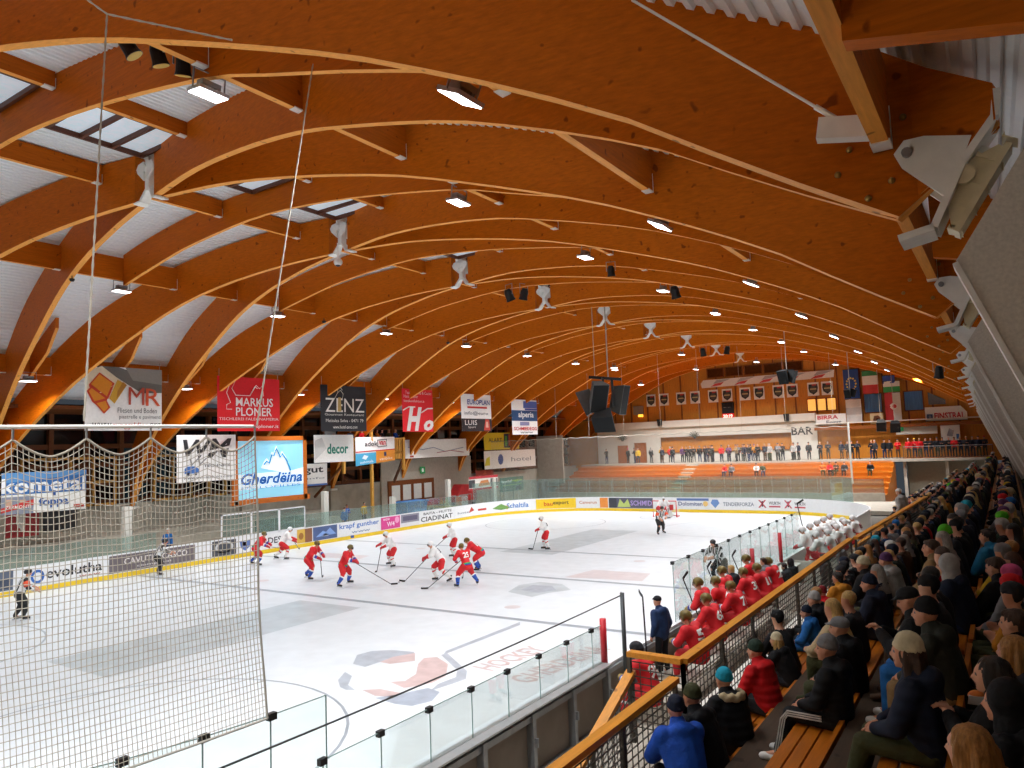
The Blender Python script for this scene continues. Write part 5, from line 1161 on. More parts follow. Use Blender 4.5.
def head_pieces(mb, J, hy=0., hp=0., face=True):
    h = J['head']; M = Matrix.Rotation(hy, 3, 'Z') @ Matrix.Rotation(hp, 3, 'X')
    P = lambda x, y, z: h+M@Vector((x, y, z))
    mb.ball(P(0, -.012, .025), (.078, .096, .092), 14, 10, M)
    mb.ball(P(0, .022, -.035), (.06, .068, .082), 12, 8, M)
    if face:
        cap(mb, P(0, .088, .012), P(0, .108, -.028), .011, .017, 8); mb.ball(P(0, .07, -.098), (.026, .024, .02), 8, 6, M)
        cap(mb, P(-.035, .078, .03), P(.035, .078, .03), .014, .014, 8)
        cap(mb, P(-.018, .085, -.062), P(.018, .085, -.062), .009, .009, 6)
        for s in (1, -1): mb.ball(P(s*.078, -.005, -.005), (.012, .022, .034), 8, 6, M); mb.ball(P(s*.038, .055, -.02), (.024, .02, .022), 8, 6, M)
    return P
def body_mesh(J, voxel, hy=0., hp=0., hands=True, name='body'):
    mb = MB(); P = head_pieces(mb, J, hy, hp, voxel < .03)
    cap(mb, J['neck']-Vector((0, .01, .06)), J['head']+Vector((0, -.02, -.06)), .062, .055)
    cap(mb, J['pel'], J['waist'], .115, .105); cap(mb, J['waist'], J['chest'], .105, .12); cap(mb, J['chest'], J['neck']-Vector((0, 0, .06)), .12, .07)
    ex = MB()
    for n, s in (('R', 1), ('L', -1)):
        cap(mb, J['chest']+Vector((s*.05, 0, .05)), J['sh'+n], .08, .058); cap(mb, J['sh'+n], J['el'+n], .052, .04); cap(mb, J['el'+n], J['wr'+n], .04, .027)
        d = (J['wr'+n]-J['el'+n]).normalized(); up = Vector((0, 0, 1)) if abs(d.z) < .8 else Vector((s, 0, 0))
        up = (up-d*up.dot(d)).normalized(); sd = d.cross(up)*(-s)
        for o in (-.022, 0, .022): cap(mb, J['wr'+n]+d*.015+sd*o*.7, J['wr'+n]+d*.085+sd*o, .017, .015, 8)
        if hands: fingers(ex, J['wr'+n], d, up, -s)
        cap(mb, J['hip'+n], J['kn'+n], .085, .055); cap(mb, J['kn'+n], J['an'+n], .055, .038); cap(mb, J['an'+n], J['toe'+n], .04, .03)
    hh = J['head']; Mi = (Matrix.Rotation(hy, 3, 'Z') @ Matrix.Rotation(hp, 3, 'X')).transposed()
    def paint(c):
        q = Mi@(Vector(c)-hh)
        if q.y > .06 and abs(q.z-.006) < .0075 and .024 < abs(q.x) < .044: return 1
        if q.y > .075 and abs(q.z+.062) < .010 and abs(q.x) < .026: return 2
        return 0
    return blob(mb, name, voxel, 3, paint, ex if hands else None, (SKIN[0], EYE, LIP)), P
def jacket_mesh(J, voxel, puff=1., hood=True, sit=True):
    mb = MB(); p = .034*puff
    cap(mb, J['pel']+Vector((0, 0, -.02)), J['waist'], .135+p*.4, .125+p); cap(mb, J['waist'], J['chest'], .125+p, .135+p); cap(mb, J['chest'], J['neck']-Vector((0, 0, .05)), .13+p, .095)
    for n, s in (('R', 1), ('L', -1)):
        cap(mb, J['pel']+Vector((s*.06, 0, 0)), J['chest']+Vector((s*.07, 0, 0)), .11+p*.5, .11+p)
        cap(mb, J['chest']+Vector((s*.06, 0, .06)), J['sh'+n]+Vector((0, 0, -.01)), .09+p*.6, .07+p*.5); cap(mb, J['sh'+n], J['el'+n], .068+p*.6, .058+p*.5); cap(mb, J['el'+n], J['wr'+n]-(J['wr'+n]-J['el'+n])*.04, .058+p*.5, .042+p*.2)
    cap(mb, J['neck']-Vector((0, .02, .05)), J['neck']+Vector((0, .0, .045)), .105, .088)
    if hood: mb.ball(J['neck']+Vector((0, -.105, -.02)), (.16, .085, .11), 12, 8)
    return blob(mb, 'jacket', voxel, 3)
def trousers_mesh(J, voxel):
    mb = MB(); cap(mb, J['pel']+Vector((-.04, 0, -.01)), J['pel']+Vector((.04, 0, -.01)), .128, .128)
    for n in 'RL':
        cap(mb, J['hip'+n], J['kn'+n], .10, .074); cap(mb, J['kn'+n], J['an'+n]+Vector((0, 0, .03)), .072, .062)
    return blob(mb, 'trousers', voxel, 3)
def shoe_mesh(J, n, voxel):
    mb = MB(); a, t = J['an'+n], J['toe'+n]
    cap(mb, a+Vector((0, -.03, -.02)), a+Vector((0, 0, .04)), .05, .052); cap(mb, a+Vector((0, -.03, -.035)), t, .045, .04)
    return blob(mb, 'shoe', voxel, 2)
def headwear(kind, P, M, voxel):
    """beanie / cap / hair shapes built round the head frame P"""
    mb = MB(); name = 'hair'
    if kind == 'beanie':
        name = 'beanie'; mb.ball(P(0, -.02, .062), (.086, .101, .098), 14, 10, M)
        for i in range(20):
            a = 2*PI*i/20; mb.ball(P(.08*math.sin(a), -.018+.096*math.cos(a), .04+.012*math.cos(a)), .017, 8, 6)
    elif kind == 'bobble':
        name = 'beanie'; mb.ball(P(0, -.018, .055), (.092, .108, .095), 14, 10, M); mb.ball(P(0, -.03, .17), .042, 10, 8)
        for i in range(20):
            a = 2*PI*i/20; mb.ball(P(.088*math.sin(a), -.018+.106*math.cos(a), .042), .02, 8, 6)
    elif kind == 'cap':
        name = 'cap'; mb.ball(P(0, -.015, .06), (.09, .106, .075), 14, 10, M)
        for i in range(7): cap(mb, P(-.055+.018*i, .07, .05), P(-.05+.0165*i, .15-.012*abs(i-3), .035), .012, .010, 6)
    elif kind == 'hood':
        name = 'hood'; mb.ball(P(0, -.035, .03), (.115, .115, .13), 14, 10, M); cap(mb, P(0, -.05, -.04), P(0, -.05, -.14), .10, .11)
    elif kind == 'short':
        mb.ball(P(0, -.028, .045), (.086, .098, .088), 14, 10, M); mb.ball(P(0, .03, .085), (.068, .05, .035), 10, 8, M); cap(mb, P(0, -.07, .0), P(0, -.075, -.06), .055, .045)
    elif kind == 'bald':
        cap(mb, P(-.05, -.06, .0), P(.05, -.06, .0), .045, .045); cap(mb, P(0, -.075, .0), P(0, -.08, -.03), .04, .035)
    else:                                                # long
        mb.ball(P(0, -.03, .045), (.09, .10, .09), 14, 10, M)
        for s in (1, -1):
            cap(mb, P(s*.072, .0, .02), P(s*.085, -.02, -.14), .032, .03); cap(mb, P(s*.085, -.02, -.14), P(s*.09, .0 if kind == 'long' else -.06, -.30), .032, .018)
        for x in (-.05, 0, .05): cap(mb, P(x, -.09, 0), P(x, -.105, -.2), .045, .05); cap(mb, P(x, -.105, -.2), P(x*1.1, -.115, -.36), .05, .02)
    me = blob(mb, name, voxel, 2); c0 = P(0, -.02, 0)
    if name in ('hair', 'beanie'):                       # locks of hair / knitted ribs
        for v in me.vertices:
            d = v.co-c0; r = Vector((d.x, d.y, 0)); a = math.atan2(d.x, d.y)
            if r.length > .02: v.co += r.normalized()*((.005*math.sin(13*a+14*d.z)+.004*math.sin(29*a-9*d.z)) if name == 'hair' else .0022*math.sin(19*a))
    return name, me
CLOTH = {'black': '#16171b', 'charcoal': '#2a2b30', 'navy': '#1a2236', 'dark blue': '#1f3358', 'bright blue': '#1d4fb4', 'blue': '#2264a8', 'teal blue': '#1c6c94', 'turquoise': '#1f9bb8', 'red': '#c3161c', 'dark red': '#7d1b20', 'grey': '#77777a', 'light grey': '#a5a3a0', 'olive': '#3f4227', 'dark green': '#26392e', 'bright green': '#4fae1e', 'beige': '#b8a582', 'cream': '#cfc3a2', 'brown': '#4d3524', 'mustard': '#c07f22', 'orange': '#cf6a1a', 'purple': '#5a3560', 'pink': '#c04a78', 'white': '#d5d3cf', 'camouflage': '#2b2d26', 'tan': '#8a6f4a', 'yellow': '#c9a227'}
HAIRC = {'dark': '#1d1410', 'brown': '#3f2615', 'blonde': '#a8753a', 'grey': '#8d8780', 'fair': '#c09a5a'}
_cl = {}
def cloth(c, quilt=False):
    k = (c, quilt)
    if k in _cl: return _cl[k]
    m = mat('cloth_'+c.replace(' ', '_')+('_quilted' if quilt else ''), CLOTH[c], .75, 0, .22, 9, bump=.7, bscale=17, spec=.25)
    if quilt:
        nt = m.node_tree; wv = nt.nodes.new('ShaderNodeTexWave'); wv.bands_direction = 'Z'; wv.inputs['Scale'].default_value = 3.4; wv.inputs['Distortion'].default_value = .8
        tc = [n for n in nt.nodes if n.type == 'TEX_COORD'][0]; nt.links.new(tc.outputs['Object'], wv.inputs['Vector'])
        bp = [n for n in nt.nodes if n.type == 'BUMP'][0]; bp.inputs['Distance'].default_value = .018; bp.inputs['Strength'].default_value = .5
        nt.links.new(wv.outputs['Fac'], bp.inputs['Height'])
    _cl[k] = m; return m
def hairm(c): return mat('hair_'+c, HAIRC[c], .5, 0, .3, 14, (6, 6, 1.2), bump=.5, bscale=60)
def part(name, me, parent, m=None, label=None):
    o = bpy.data.objects.new(name, me); COL.objects.link(o); o.parent = parent
    if m is not None:
        if not me.materials: me.materials.append(m)
        o.material_slots[0].link = 'OBJECT'; o.material_slots[0].material = m
    if label: o['label'] = label
    return o
_lib = {}
def near_person(name, label, loc, rz, jacket='black', pants='charcoal', head=('beanie', 'black'), kind='sit', arms='lap', lean=.08, hy=0., hp=0., spread=.12, feet=0., quilt=False, shoes='white', skin=0, puff=1.6, group=None, cat='person', scale=1.0, hoodc=None, vx=.0165, hood=True):
    key = (kind, arms, round(lean, 2), round(hy, 2), round(hp, 2), spread, feet, vx, puff, hood)
    if key not in _lib:
        J = joints(kind, lean, spread, arms, hy, hp, feet); b, P = body_mesh(J, vx, hy, hp)
        _lib[key] = (J, b, P, jacket_mesh(J, vx*1.1, puff, hood), trousers_mesh(J, vx*1.15), shoe_mesh(J, 'R', vx), shoe_mesh(J, 'L', vx))
    J, b, P, jk, tr, s1, s2 = _lib[key]; M = Matrix.Rotation(hy, 3, 'Z') @ Matrix.Rotation(hp, 3, 'X')
    t = thing(name, label, cat, loc, group, rz); t.scale = (scale,)*3
    part('body', b, t, SKIN[skin]); part('jacket', jk, t, cloth(jacket, quilt)); part('trousers', tr, t, cloth(pants))
    for s in (s1, s2): part('shoe', s, t, cloth(shoes))
    hk = key+(head[0],)
    if hk not in _lib: _lib[hk] = headwear(head[0], P, M, vx*.9)
    n, hm = _lib[hk]
    part(n, hm, t, cloth(head[1]) if head[0] in ('beanie', 'bobble', 'cap', 'hood') else hairm(head[1]))
    if head[0] in ('beanie', 'cap', 'bobble') and len(head) > 2:
        h2 = key+(head[2],)
        if h2 not in _lib: _lib[h2] = headwear(head[2], lambda x, y, z: P(x*.84, y*.84-.004, z*.95-.045), M, vx*.9)
        part('hair', _lib[h2][1], t, hairm(head[3]))
    if hoodc:
        mb = MB(); q = J['neck']
        for i in range(14):
            a = PI+PI*i/13; mb.ball(q+Vector((.13*math.cos(a), -.06+.12*math.sin(a), .03+.02*math.sin(i*2.))), .042, 8, 6)
        part('fur_collar', blob(mb, 'fur_collar', vx, 1), t, cloth(hoodc))
    return t
SEAT = lambda i: row_x(i)+.21
taken = []
def spot(i, px, py, dx=0.):
    h_ = hit(px, py, 0, SEAT(i)-.1) if i < 3 else hit(px, py, 2, seat_z(i)+.70); return (SEAT(i)+dx, h_.y, seat_z(i))
def sp(i, px, py, label, turn=-.25, dx=0., **k):
    if i >= 3: turn -= .35
    k['lean'] = k.get('lean', .08)+.05; rz = PI/2+turn; sc = k.get('scale', 1.0); best = None
    for ax in range(-6, 7):
        for ay in range(0, 340):
            y = 4+ay*.05; x = SEAT(i)+dx+ax*.03; r = k['lean']+.035
            h_ = Vector((x-math.sin(rz)*r*sc, y+math.cos(rz)*r*sc, seat_z(i)+.765*sc)); q = view(h_)
            e = (q[0]-px)**2+(q[1]-py)**2+abs(ax)*3
            if best is None or e < best[0]: best = (e, x, y)
    l = (best[1], best[2], seat_z(i)); taken.append((i, l[1])); return near_person('spectator', label, l, rz, **k)
sp(0, 681, 712, 'spectator in bright blue hooded jacket and navy beanie behind the lower guard rail', -.75, jacket='bright blue', head=('beanie', 'navy'), lean=.16, arms='clasp', dx=-.12)
sp(0, 697, 702, 'spectator in black hooded jacket and olive beanie next to bright blue jacket', -.35, jacket='black', head=('beanie', 'olive'), lean=.16, arms='clasp', skin=1, dx=-.05)
sp(0, 729, 684, 'spectator in turquoise beanie and black jacket with beige hood on front bench', -.5, jacket='black', quilt=True, head=('beanie', 'turquoise'), hoodc='beige', lean=.1)
sp(0, 757, 652, 'spectator in bright red puffer jacket and dark green beanie on front bench', -.3, jacket='red', quilt=True, head=('beanie', 'dark green'), puff=1.25, lean=.1)
sp(0, 788, 652, 'child in black jacket and white hat bending beyond the red puffer jacket', -.2, jacket='black', head=('beanie', 'cream', 'long', 'fair'), scale=.8, lean=.2, arms='clasp')
sp(0, 806, 612, 'child in blue jacket with white arm band and navy beanie at front rail', .1, jacket='blue', head=('beanie', 'navy'), scale=.82, lean=.1, pants='blue')
sp(0, 815, 600, 'spectator in black jacket and light grey beanie beside child in blue', -.2, jacket='black', head=('beanie', 'light grey'))
sp(0, 822, 592, 'child in red jacket and dark red beanie beyond grey beanie on front bench', -.3, jacket='red', head=('beanie', 'dark red'), scale=.85)
sp(0, 838, 578, 'spectator with dark hair in mustard orange jacket at the front rail', -.5, jacket='mustard', head=('short', 'dark'))
ad_man = sp(1, 838, 655, 'spectator in grey beanie, black puffer and black trousers with white side stripes', -.12, jacket='black', quilt=True, head=('beanie', 'grey'), lean=-.02, arms='lap', feet=.12, hy=.1, pants='black', puff=1.1)
sp(1, 846, 632, 'spectator in grey flat cap and black jacket behind grey beanie wearer', -.15, jacket='black', head=('cap', 'grey'), lean=.02, pants='olive', shoes='charcoal')
sp(1, 869, 583, 'spectator in navy jacket and navy beanie alone on second bench', -.1, jacket='navy', head=('beanie', 'navy'), lean=.05, pants='charcoal', shoes='charcoal')
sp(1, 861, 562, 'spectator in black jacket and cream beanie on second bench', -.2, jacket='black', head=('beanie', 'cream'))
sp(1, 886, 560, 'spectator in light grey jacket and purple beanie on second bench', -.3, jacket='light grey', head=('beanie', 'purple'))
sp(2, 907, 648, 'spectator in cream beanie with long brown hair, dark puffer and olive trousers', -.1, jacket='navy', quilt=True, head=('beanie', 'cream', 'long', 'brown'), lean=.03, feet=.1, pants='olive', shoes='tan', puff=1.05)
sp(2, 925, 610, 'spectator in black beanie and dark camouflage jacket behind cream beanie', -.15, jacket='camouflage', head=('beanie', 'black'), puff=1.2, pants='tan')
sp(2, 909, 598, 'spectator in black cap and black jacket looking at a phone on third bench', -.1, jacket='black', head=('cap', 'black'), arms='hold', lean=.14, hp=-.3, pants='blue')
sp(2, 951, 566, 'spectator with light grey hood and navy jacket on third bench', -.15, jacket='navy', head=('hood', 'light grey'), pants='dark blue')
sp(2, 944, 532, 'spectator in bright green beanie on third bench', -.2, jacket='charcoal', head=('beanie', 'bright green'))
sp(2, 930, 546, 'spectator in tan jacket with brown hair next to bright green beanie', -.2, jacket='tan', head=('short', 'brown'))
sp(3, 988, 672, 'spectator with long dark hair in black jacket holding orange snack beside aisle', .0, jacket='black', head=('long', 'dark'), arms='hold', lean=.12, hy=.2, pants='dark blue', skin=2, dx=.1)
sp(3, 1012, 620, 'spectator with short brown hair and beard profile in black jacket beside aisle', -.05, jacket='black', head=('short', 'brown'), arms='clasp', lean=.16, pants='charcoal', skin=2)
sp(3, 967, 742, 'spectator with long blonde hair in dark red jacket with fur hood', -.15, jacket='dark red', head=('long', 'blonde'), hoodc='tan', skin=2, dx=-.1, lean=.1)
sp(3, 1000, 700, 'spectator with dark hair in black jacket beside the blonde fur hooded one', -.0, jacket='black', head=('hood', 'black'), lean=.1, dx=.12)
sp(3, 1013, 648, 'spectator with long blonde hair in charcoal jacket beside aisle, behind bearded profile', -.2, jacket='charcoal', head=('long', 'blonde'), dx=.05)
sp(3, 997, 566, 'bearded spectator with brown hair and black jacket looking down beside aisle', -.05, jacket='black', head=('short', 'brown'), arms='clasp', lean=.2, hp=-.2, pants='charcoal', skin=2)
sp(3, 985, 535, 'spectator in black jacket with bright blue lining and dark hair beside aisle', -.1, jacket='teal blue', head=('short', 'dark'), lean=.12)
near_person('spectator', 'standing spectator in light grey jacket and pale cap beyond the guard rail', (4.1, 31.5, 2.03), PI/2-.4, jacket='light grey', pants='charcoal', head=('cap', 'white'), kind='stand', vx=.025)
taken.append((0, 30.5)); taken.append((1, 30.5))
J_ = joints('sit', .03, .12, 'lap', .1, 0, .12)
for n in 'LR':
    mb = MB()
    for o in (-.022, 0, .022):
        sx = (1 if n == 'R' else -1); up_ = Vector((sx*.098, 0, .045))
        mb.tube([J_['hip'+n]+Vector((sx*.1, .1, .03+o)), J_['kn'+n]+Vector((sx*.078, 0, .02+o)), J_['kn'+n]+Vector((sx*.06, .055+o, -.05)), J_['an'+n]+Vector((sx*.064, .0+o, .03))], .008, 5)
    mb.build('side_stripe', cloth('white'), ad_man, world=False)
# the orange snack and the phone that are held
def held(name, lab, cat, row, px, py, build):
    h_ = hit(px, py, 2, seat_z(row)+.42); t = thing(name, lab, cat, tuple(h_)); build(t, h_); return t
def bun(t, p):
    mb = MB(); mb.ball((p.x, p.y, p.z), (.06, .05, .04), 12, 8); mb.build('filling', mat('orange_food', '#d8741c', .6, 0, .2), t, True); mb = MB(); mb.prism([(-.06, -.05), (.06, -.05), (.05, .01), (-.05, .01)], lambda a, b: (p.x+a, p.y-.05, p.z+b), lambda a, b: (p.x+a, p.y+.05, p.z+b)); mb.build('paper', ink('#d8d4cc'), t)
held('snack', 'orange snack in white paper held by the long dark haired spectator', 'food', 3, 977, 696, bun)
# ------------------------------------------------------------------ the rest of the crowd: simpler figures, one skin each
def far_mesh(kind, arms, lean, head, voxel):
    J = joints(kind, lean, .13, arms); mb = MB(); P = head_pieces(mb, J, 0, 0, False)
    p = .03
    cap(mb, J['neck']-Vector((0, .01, .05)), J['head']+Vector((0, 0, -.06)), .075, .06)
    cap(mb, J['pel'], J['waist'], .15, .15); cap(mb, J['waist'], J['chest'], .15, .165); cap(mb, J['chest'], J['neck']-Vector((0, 0, .06)), .16, .09)
    for n, s in (('R', 1), ('L', -1)):
        cap(mb, J['chest']+Vector((s*.06, 0, .05)), J['sh'+n], .10, .08); cap(mb, J['sh'+n], J['el'+n], .08, .07); cap(mb, J['el'+n], J['wr'+n], .068, .045)
        mb.ball(J['wr'+n]+(J['wr'+n]-J['el'+n]).normalized()*.06, .045, 8, 6)
        cap(mb, J['hip'+n], J['kn'+n], .1, .075); cap(mb, J['kn'+n], J['an'+n], .07, .055); cap(mb, J['an'+n], J['toe'+n], .05, .045)
    I = Matrix.Identity(3)
    if head == 'hat': mb.ball(P(0, -.015, .06), (.1, .115, .1), 12, 8)
    elif head == 'long': mb.ball(P(0, -.03, .05), (.095, .1, .09), 12, 8); cap(mb, P(0, -.08, 0), P(0, -.11, -.25), .07, .06)
    else: mb.ball(P(0, -.025, .05), (.09, .1, .09), 12, 8)
    h = J['head']; nk = J['neck'].z; hipz = J['pel'].z; wr = [J['wrR'], J['wrL']]; el = [J['elR'], J['elL']]
    def paint(c):
        c = Vector(c); q = c-h
        if c.z > nk+.03:
            if q.z > .035 or (q.y < -.03 and (q.z > -.05 or head == 'long')) : return 3
            return 2
        if head == 'long' and q.y < -.1 and q.z > -.3 and c.z > nk-.12: return 3
        for w, e in zip(wr, el):
            d = (w-e).normalized()
            if (c-w).dot(d) > .015 and (c-w).length < .12: return 2
        if kind == 'sit': return 1 if (c.z < .16 and c.y > .13) or c.z < .0 else 0
        return 1 if c.z < .84 else 0
    return blob(mb, 'figure', voxel, 2, paint, None, ())
FARV = {}
for hd in ('hat', 'hair', 'long'):
    for j, (ar, ln) in enumerate((('lap', .06), ('clasp', .16), ('side', .02), ('cross', .05))): FARV['sit', hd, j] = far_mesh('sit', ar, ln, hd, .036)
    for j, (ar, ln) in enumerate((('side', .02), ('hold', .05))): FARV['stand', hd, j] = far_mesh('stand', ar, ln, hd, .036)
for m in FARV.values():
    for _ in range(4): m.materials.append(SKIN[0])
JK = ['black']*22+['charcoal']*14+['navy']*14+['dark blue']*3+['camouflage']*3+['olive']*2+['brown']*2+['grey']*2+['dark red']*1+['red']*2+['blue']*1+['beige']+['light grey']+['mustard']+['white']+['dark green']*2+['purple']+['yellow']+['tan']*2
HT = ['black']*16+['charcoal']*8+['grey']*5+['navy']*7+['white']*2+['red']*2+['cream']*2+['light grey']*2+['beige', 'dark green', 'blue', 'turquoise', 'mustard', 'purple', 'pink', 'bright green', 'yellow', 'olive']
rs = random.Random(11)
def far_person(label, loc, rz, kind='sit', group=None, jacket=None, hd=None, hat=None, scale=1., name='spectator', pants=None):
    hd = hd or rs.choice(['hat', 'hat', 'hat', 'hair', 'hair', 'long']); jacket = jacket or rs.choice(JK); hat = hat or (rs.choice(HT) if hd == 'hat' else rs.choice(['dark', 'dark', 'brown', 'blonde', 'grey', 'fair']))
    me = FARV[kind, hd, rs.randrange(4 if kind == 'sit' else 2)]
    o = bpy.data.objects.new(name, me); COL.objects.link(o); o.location = loc; o.rotation_euler = (0, 0, rz); o.scale = (scale,)*3
    hm = cloth(hat) if hd == 'hat' else hairm(hat)
    for k, m in enumerate((cloth(jacket), cloth(pants or rs.choice(['charcoal', 'black', 'navy', 'dark blue', 'olive', 'brown'])), rs.choice(SKIN), hm)):
        o.material_slots[k].link = 'OBJECT'; o.material_slots[k].material = m
    what = f'{jacket} jacket, {hat} {"hat" if hd == "hat" else ("long hair" if hd == "long" else "hair")}'
    tag(o, label(what) if callable(label) else label, 'person', group)
    return o
seats = []
for i in range(NROW):
    y = 6.5
    while y < 60.8:
        yy = y+rs.uniform(-.08, .08); y += .56 if yy < 30 else .6
        if i >= 4 and abs(((yy-10.1) % 8)) < .5: continue      # a fin stands here
        if any(a == i and abs(b-yy) < .5 for a, b in taken): continue
        if rs.random() < (.12 if yy > 14 else .2): continue
        if i == 0 and yy < 12.9: continue
        if i == 1 and (yy < 11.2 or 12.2 < yy < 13.6): continue
        if i == 2 and yy < 9.1: continue
        if i == 3 and yy < 9.6: continue
        if i >= 4 and yy < 8.6: continue
        seats.append((i, yy, SEAT(i), seat_z(i)))
for i, x0, z0 in ((-1, 3.0, 1.5), (-2, 2.2, 1.0)):
    y = 46.
    while y < 60: seats.append((i, y+rs.uniform(-.1, .1), x0, z0)); y += .62
vis = []
for s in seats:
    p = view((s[2], s[1], s[3]+.7)); 
    if -10 < p[0] < 1060 and p[1] < 800: vis.append(((Vector((s[2], s[1], s[3]))-CAM).length, s))
vis.sort(key=lambda a: a[0])
N_IND = 268
nth = {}
for d, (i, y, x, z) in vis[:N_IND]:
    k = nth.get(i, 0); nth[i] = k+1
    far_person(lambda w: f'spectator with {w}, {ordinal(k)} distant seat of {ORD[i] if i >= 0 else "lowest"} bench row', (x, y, z), PI/2-rs.uniform(.0, .55), 'sit', 'spectators in the stand')
# everyone further off, too many and too small to tell apart
CR_J = ['black', 'charcoal', 'navy', 'dark blue', 'camouflage', 'brown', 'grey', 'red', 'beige', 'mustard', 'white', 'olive']
mb = MB(); mlist = [cloth(c) for c in CR_J]+SKIN+[hairm('dark'), hairm('brown'), hairm('fair')]; nJ = len(CR_J)
lowv = [far_mesh('sit', 'lap', .06, hd, .06) for hd in ('hat', 'hair')]
for d, (i, y, x, z) in vis[N_IND:]:
    me = rs.choice(lowv); a = PI/2-rs.uniform(0, .5); c, s_ = math.cos(a), math.sin(a)
    jm, hm, sm, pm = min(int(rs.random()**2*nJ), nJ-1), rs.choice([0, 1, 2, 6, 7, 8, 10, nJ+3, nJ+3, nJ+4, nJ+5]), nJ+rs.randrange(3), rs.choice([0, 1, 2])
    n = len(mb.v); mb.v += [(x+c*v.co.x-s_*v.co.y, y+s_*v.co.x+c*v.co.y, z+v.co.z) for v in me.vertices]
    mp = (jm, pm, sm, hm)
    for p in me.polygons: mb.f.append(tuple(q+n for q in p.vertices)); mb.m.append(mp[p.material_index])
o = mb.build('crowd', mlist, smooth=True, kind='stuff', label='tightly packed far spectators in dark winter jackets towards the bar end', cat='crowd')
# standing guests at the bar and on the balcony
bx = [(-31.6, 0), (-28.6, .5), (-27.5, .9), (-27.0, 1.1), (-25.9, .3), (-24.5, .6), (-23.6, .4), (-22.3, .2), (-20.2, .5), (-19.6, .2), (-18.6, .8), (-17.9, .3), (-17.0, .7), (-16.2, .2), (-15.4, .9), (-14.8, .4), (-14.1, 1.2), (-13.4, .3), (-12.8, .8), (-12.0, .5), (-11.4, 1.0), (-10.6, .4), (-24.0, 1.4), (-22.9, 1.2), (-21.5, .9), (-20.8, 1.5), (-19.2, 1.4), (-18.3, 1.7), (-17.5, 1.3), (-16.6, 1.5), (-15.8, 1.6), (-15.1, 1.3), (-14.5, 1.8), (-13.7, 1.5), (-13.0, 1.4), (-12.4, 1.7), (-11.7, 1.5), (-21.0, .2), (-19.0, .7), (-17.2, .1), (-16.0, .7), (-14.0, .6), (-12.2, .1), (-10.2, 1.4), (-9.9, .9), (-9.1, .3), (-7.9, .8), (-7.3, .3)]
for n, (x, dy) in enumerate(bx):
    far_person(lambda w: f'guest with {w} at white bar wall, {ordinal(n)} from banner side', (x, 80-dy*1.3, 3.45), PI/2*rs.choice([0, 2, 2, 1.5, 2.4])+rs.uniform(-.4, .4), 'stand', 'guests at the bar', name='bar_guest', jacket='red' if n == 6 else None)
for n, x in enumerate((-5.9, -5.3, -4.9, -4.5, -3.2, -2.9, -2.2, -1.7, -1.0)):
    far_person(lambda w: f'guest with {w} in lobby by balcony, {ordinal(n)} from bar', (x, 78.6-.3*(n % 3), 3.45), PI+rs.uniform(-.6, .6), 'stand', 'guests in the lobby', name='lobby_guest', jacket=rs.choice(['black', 'black', 'navy', 'charcoal']) if n != 8 else 'red')
for n in range(14):
    x = -.1+n*.45
    far_person(lambda w: f'visitor with {w} behind far balcony railing, {ordinal(n)} from bar', (x, 77.8+.35*(n % 2), 3.5), PI+rs.uniform(-.3, .3), 'stand', 'visitors on the far balcony', name='balcony_visitor', jacket='red' if n in (0, 1, 2, 8) else rs.choice(['black', 'navy', 'charcoal']))
for n, y in enumerate((41.2, 42.4, 43.5, 44.0, 44.6, 45.4, 46.1)):
    far_person(lambda w: f'onlooker with {w} on wooden balcony, {ordinal(n)} from camera', (-33.5, y, 5.82), -PI/2+rs.uniform(-.3, .3), 'stand', 'onlookers on the wooden balcony', name='onlooker', jacket=['dark blue', 'red', 'charcoal', 'mustard', 'navy', 'olive', 'bright blue'][n])
for lab, (x, y, z), c in (('person in blue jacket standing below wooden balcony', (-33.4, 40.6, .3), 'bright blue'), ('person in yellow jacket standing below wooden balcony', (-33.6, 42.6, .3), 'yellow'), ('person in pale blue jacket behind the boards near white post', (-31.3, 38.4, .3), 'blue'), ('person in blue jacket and white hat behind boards, seen through net', (-31.2, 25.3, .3), 'blue')):
    far_person(lab, (x, y, z), -PI/2, 'stand', jacket=c, hd='hat' if 'white hat' in lab else 'hair', hat='white' if 'white hat' in lab else 'brown', name='bystander')
TZ = lambda i: 1.25+.4*i+.06
for n, (px, row, c) in enumerate(((726, 3, 'red'), (732, 3, 'grey'), (757, 3, 'white'), (763, 3, 'olive'), (823, 3, 'orange'), (830, 3, 'red'), (837, 3, 'brown'), (845, 3, 'charcoal'), (871, 3, 'black'))):
    h_ = hit(px, 474, 1, 70.6+1.05*row+.3)
    far_person(lambda w: f'spectator with {w} on plank terrace, {ordinal(n)} from banner side', (h_.x, 70.6+1.05*row+.3, TZ(row)), PI+rs.uniform(-.3, .3), 'sit', 'spectators on the plank terraces', jacket=c, name='terrace_spectator')
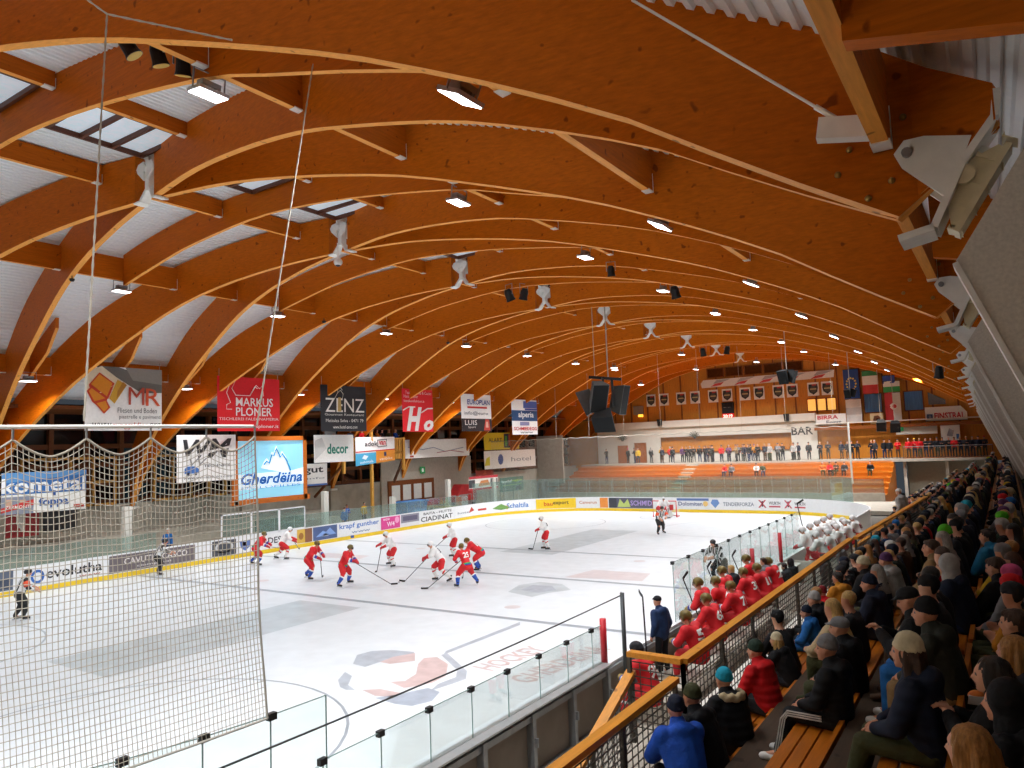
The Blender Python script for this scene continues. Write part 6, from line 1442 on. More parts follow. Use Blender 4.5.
# ================================================================== players and officials
def jer(name, col, stripes=None):
    return mat('jersey_'+name, col, .7, 0, .08, 6, bump=.25, bscale=14)
J_RED, J_WHITE = jer('red', '#d31420'), jer('white', '#e9e8e6')
P_RED = jer('pants_red', '#c8141c'); P_BLK = mat('pants_black', '#17181c', .7, 0, .1); P_BLUE = mat('pants_blue', '#1c2f7a', .7, 0, .1)
S_BLUE = mat('sock_blue', '#2048a0', .7, 0, .1); S_WHITE = mat('sock_white', '#e4e3e0', .7, 0, .05); S_RED = mat('sock_red', '#c8202a', .7, 0, .08)
GOLD = mat('gold_helmet', '#6f5f30', .4, .3, .3, 14); WHELM = mat('white_helmet', '#e8e8e8', .35, 0, .03); BHELM = mat('black_helmet', '#1a1b1e', .35, 0, .05)
GLV_R = mat('glove_red', '#b81820', .6, 0, .15); GLV_G = mat('glove_gold', '#8f7832', .6, 0, .2); SKATE = mat('skate_black', '#141416', .4, 0, .1); BLADE = mat('skate_blade', '#d8dadc', .25, .8, .03)
GREENB = mat('band_green', '#2f9a5a', .7, 0, .05); BLUEB = mat('band_blue', '#2a3fa0', .7, 0, .05)
SHAFT = mat('stick_shaft', '#2a2a2c', .4, 0, .15); TAPE = mat('stick_tape', '#18181a', .8, 0, .1); VISOR = glass('visor', '#6a7074', .1)
def stripes():
    m = bpy.data.materials.new('referee_stripes'); m.use_nodes = True; nt = m.node_tree; b = nt.nodes['Principled BSDF']
    tc = nt.nodes.new('ShaderNodeTexCoord'); wv = nt.nodes.new('ShaderNodeTexWave'); wv.bands_direction = 'X'; wv.inputs['Scale'].default_value = 3.2; nt.links.new(tc.outputs['Object'], wv.inputs['Vector'])
    cr = nt.nodes.new('ShaderNodeValToRGB'); cr.color_ramp.interpolation = 'CONSTANT'; cr.color_ramp.elements[0].color = (.012, .012, .014, 1); cr.color_ramp.elements[1].color = (.75, .75, .75, 1); cr.color_ramp.elements[1].position = .5
    nt.links.new(wv.outputs['Fac'], cr.inputs['Fac']); nt.links.new(cr.outputs[0], b.inputs['Base Color']); b.inputs['Roughness'].default_value = .7; return m
STRIPE = stripes()
POSES = {
 'stride': dict(pel=(0, -.12, .86), waist=(0, -.02, 1.02), chest=(0, .14, 1.2), neck=(0, .25, 1.37), head=(0, .33, 1.53), shR=(.2, .2, 1.33), shL=(-.2, .2, 1.33), elR=(.36, .28, 1.08), elL=(-.34, .32, 1.1), wrR=(.24, .52, .95), wrL=(-.10, .56, 1.02), hipR=(.1, -.12, .83), hipL=(-.1, -.12, .83), knR=(.2, .24, .53), knL=(-.22, -.05, .47), anR=(.22, .04, .13), anL=(-.36, -.44, .17), toeR=(.24, .22, .09), toeL=(-.42, -.28, .08)),
 'crouch': dict(pel=(0, -.2, .78), waist=(0, -.05, .92), chest=(0, .18, 1.06), neck=(0, .32, 1.18), head=(0, .43, 1.32), shR=(.2, .26, 1.16), shL=(-.2, .26, 1.16), elR=(.33, .38, .92), elL=(-.32, .38, .94), wrR=(.2, .6, .8), wrL=(-.14, .58, .86), hipR=(.1, -.2, .76), hipL=(-.1, -.2, .76), knR=(.22, .12, .5), knL=(-.22, .12, .5), anR=(.26, -.1, .13), anL=(-.26, -.1, .13), toeR=(.28, .08, .09), toeL=(-.28, .08, .09)),
 'wide': dict(pel=(0, -.08, .82), waist=(0, -.02, .98), chest=(0, .1, 1.18), neck=(0, .2, 1.36), head=(0, .28, 1.52), shR=(.2, .14, 1.32), shL=(-.2, .14, 1.32), elR=(.34, .3, 1.1), elL=(-.36, .22, 1.08), wrR=(.28, .55, 1.02), wrL=(-.16, .46, .96), hipR=(.11, -.08, .8), hipL=(-.11, -.08, .8), knR=(.34, .1, .5), knL=(-.3, .12, .48), anR=(.5, -.06, .14), anL=(-.38, -.02, .13), toeR=(.56, .1, .09), toeL=(-.42, .16, .09)),
 'glide': dict(pel=(0, -.06, .92), waist=(0, 0, 1.08), chest=(0, .08, 1.27), neck=(0, .14, 1.45), head=(0, .2, 1.62), shR=(.2, .1, 1.4), shL=(-.2, .1, 1.4), elR=(.33, .14, 1.14), elL=(-.33, .18, 1.15), wrR=(.24, .4, 1.02), wrL=(-.1, .42, 1.05), hipR=(.1, -.06, .89), hipL=(-.1, -.06, .89), knR=(.16, .14, .52), knL=(-.16, .02, .5), anR=(.18, .04, .13), anL=(-.2, -.16, .13), toeR=(.19, .22, .09), toeL=(-.22, .02, .09)),
 'bench': dict(pel=(0, 0, .12), waist=(0, .06, .3), chest=(0, .14, .47), neck=(0, .22, .62), head=(0, .28, .79), shR=(.21, .18, .58), shL=(-.21, .18, .58), elR=(.33, .3, .36), elL=(-.33, .3, .36), wrR=(.16, .5, .3), wrL=(-.12, .5, .33), hipR=(.1, 0, .1), hipL=(-.1, 0, .1), knR=(.17, .42, .1), knL=(-.17, .42, .1), anR=(.16, .44, -.3), anL=(-.16, .44, -.3), toeR=(.17, .6, -.38), toeL=(-.17, .6, -.38)),
 'goalie': dict(pel=(0, -.15, .72), waist=(0, -.05, .88), chest=(0, .1, 1.05), neck=(0, .2, 1.2), head=(0, .27, 1.36), shR=(.23, .14, 1.16), shL=(-.23, .14, 1.16), elR=(.4, .25, .92), elL=(-.4, .25, .92), wrR=(.42, .5, .72), wrL=(-.46, .48, .78), hipR=(.12, -.15, .7), hipL=(-.12, -.15, .7), knR=(.3, .12, .44), knL=(-.3, .12, .44), anR=(.46, -.05, .13), anL=(-.46, -.05, .13), toeR=(.52, .12, .09), toeL=(-.52, .12, .09)),
}
def _nm(J): return {k: Vector(v) for k, v in J.items()}
_pl = {}
def player_parts(pose):
    if pose in _pl: return _pl[pose]
    J = _nm(POSES[pose]); v = .026; b, P = body_mesh(J, v, 0, -.1, False)
    mb = MB(); up = (J['neck']-J['pel']).normalized()
    cap(mb, J['pel']-up*.02, J['waist'], .185, .17); cap(mb, J['waist'], J['chest'], .17, .185); cap(mb, J['chest'], J['neck']-up*.05, .18, .1)
    for n, s in (('R', 1), ('L', -1)):
        cap(mb, J['chest']+Vector((s*.08, 0, .04)), J['sh'+n], .13, .12); cap(mb, J['sh'+n], J['el'+n], .105, .085); cap(mb, J['el'+n], J['el'+n]+(J['wr'+n]-J['el'+n])*.75, .085, .07)
    def pj(c):
        c = Vector(c)
        for n in 'RL':
            a, b = J['el'+n], J['wr'+n]; t = (c-a).dot(b-a)/(b-a).length_squared
            if t > -.1 and (c-(a+(b-a)*t)).length < .12 and (c-J['chest']).length > .2: return 1 if t > .38 else (2 if t > .2 else 0)
        return 0
    jm = blob(mb, 'jersey', v, 2, pj)
    mb = MB(); cap(mb, J['hipL'], J['hipR'], .15, .15)
    for n in 'RL': cap(mb, J['hip'+n], J['kn'+n]+(J['hip'+n]-J['kn'+n])*.22, .15, .125)
    pm = blob(mb, 'pants', v, 2); out = {'J': J, 'P': P, 'body': b, 'jersey': jm, 'pants': pm}
    for n in 'RL':
        mb = MB(); cap(mb, J['kn'+n]+(J['hip'+n]-J['kn'+n])*.15, J['kn'+n]+(J['an'+n]-J['kn'+n])*.45, .095, .09); cap(mb, J['kn'+n]+(J['an'+n]-J['kn'+n])*.4, J['an'+n]+Vector((0, 0, .03)), .09, .065); out['sock'+n] = blob(mb, 'sock', .02, 1, lambda c, n=n: (lambda t: 0 if t < .22 else (1 if t < .34 else 2))((Vector(c)-J['kn'+n]).dot(J['an'+n]-J['kn'+n])/(J['an'+n]-J['kn'+n]).length_squared))
        a, t = J['an'+n], J['toe'+n]; mb = MB(); cap(mb, a+Vector((0, 0, .06)), a+Vector((0, 0, -.03)), .06, .055); cap(mb, a+Vector((0, 0, -.04)), t+Vector((0, 0, .0)), .05, .045); out['skate'+n] = blob(mb, 'skate', .02, 1)
        d = Vector((t.x-a.x, t.y-a.y, 0)).normalized(); mb = MB(); c = a+d*.06; zz = min(a.z-.1, t.z-.05); mb.bar(Vector((c.x, c.y, zz))-d*.15, Vector((c.x, c.y, zz))+d*.16, .012, .05); mb.bar(Vector((c.x, c.y, zz+.04))-d*.1, Vector((c.x, c.y, zz+.04))+d*.11, .03, .05)
        m_ = mb.data('blade', BLADE); out['blade'+n] = m_
        w, e = J['wr'+n], J['el'+n]; dd = (w-e).normalized(); mb = MB(); cap(mb, w-dd*.07, w+dd*.03, .07, .062); cap(mb, w+dd*.02, w+dd*.11, .06, .05)
        sd = dd.cross(Vector((0, 0, 1))).normalized()
        for o in (-.04, -.013, .013, .04): cap(mb, w+dd*.08+sd*o, w+dd*.14+sd*o-Vector((0, 0, .05)), .022, .018, 8)
        cap(mb, w+dd*.03+sd*.05, w+dd*.1+sd*.045-Vector((0, 0, .05)), .024, .02, 8); out['glove'+n] = blob(mb, 'glove', .016, 1)
    M = Matrix.Rotation(-.1, 3, 'X'); mb = MB(); mb.ball(P(0, -.015, .045), (.105, .125, .1), 16, 10, M); cap(mb, P(-.09, -.01, .0), P(-.085, .0, -.05), .03, .025); cap(mb, P(.09, -.01, .0), P(.085, .0, -.05), .03, .025); cap(mb, P(0, -.11, .03), P(0, -.1, -.02), .05, .04)
    out['helmet'] = blob(mb, 'helmet', .018, 2); mb = MB()
    a = [P(.1*math.sin(k*.32-.96), .005+.115*math.cos(k*.32-.96), .03) for k in range(7)]; b_ = [P(.1*math.sin(k*.32-.96), .005+.12*math.cos(k*.32-.96), -.045) for k in range(7)]; mb.strip(a, b_); out['visor'] = mb.data('visor', VISOR)
    # band round the jersey hem and the number on the back
    _pl[pose] = out; return out
def number_mesh(pose, txt, col):
    J = _pl[pose]['J']; up = (J['neck']-J['pel']); L = up.length; up.normalize(); bk = up.cross(Vector((1, 0, 0))).normalized()
    if bk.y > 0: bk = -bk
    jm = _pl[pose]['jersey']; o = bpy.data.objects.new('t', jm); COL.objects.link(o); bpy.context.view_layer.update()
    def fn(u, v):
        p = J['pel']+up*(L*(.42+.38*v))+Vector((-(u-.5)*.26, 0, 0))*-1; src = p+bk*.6
        ok, h, nrm, _ = o.ray_cast(src, -bk); return tuple((h if ok else p+bk*.2)+bk*.03)
    mb = MB(); write(mb, txt, 0, 1, 0, 1, fn, .03); me = mb.data('number', ink(col)); bpy.data.objects.remove(o); return me
def band_mesh(pose, w0, w1, m):
    J = _pl[pose]['J']; up = (J['waist']-J['pel']).normalized(); fw = up.cross(Vector((-1, 0, 0))).normalized(); c0 = J['pel']-up*.02
    a = [c0+up*w0+Vector((.195*math.cos(2*PI*k/20), 0, 0))+fw*.195*math.sin(2*PI*k/20) for k in range(21)]; b = [p+up*(w1-w0) for p in a]
    mb = MB(); mb.strip(a, b); return mb.data('hem_band', m)
CRH = Vector((CR.x, CR.y, 0)).normalized(); FWH = Vector((_f.x, _f.y, 0)).normalized()
def face(deg):
    d = CRH*math.cos(math.radians(deg))+FWH*math.sin(math.radians(deg)); return math.atan2(-d.x, d.y)
def part3(name, me, parent, ms):
    o = bpy.data.objects.new(name, me); COL.objects.link(o); o.parent = parent
    while len(me.materials) < 3: me.materials.append(ms[0])
    for k, m in enumerate(ms): o.material_slots[k].link = 'OBJECT'; o.material_slots[k].material = m
    return o
def player(name, label, loc, rz, pose, jm, pm, sm, hm, gm, num=None, numcol='#f2efea', bands=False, cat='hockey player', group=None, visor=True, scale=1.06):
    p = player_parts(pose); t = thing(name, label, cat, loc, group, rz); t.scale = (scale,)*3
    part('body', p['body'], t, SKIN[0]); j = part3('jersey', p['jersey'], t, (jm, BLUEB if jm is J_RED else (P_RED if jm is J_WHITE else jm), S_WHITE if jm is J_RED else jm)); part('pants', p['pants'], t, pm)
    for n in 'RL':
        part3('sock', p['sock'+n], t, (P_RED, S_WHITE, sm) if jm is J_RED else (sm, P_RED if jm is J_WHITE else sm, sm)); s = part('skate', p['skate'+n], t, SKATE); part('blade', p['blade'+n], s); part('glove', p['glove'+n], t, gm)
    h = part('helmet', p['helmet'], t, hm)
    if visor: part('visor', p['visor'], h)
    if bands:
        part('hem_band', band_mesh(pose, 0, .045, BLUEB), j); part('hem_band', band_mesh(pose, .045, .10, GREENB), j)
    if num: part('number', number_mesh(pose, num, numcol), j)
    return t
def stick(label, A, B, blade_dir, group='hockey sticks'):
    """shaft from the top hand A to the heel B, blade lying along blade_dir"""
    A = Vector(A); B = Vector(B); d = Vector(blade_dir).normalized(); t = thing('hockey_stick', label, 'hockey stick', tuple(B), group)
    MB().bar(A, B, .03, .022).build('shaft', SHAFT, t)
    mb = MB(); pts = [B+d*(.3*i/5)+Vector((0, 0, .02*(i/5)**2))+d.cross(Vector((0, 0, 1)))*(.03*(i/5)**2) for i in range(6)]
    for a, b in zip(pts, pts[1:]): mb.bar(a, b, .014, .07)
    mb.build('blade', TAPE, t); MB().bar(A, A+(B-A).normalized()*.14, .036, .03).build('grip_tape', mat('white_tape', '#d8d6d2', .8, 0, .05), t); return t
def on_ice(px, py): h_ = hit(px, py, 2, 0); return (h_.x, h_.y, 0.03)
def local(t, p):
    M = Matrix.Translation(t.location) @ Matrix.Rotation(t.rotation_euler.z, 4, 'Z'); return M @ Vector(p)
def hold(t, pose, label, tip_px=None, tip=None, mir=False):
    J = POSES[pose]; a = local(t, J['wrL']); b = local(t, J['wrR'])
    if tip_px: h_ = hit(tip_px[0], tip_px[1], 2, .05); e = Vector((h_.x, h_.y, .05))
    else: e = local(t, tip)
    mid = (a+b)/2; ax = (mid-e).normalized(); top = mid+ax*.22
    bd = Vector((e.x-mid.x, e.y-mid.y, 0)); bd = bd.normalized() if bd.length > .05 else Vector((1, 0, 0))
    return stick(label, top, e, bd)
RED = dict(jm=J_RED, pm=P_RED, sm=S_BLUE, hm=GOLD, gm=GLV_R, bands=True); WHT = dict(jm=J_WHITE, pm=P_RED, sm=S_WHITE, hm=WHELM, gm=GLV_R)
GR, GW = 'red team on the ice', 'white team on the ice'
for px, py, dg, pose, num, lab, tip, sl in (
    (258, 566, 5, 'stride', '7', 'red hockey player skating at edge of the net by far boards', (283, 549), 'stick held out by red player at the net edge'),
    (311, 580, -15, 'stride', '17', 'red hockey player bent forward, second red one past the net', (322, 577), 'stick of the second red player past the net'),
    (345, 586, -12, 'wide', '9', 'red hockey player with long reach of stick, alone in mid ice', (391, 584), 'long reaching stick of the red player alone in mid ice'),
    (466, 587, 125, 'wide', '25', 'red hockey player with wide stance seen from behind, pushing the bent white player', (428, 588), 'stick in front of the wide stanced red player'),
    (477, 571, 178, 'crouch', '11', 'red hockey player bent low behind the wide stanced red one', (463, 577), 'stick of the red player bent low')):
    t = player('hockey_player', lab, on_ice(px, py), face(dg), pose, num=num, group=GR, **RED); hold(t, pose, sl, tip)
for px, py, dg, pose, num, lab, tip, sl in (
    (284, 560, 20, 'stride', None, 'white hockey player leaning by the far boards beside net edge', (299, 549), 'stick of white player leaning by far boards'),
    (392, 567, 205, 'wide', None, 'white hockey player with red pants alone facing puck', (377, 571), 'stick of the lone white player facing the puck'),
    (439, 582, 195, 'stride', '22', 'white hockey player bent over and checked by a red player', (405, 581), 'stick of the bent white player being checked'),
    (454, 558, 185, 'glide', None, 'white hockey player gliding behind the checked one', (431, 551), 'stick of white player gliding behind'),
    (546, 550, 180, 'glide', '8', 'white hockey player standing alone on the far half of ice', (533, 549), 'stick of the lone white player on the far half')):
    t = player('hockey_player', lab, on_ice(px, py), face(dg), pose, num=num, numcol='#30303a', group=GW, **WHT); hold(t, pose, sl, tip)
# goalkeeper with pads and his goal
gl = on_ice(660.5, 519); gl = (gl[0], 55.2, .03)
t = player('goalkeeper', 'white goalkeeper with big leg pads before the far goal', gl, face(268), 'goalie', J_WHITE, P_RED, S_WHITE, WHELM, GLV_R)
for s in (1, -1):
    mb = MB()
    for i in range(5): mb.bar((s*(.28+.05*i), .28-.04*i, .75-.14*i), (s*(.32+.05*i), .25-.04*i, .62-.14*i), .27, .12, (0, 1, 0))
    mb.build('leg_pad', mat('pad_white', '#dedcd8', .6, 0, .06), t, world=False)
MB().box(-.62, -.36, .5, .56, .55, .95).build('blocker', mat('pad_red', '#b02a2e', .6, 0, .1), t, world=False)
mb = MB(); mb.ball((.46, .58, .72), (.16, .08, .17)); mb.build('catching_glove', mat('pad_red', '#b02a2e'), t, True, world=False)
stick('broad goalkeeper stick standing on ice in front of goal', local(t, (-.46, .5, 1.15)), local(t, (-.1, .75, .06)), (1, 0, 0))
GOALR = mat('goal_red', '#c8202a', .4, 0, .06)
gx = hit(665, 517, 1, 56).x; t = thing('hockey_goal', 'red framed hockey goal with white net at far end', 'goal', (gx, 56, 0)); mb = MB()
mb.tube([(gx-.95, 56, 0), (gx-.95, 56, 1.22), (gx+.95, 56, 1.22), (gx+.95, 56, 0)], .045, 10); mb.build('frame', GOALR, t)
mb = MB(); mb.tube([(gx-.95, 56, .03), (gx-.85, 56.9, .03), (gx, 57.1, .03), (gx+.85, 56.9, .03), (gx+.95, 56, .03)], .03, 8); mb.tube([(gx, 57.05, .03), (gx, 56.55, 1.2), (gx, 56, 1.22)], .03, 8); mb.build('base_bar', GOALR, t)
mb = MB()
for i in range(25):
    a = -1+2*i/24; x = gx+.93*a; mb.tube([(x, 56.03, 1.2), (x*.02+(gx+.9*a)*.98, 56.5, 1.18), (gx+.86*a, 57.05-.15*a*a, .03)], .008, 4)
for j in range(12):
    z = .05+1.13*j/12; yy = 57.02-.5*z/1.2; mb.tube([(gx-.93, 56.02, z), (gx-.86, yy-.14, z), (gx, yy, z), (gx+.86, yy-.14, z), (gx+.93, 56.02, z)], .008, 4)
mb.build('netting', mat('goal_net', '#d8d6d0', .8, 0, .04), t)
# officials
BLK = mat('official_black', '#151619', .7, 0, .1); ORB = mat('arm_band', '#d84a20', .6, 0, .05)
for px, py, dg, pose, lab in ((21, 621, 40, 'glide', 'striped official with orange arm bands skating behind net near camera'), (159, 575, 30, 'wide', 'striped official standing by far boards seen through net'), (661, 535, 285, 'stride', 'striped official skating in front of the far goal'), (721, 584, 215, 'stride', 'striped official skating close beyond the bench glass')):
    loc = on_ice(px, py)
    t = player('referee', lab, loc, face(dg), pose, STRIPE, BLK, BLK, BHELM, mat('bare_hand', '#c08c70', .6), cat='person', group='officials', visor=False)
    J = POSES[pose]
    if px in (21, 661):
        mb = MB()
        for n in 'RL':
            a, b = Vector(J['sh'+n]), Vector(J['el'+n]); cap(mb, a+(b-a)*.35, a+(b-a)*.75, .107, .1)
        for n in 'R': pass
        mb.build('arm_band', ORB, t, True, world=False)
tag(MB().lathe([(0, .0), (.038, 0), (.038, .025), (0, .025)], on_ice(399, 583), 16).build('puck', BLK), 'black puck lying on ice near the long reaching stick', 'puck')
# ------------------------------------------------------------------ red team bench
BR = dict(jm=J_RED, pm=P_RED, sm=S_RED, hm=GOLD, gm=GLV_G)
def bpos(px, py, x, z): h_ = hit(px, py, 0, x); return (x, h_.y, z)
for px, py, x, num, lab in ((686, 630, 1.8, '5', 'red player with number 5 seated first at bench beside coach'), (706, 606, 1.6, '68', 'red player numbered 68 seated with back to orange rail'), (731, 597, 1.65, '71', 'red player numbered 71 seated behind orange rail'), (743, 576, 1.35, '33', 'red player numbered 33 seated with back to orange rail'), (757, 573, 1.5, '10', 'red player numbered 10 seated beyond number 33'), (768, 562, 1.5, '21', 'red player numbered 21 seated far along the bench'), (716, 594, 1.1, '44', 'red player numbered 44 sitting forward at the bench boards'), (636, 652, 1.9, '98', 'red player in grey beanie seated at near end of bench by stair')):
    l = bpos(px, py, x-.28, 1.27); l = (x, l[1], l[2]); bn = lab.find('beanie') > 0
    t = player('hockey_player', lab, l, PI/2-.1, 'bench', num=num, group='red team at the bench', visor=not bn, **(dict(BR, hm=cloth('charcoal')) if bn else BR))
for px, py, num, lab in ((700, 583, '23', 'red player numbered 23 standing and leaning over boards with arms out'), (724, 578, '12', 'red player numbered 12 standing at boards next to arms-out player'), (748, 563, '8', 'red player numbered 8 standing at boards far along bench')):
    l = bpos(px, py, .8, .53); l = (.95, l[1], l[2]); t = player('hockey_player', lab, l, PI/2, 'glide', num=num, group='red team at the bench', **BR)
    a = local(t, (.2, .35, 1.0)); stick('stick raised by red bench player numbered '+{'23': 'twenty-three', '12': 'twelve', '8': 'eight'}[num], a+Vector((.1, .1, -.4)), a+Vector((-.35, .1, .75)), (0, .8, .3))
ln = near_person('coach', 'coach in blue jacket, black trousers and black cap standing at the end of red bench', (.5, hit(658, 600, 0, .45).y, .5), PI/2-.3, jacket='dark blue', pants='black', head=('cap', 'black'), kind='stand', vx=.024, lean=.06)
stick('upright stick held beside coach in blue jacket', local(ln, (-.25, .25, .1)), local(ln, (-.25, .3, 1.75)), (-.4, .4, .1))
for px, py, lab, jk, hd, kd, x, z in ((766, 556, 'staff member in long grey coat standing beyond red bench', 'grey', ('short', 'brown'), 'stand', 1.2, .5), (734, 566, 'staff member in dark jacket and fair hair bending at the red bench boards', 'charcoal', ('short', 'fair'), 'stand', .75, .5), (786, 548, 'timekeeper with dark hair in dark jacket beside red gate post', 'charcoal', ('short', 'dark'), 'sit', 1.3, .95), (792, 545, 'timekeeper in black jacket and hood in the glass box', 'black', ('hood', 'black'), 'sit', 1.3, .95), (822, 500, 'official staff member in dark coat standing above white team bench', 'charcoal', ('short', 'dark'), 'stand', 2.6, .5), (838, 488, 'second staff member in grey coat standing above the white bench', 'grey', ('short', 'brown'), 'stand', 2.6, .5)):
    near_person('staff_member', lab, bpos(px, py, x, z), PI/2-.2, jacket=jk, pants='charcoal', head=hd, kind=kd, vx=.03)
WB = dict(jm=J_WHITE, pm=P_RED, sm=S_WHITE, hm=WHELM, gm=GLV_R)
nums = ['4', '13', '19', '27', '55', '61', '72', '88']; words_ = ['four', 'thirteen', 'nineteen', 'twenty-seven', 'fifty-five', 'sixty-one', 'seventy-two', 'eighty-eight']
for i in range(8):
    player('hockey_player', f'white player numbered {words_[i]} seated at far bench, {ordinal(i)} from timekeepers', (1.5+.25*(i % 2), 30.9+.9*i, 1.27), PI/2-.1, 'bench', num=nums[i], numcol='#8a2a30', group='white team at the bench', **WB)
for i in range(5):
    player('hockey_player', f'white player standing at boards of far bench, {ordinal(i)} from timekeepers', (.9, 31.2+1.3*i, .53), PI/2, 'glide', group='white team at the bench', **WB)
h_ = Vector((.5, 32.6, 1.6)); stick('stick held up in the white team bench', h_, h_+Vector((-.3, .2, 1.5)), (.3, .3, .2))
# ================================================================== things hanging from the roof
SPK = mat('speaker_black', '#151617', .85, 0, .15, 20); GRL = mat('speaker_grille', '#0c0d0e', .95, .0, .25, 120); SPG = mat('speaker_side', '#4a4a48', .5, 0, .1)
def cabinet(t, c, fwd, w, h, d, up=(0, 0, 1), light=False):
    """one loudspeaker: wedge cabinet whose grille looks along fwd"""
    c = Vector(c); f = Vector(fwd).normalized(); s = f.cross(Vector(up)).normalized(); u = s.cross(f)
    mb = MB(); vs = [c+f*(d/2)*a+s*(w/2)*b*(1 if a > 0 else .62)+u*(h/2)*e*(1 if a > 0 else .8) for a in (1, -1) for b, e in ((-1, -1), (1, -1), (1, 1), (-1, 1))]
    mb.add(vs, [(0, 1, 2, 3), (7, 6, 5, 4), (0, 4, 5, 1), (1, 5, 6, 2), (2, 6, 7, 3), (3, 7, 4, 0)]); o = mb.build('cabinet', SPG if light else SPK, t)
    mb = MB(); q = c+f*(d/2+.01); mb.add([q+s*(w/2-.04)*b+u*(h/2-.04)*e for b, e in ((-1, -1), (1, -1), (1, 1), (-1, 1))], [(0, 1, 2, 3)]); mb.build('grille', GRL, o)
c = hit(603, 402, 1, 39.5)
t = thing('speaker_cluster', 'cluster of four big black loudspeakers hung from black frame over the ice', 'loudspeaker', tuple(c))
R_, F_ = CRH, FWH; Z_ = Vector((0, 0, 1)); U = lambda a, b, z: c+R_*a+F_*b+Z_*z
cabinet(t, U(-.35, -.5, .35), -F_*.8+R_*.15-Z_*.5, .95, 1.75, .85, light=True); cabinet(t, U(.0, -.3, -1.0), -F_*.7-R_*.25-Z_*.75, 1.2, 1.15, .9); cabinet(t, U(.95, .3, .15), R_*.9-F_*.65-Z_*.25, .8, 1.7, .8, light=True); cabinet(t, U(-.8, .6, .1), -R_*.9+F_*.2-Z_*.4, .7, 1.5, .8, light=True)
mb = MB(); mb.bar(U(-.75, 0, 1.45), U(1.1, 0, 1.25), .1, .16); mb.bar(U(.55, 0, 1.3), U(.6, 0, -.3), .14, .14); mb.bar(U(.05, 0, 1.4), U(.1, 0, -.5), .1, .1); mb.bar(U(0, -.6, 1.35), U(0, .6, 1.35), .08, .1); mb.build('hanging_frame', DARK, t)
zt = 13.6; mb = MB(); mb.tube([U(.35, 0, 1.4), Vector((U(.35, 0, 0).x, U(.35, 0, 0).y, zt))], .035, 6); mb.tube([U(-.4, 0, 1.4), Vector((U(-.4, 0, 0).x, U(-.4, 0, 0).y, zt))], .02, 6); mb.build('suspension_cable', CORD, t)
for px, py, y, sc, lab in ((787, 376, 52, .62, 'black wedge loudspeaker hung in front of the printed frieze'), (850, 393, 58, .42, 'black wedge loudspeaker hung in front of the starred blue flag')):
    c = hit(px, py, 1, y); t = thing('hanging_speaker', lab, 'loudspeaker', tuple(c), 'hanging wedge speakers')
    cabinet(t, c-R_*.35*sc, -F_*.7-R_*.6-Z_*.45, 1.0*sc, 1.5*sc, .9*sc); cabinet(t, c+R_*.45*sc, -F_*.6+R_*.7-Z_*.35, .9*sc, 1.35*sc, .8*sc)
    MB().bar(c+Z_*.6*sc-R_*.7*sc, c+Z_*.6*sc+R_*.7*sc, .08, .1).build('hanging_bar', DARK, t); MB().tube([c+Z_*.6*sc, Vector((c.x, c.y, roof_z(c.x)-1.2))], .025, 6).build('suspension_cable', CORD, t)
for px, py, y, lab in ((881, 425, 78, 'small dark wedge speaker over lobby, nearer the flags'), (895, 426, 78, 'small dark wedge speaker over lobby, nearer the long white sign')):
    c = hit(px, py, 1, y); t = thing('hanging_speaker', lab, 'loudspeaker', tuple(c), 'hanging wedge speakers'); cabinet(t, c, -F_*.7-R_*.3-Z_*.5, .85, 1.0, .7, light=px < 890); MB().tube([c+Z_*.4, Vector((c.x, c.y, roof_z(c.x)-1.0))], .02, 6).build('suspension_cable', CORD, t)
# stage spots on the near arches
LENSY = mat('spot_lens', '#d8b860', .25, .2, .1)
def spot_lamp(px, py, y, tilt, lab, s=1.):
    c = hit(px, py, 1, y) if y > 12 else hit(px, py, 0, -5.45); t = thing('stage_spot', lab, 'spotlight', tuple(c), 'black stage spots')
    d = (Vector((-.1, .3, -1))+CRH*tilt).normalized(); MB().tube([c-d*.2*s, c-d*.1*s, c+d*.12*s, c+d*.2*s], [.09*s, .13*s, .14*s, .165*s], 14).build('barrel', DARK, t)
    MB().tube([c+d*.185*s, c+d*.205*s], .15*s, 14).build('lens', LENSY, t); mb = MB(); s_ = d.cross(Z_).normalized()
    mb.bar(c+s_*.17*s, c+s_*.17*s+Z_*.36*s, .02, .03); mb.bar(c-s_*.17*s, c-s_*.17*s+Z_*.36*s, .02, .03); mb.bar(c-s_*.18*s+Z_*.36*s, c+s_*.18*s+Z_*.36*s, .03, .02); mb.build('yoke', GALV, t)
spot_lamp(128, 46, 11.2, .5, 'black stage spot with yellow lens under nearest arch, tipped furthest sideways'); spot_lamp(158, 55, 11.2, .1, 'black stage spot pointing down, middle of the three under nearest arch'); spot_lamp(183, 65, 11.2, -.2, 'black square stage spot beside the big floodlight')
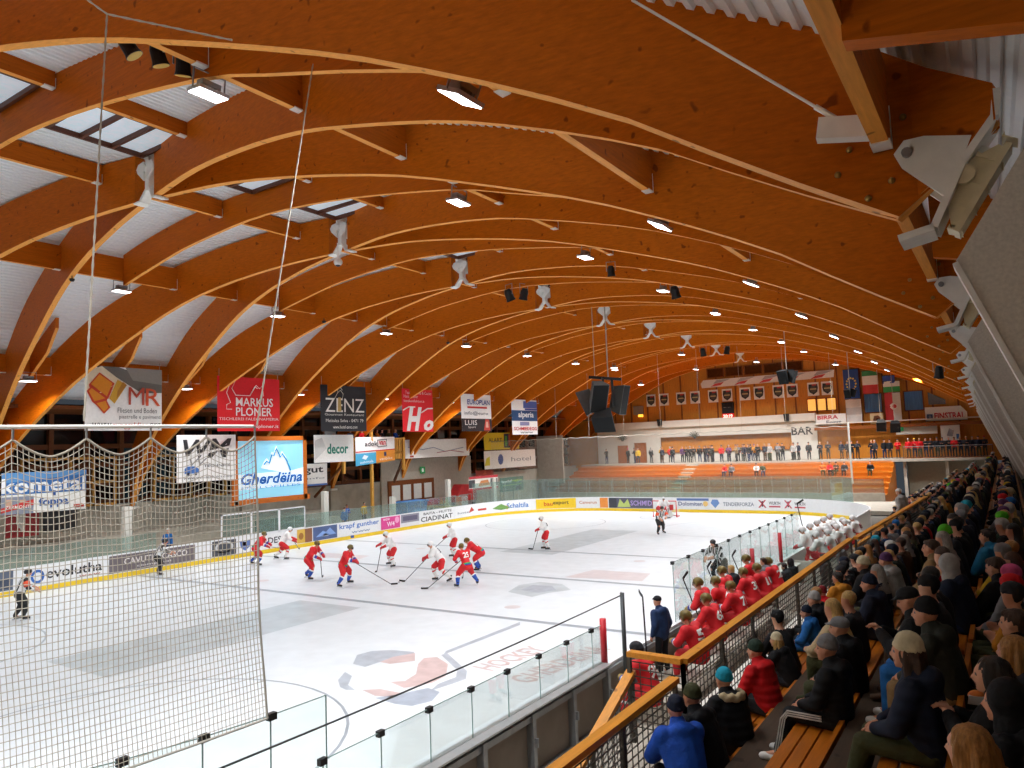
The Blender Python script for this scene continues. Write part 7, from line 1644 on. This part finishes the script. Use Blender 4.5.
spot_lamp(509, 295, 34, .3, 'dark stage spot hung from mid ridge arch', 1.6); spot_lamp(524, 294, 34, -.3, 'dark stage spot hung beside another from mid ridge arch', 1.5); spot_lamp(703, 352, 66, .1, 'dark stage spot near the last crown joints', 1.8); spot_lamp(727, 350, 68, -.2, 'grey stage spot beyond the last dark one', 1.8); spot_lamp(675, 292, 35.5, .2, 'dark spot beside floodlight above near side of ice', 1.5); spot_lamp(611, 271, 27.5, 0, 'small dark spot under rafter above near side of ice'); spot_lamp(939, 372, 36, 0, 'small white backed camera spot under arch over spectators', 1.2)
# white sensor boxes, dome camera, little black eyes on the beams
for px, py, y, lab in ((228, 52, 11.5, 'white junction box on purlin beside the big floodlight'),):
    c = hit(px, py, 0, -5.35); t = thing('junction_box', lab, 'box', tuple(c)); mb = MB(); mb.bar(c-CRH*.3, c+CRH*.3, .2, .18); mb.build('case', STEELW, t); MB().tube([c+CRH*.1, c+CRH*.2-Z_*.2, c+CRH*.12-Z_*.45], .012, 5).build('cable', DARK, t)
c = hit(338, 262, 1, 21.6); t = thing('dome_camera', 'white dome camera hanging below second crown joint', 'camera', tuple(c)); MB().ball(c, .17, 14, 10).build('dome', STEELW, t, True); MB().tube([c+Z_*.1, c+Z_*.75], .03, 8).build('stem', STEELW, t); MB().ball(c-Z_*.06, .13, 12, 8).build('lens', DARK, t, True)
for i, (px, py, y) in enumerate(((72, 280, 15.2), (398, 180, 20), (324, 322, 23.6), (448, 343, 31.6), (606, 329, 46))):
    c = hit(px, py, 1, y); t = thing('detector', f'small dark detector under timber arch edge, {ordinal(i)} one from banner side', 'detector', tuple(c), 'small dark detectors'); MB().lathe([(0, -.06), (.06, -.05), (.09, 0), (.09, .05), (0, .06)], c, 12).build('cap', DARK, t, True); MB().tube([c+Z_*.04, c+Z_*.16], .02, 6).build('stem', DARK, t)
# ------------------------------------------------------------------ world and colour
w = bpy.data.worlds.new('world'); SC.world = w; w.use_nodes = True
bg = w.node_tree.nodes['Background']; bg.inputs[0].default_value = (.55, .66, .8, 1); bg.inputs[1].default_value = .15
SC.view_settings.view_transform = 'Standard'; SC.view_settings.look = 'None'; SC.view_settings.gamma = 1; SC.view_settings.use_curve_mapping = False
SC.view_settings.exposure = -1.0
SC.cycles.use_denoising = True
SC.cycles.max_bounces = 8; SC.cycles.diffuse_bounces = 4; SC.cycles.glossy_bounces = 3; SC.cycles.transparent_max_bounces = 24
SC.cycles.sample_clamp_indirect = 6.
SC.cycles.caustics_reflective = False; SC.cycles.caustics_refractive = False
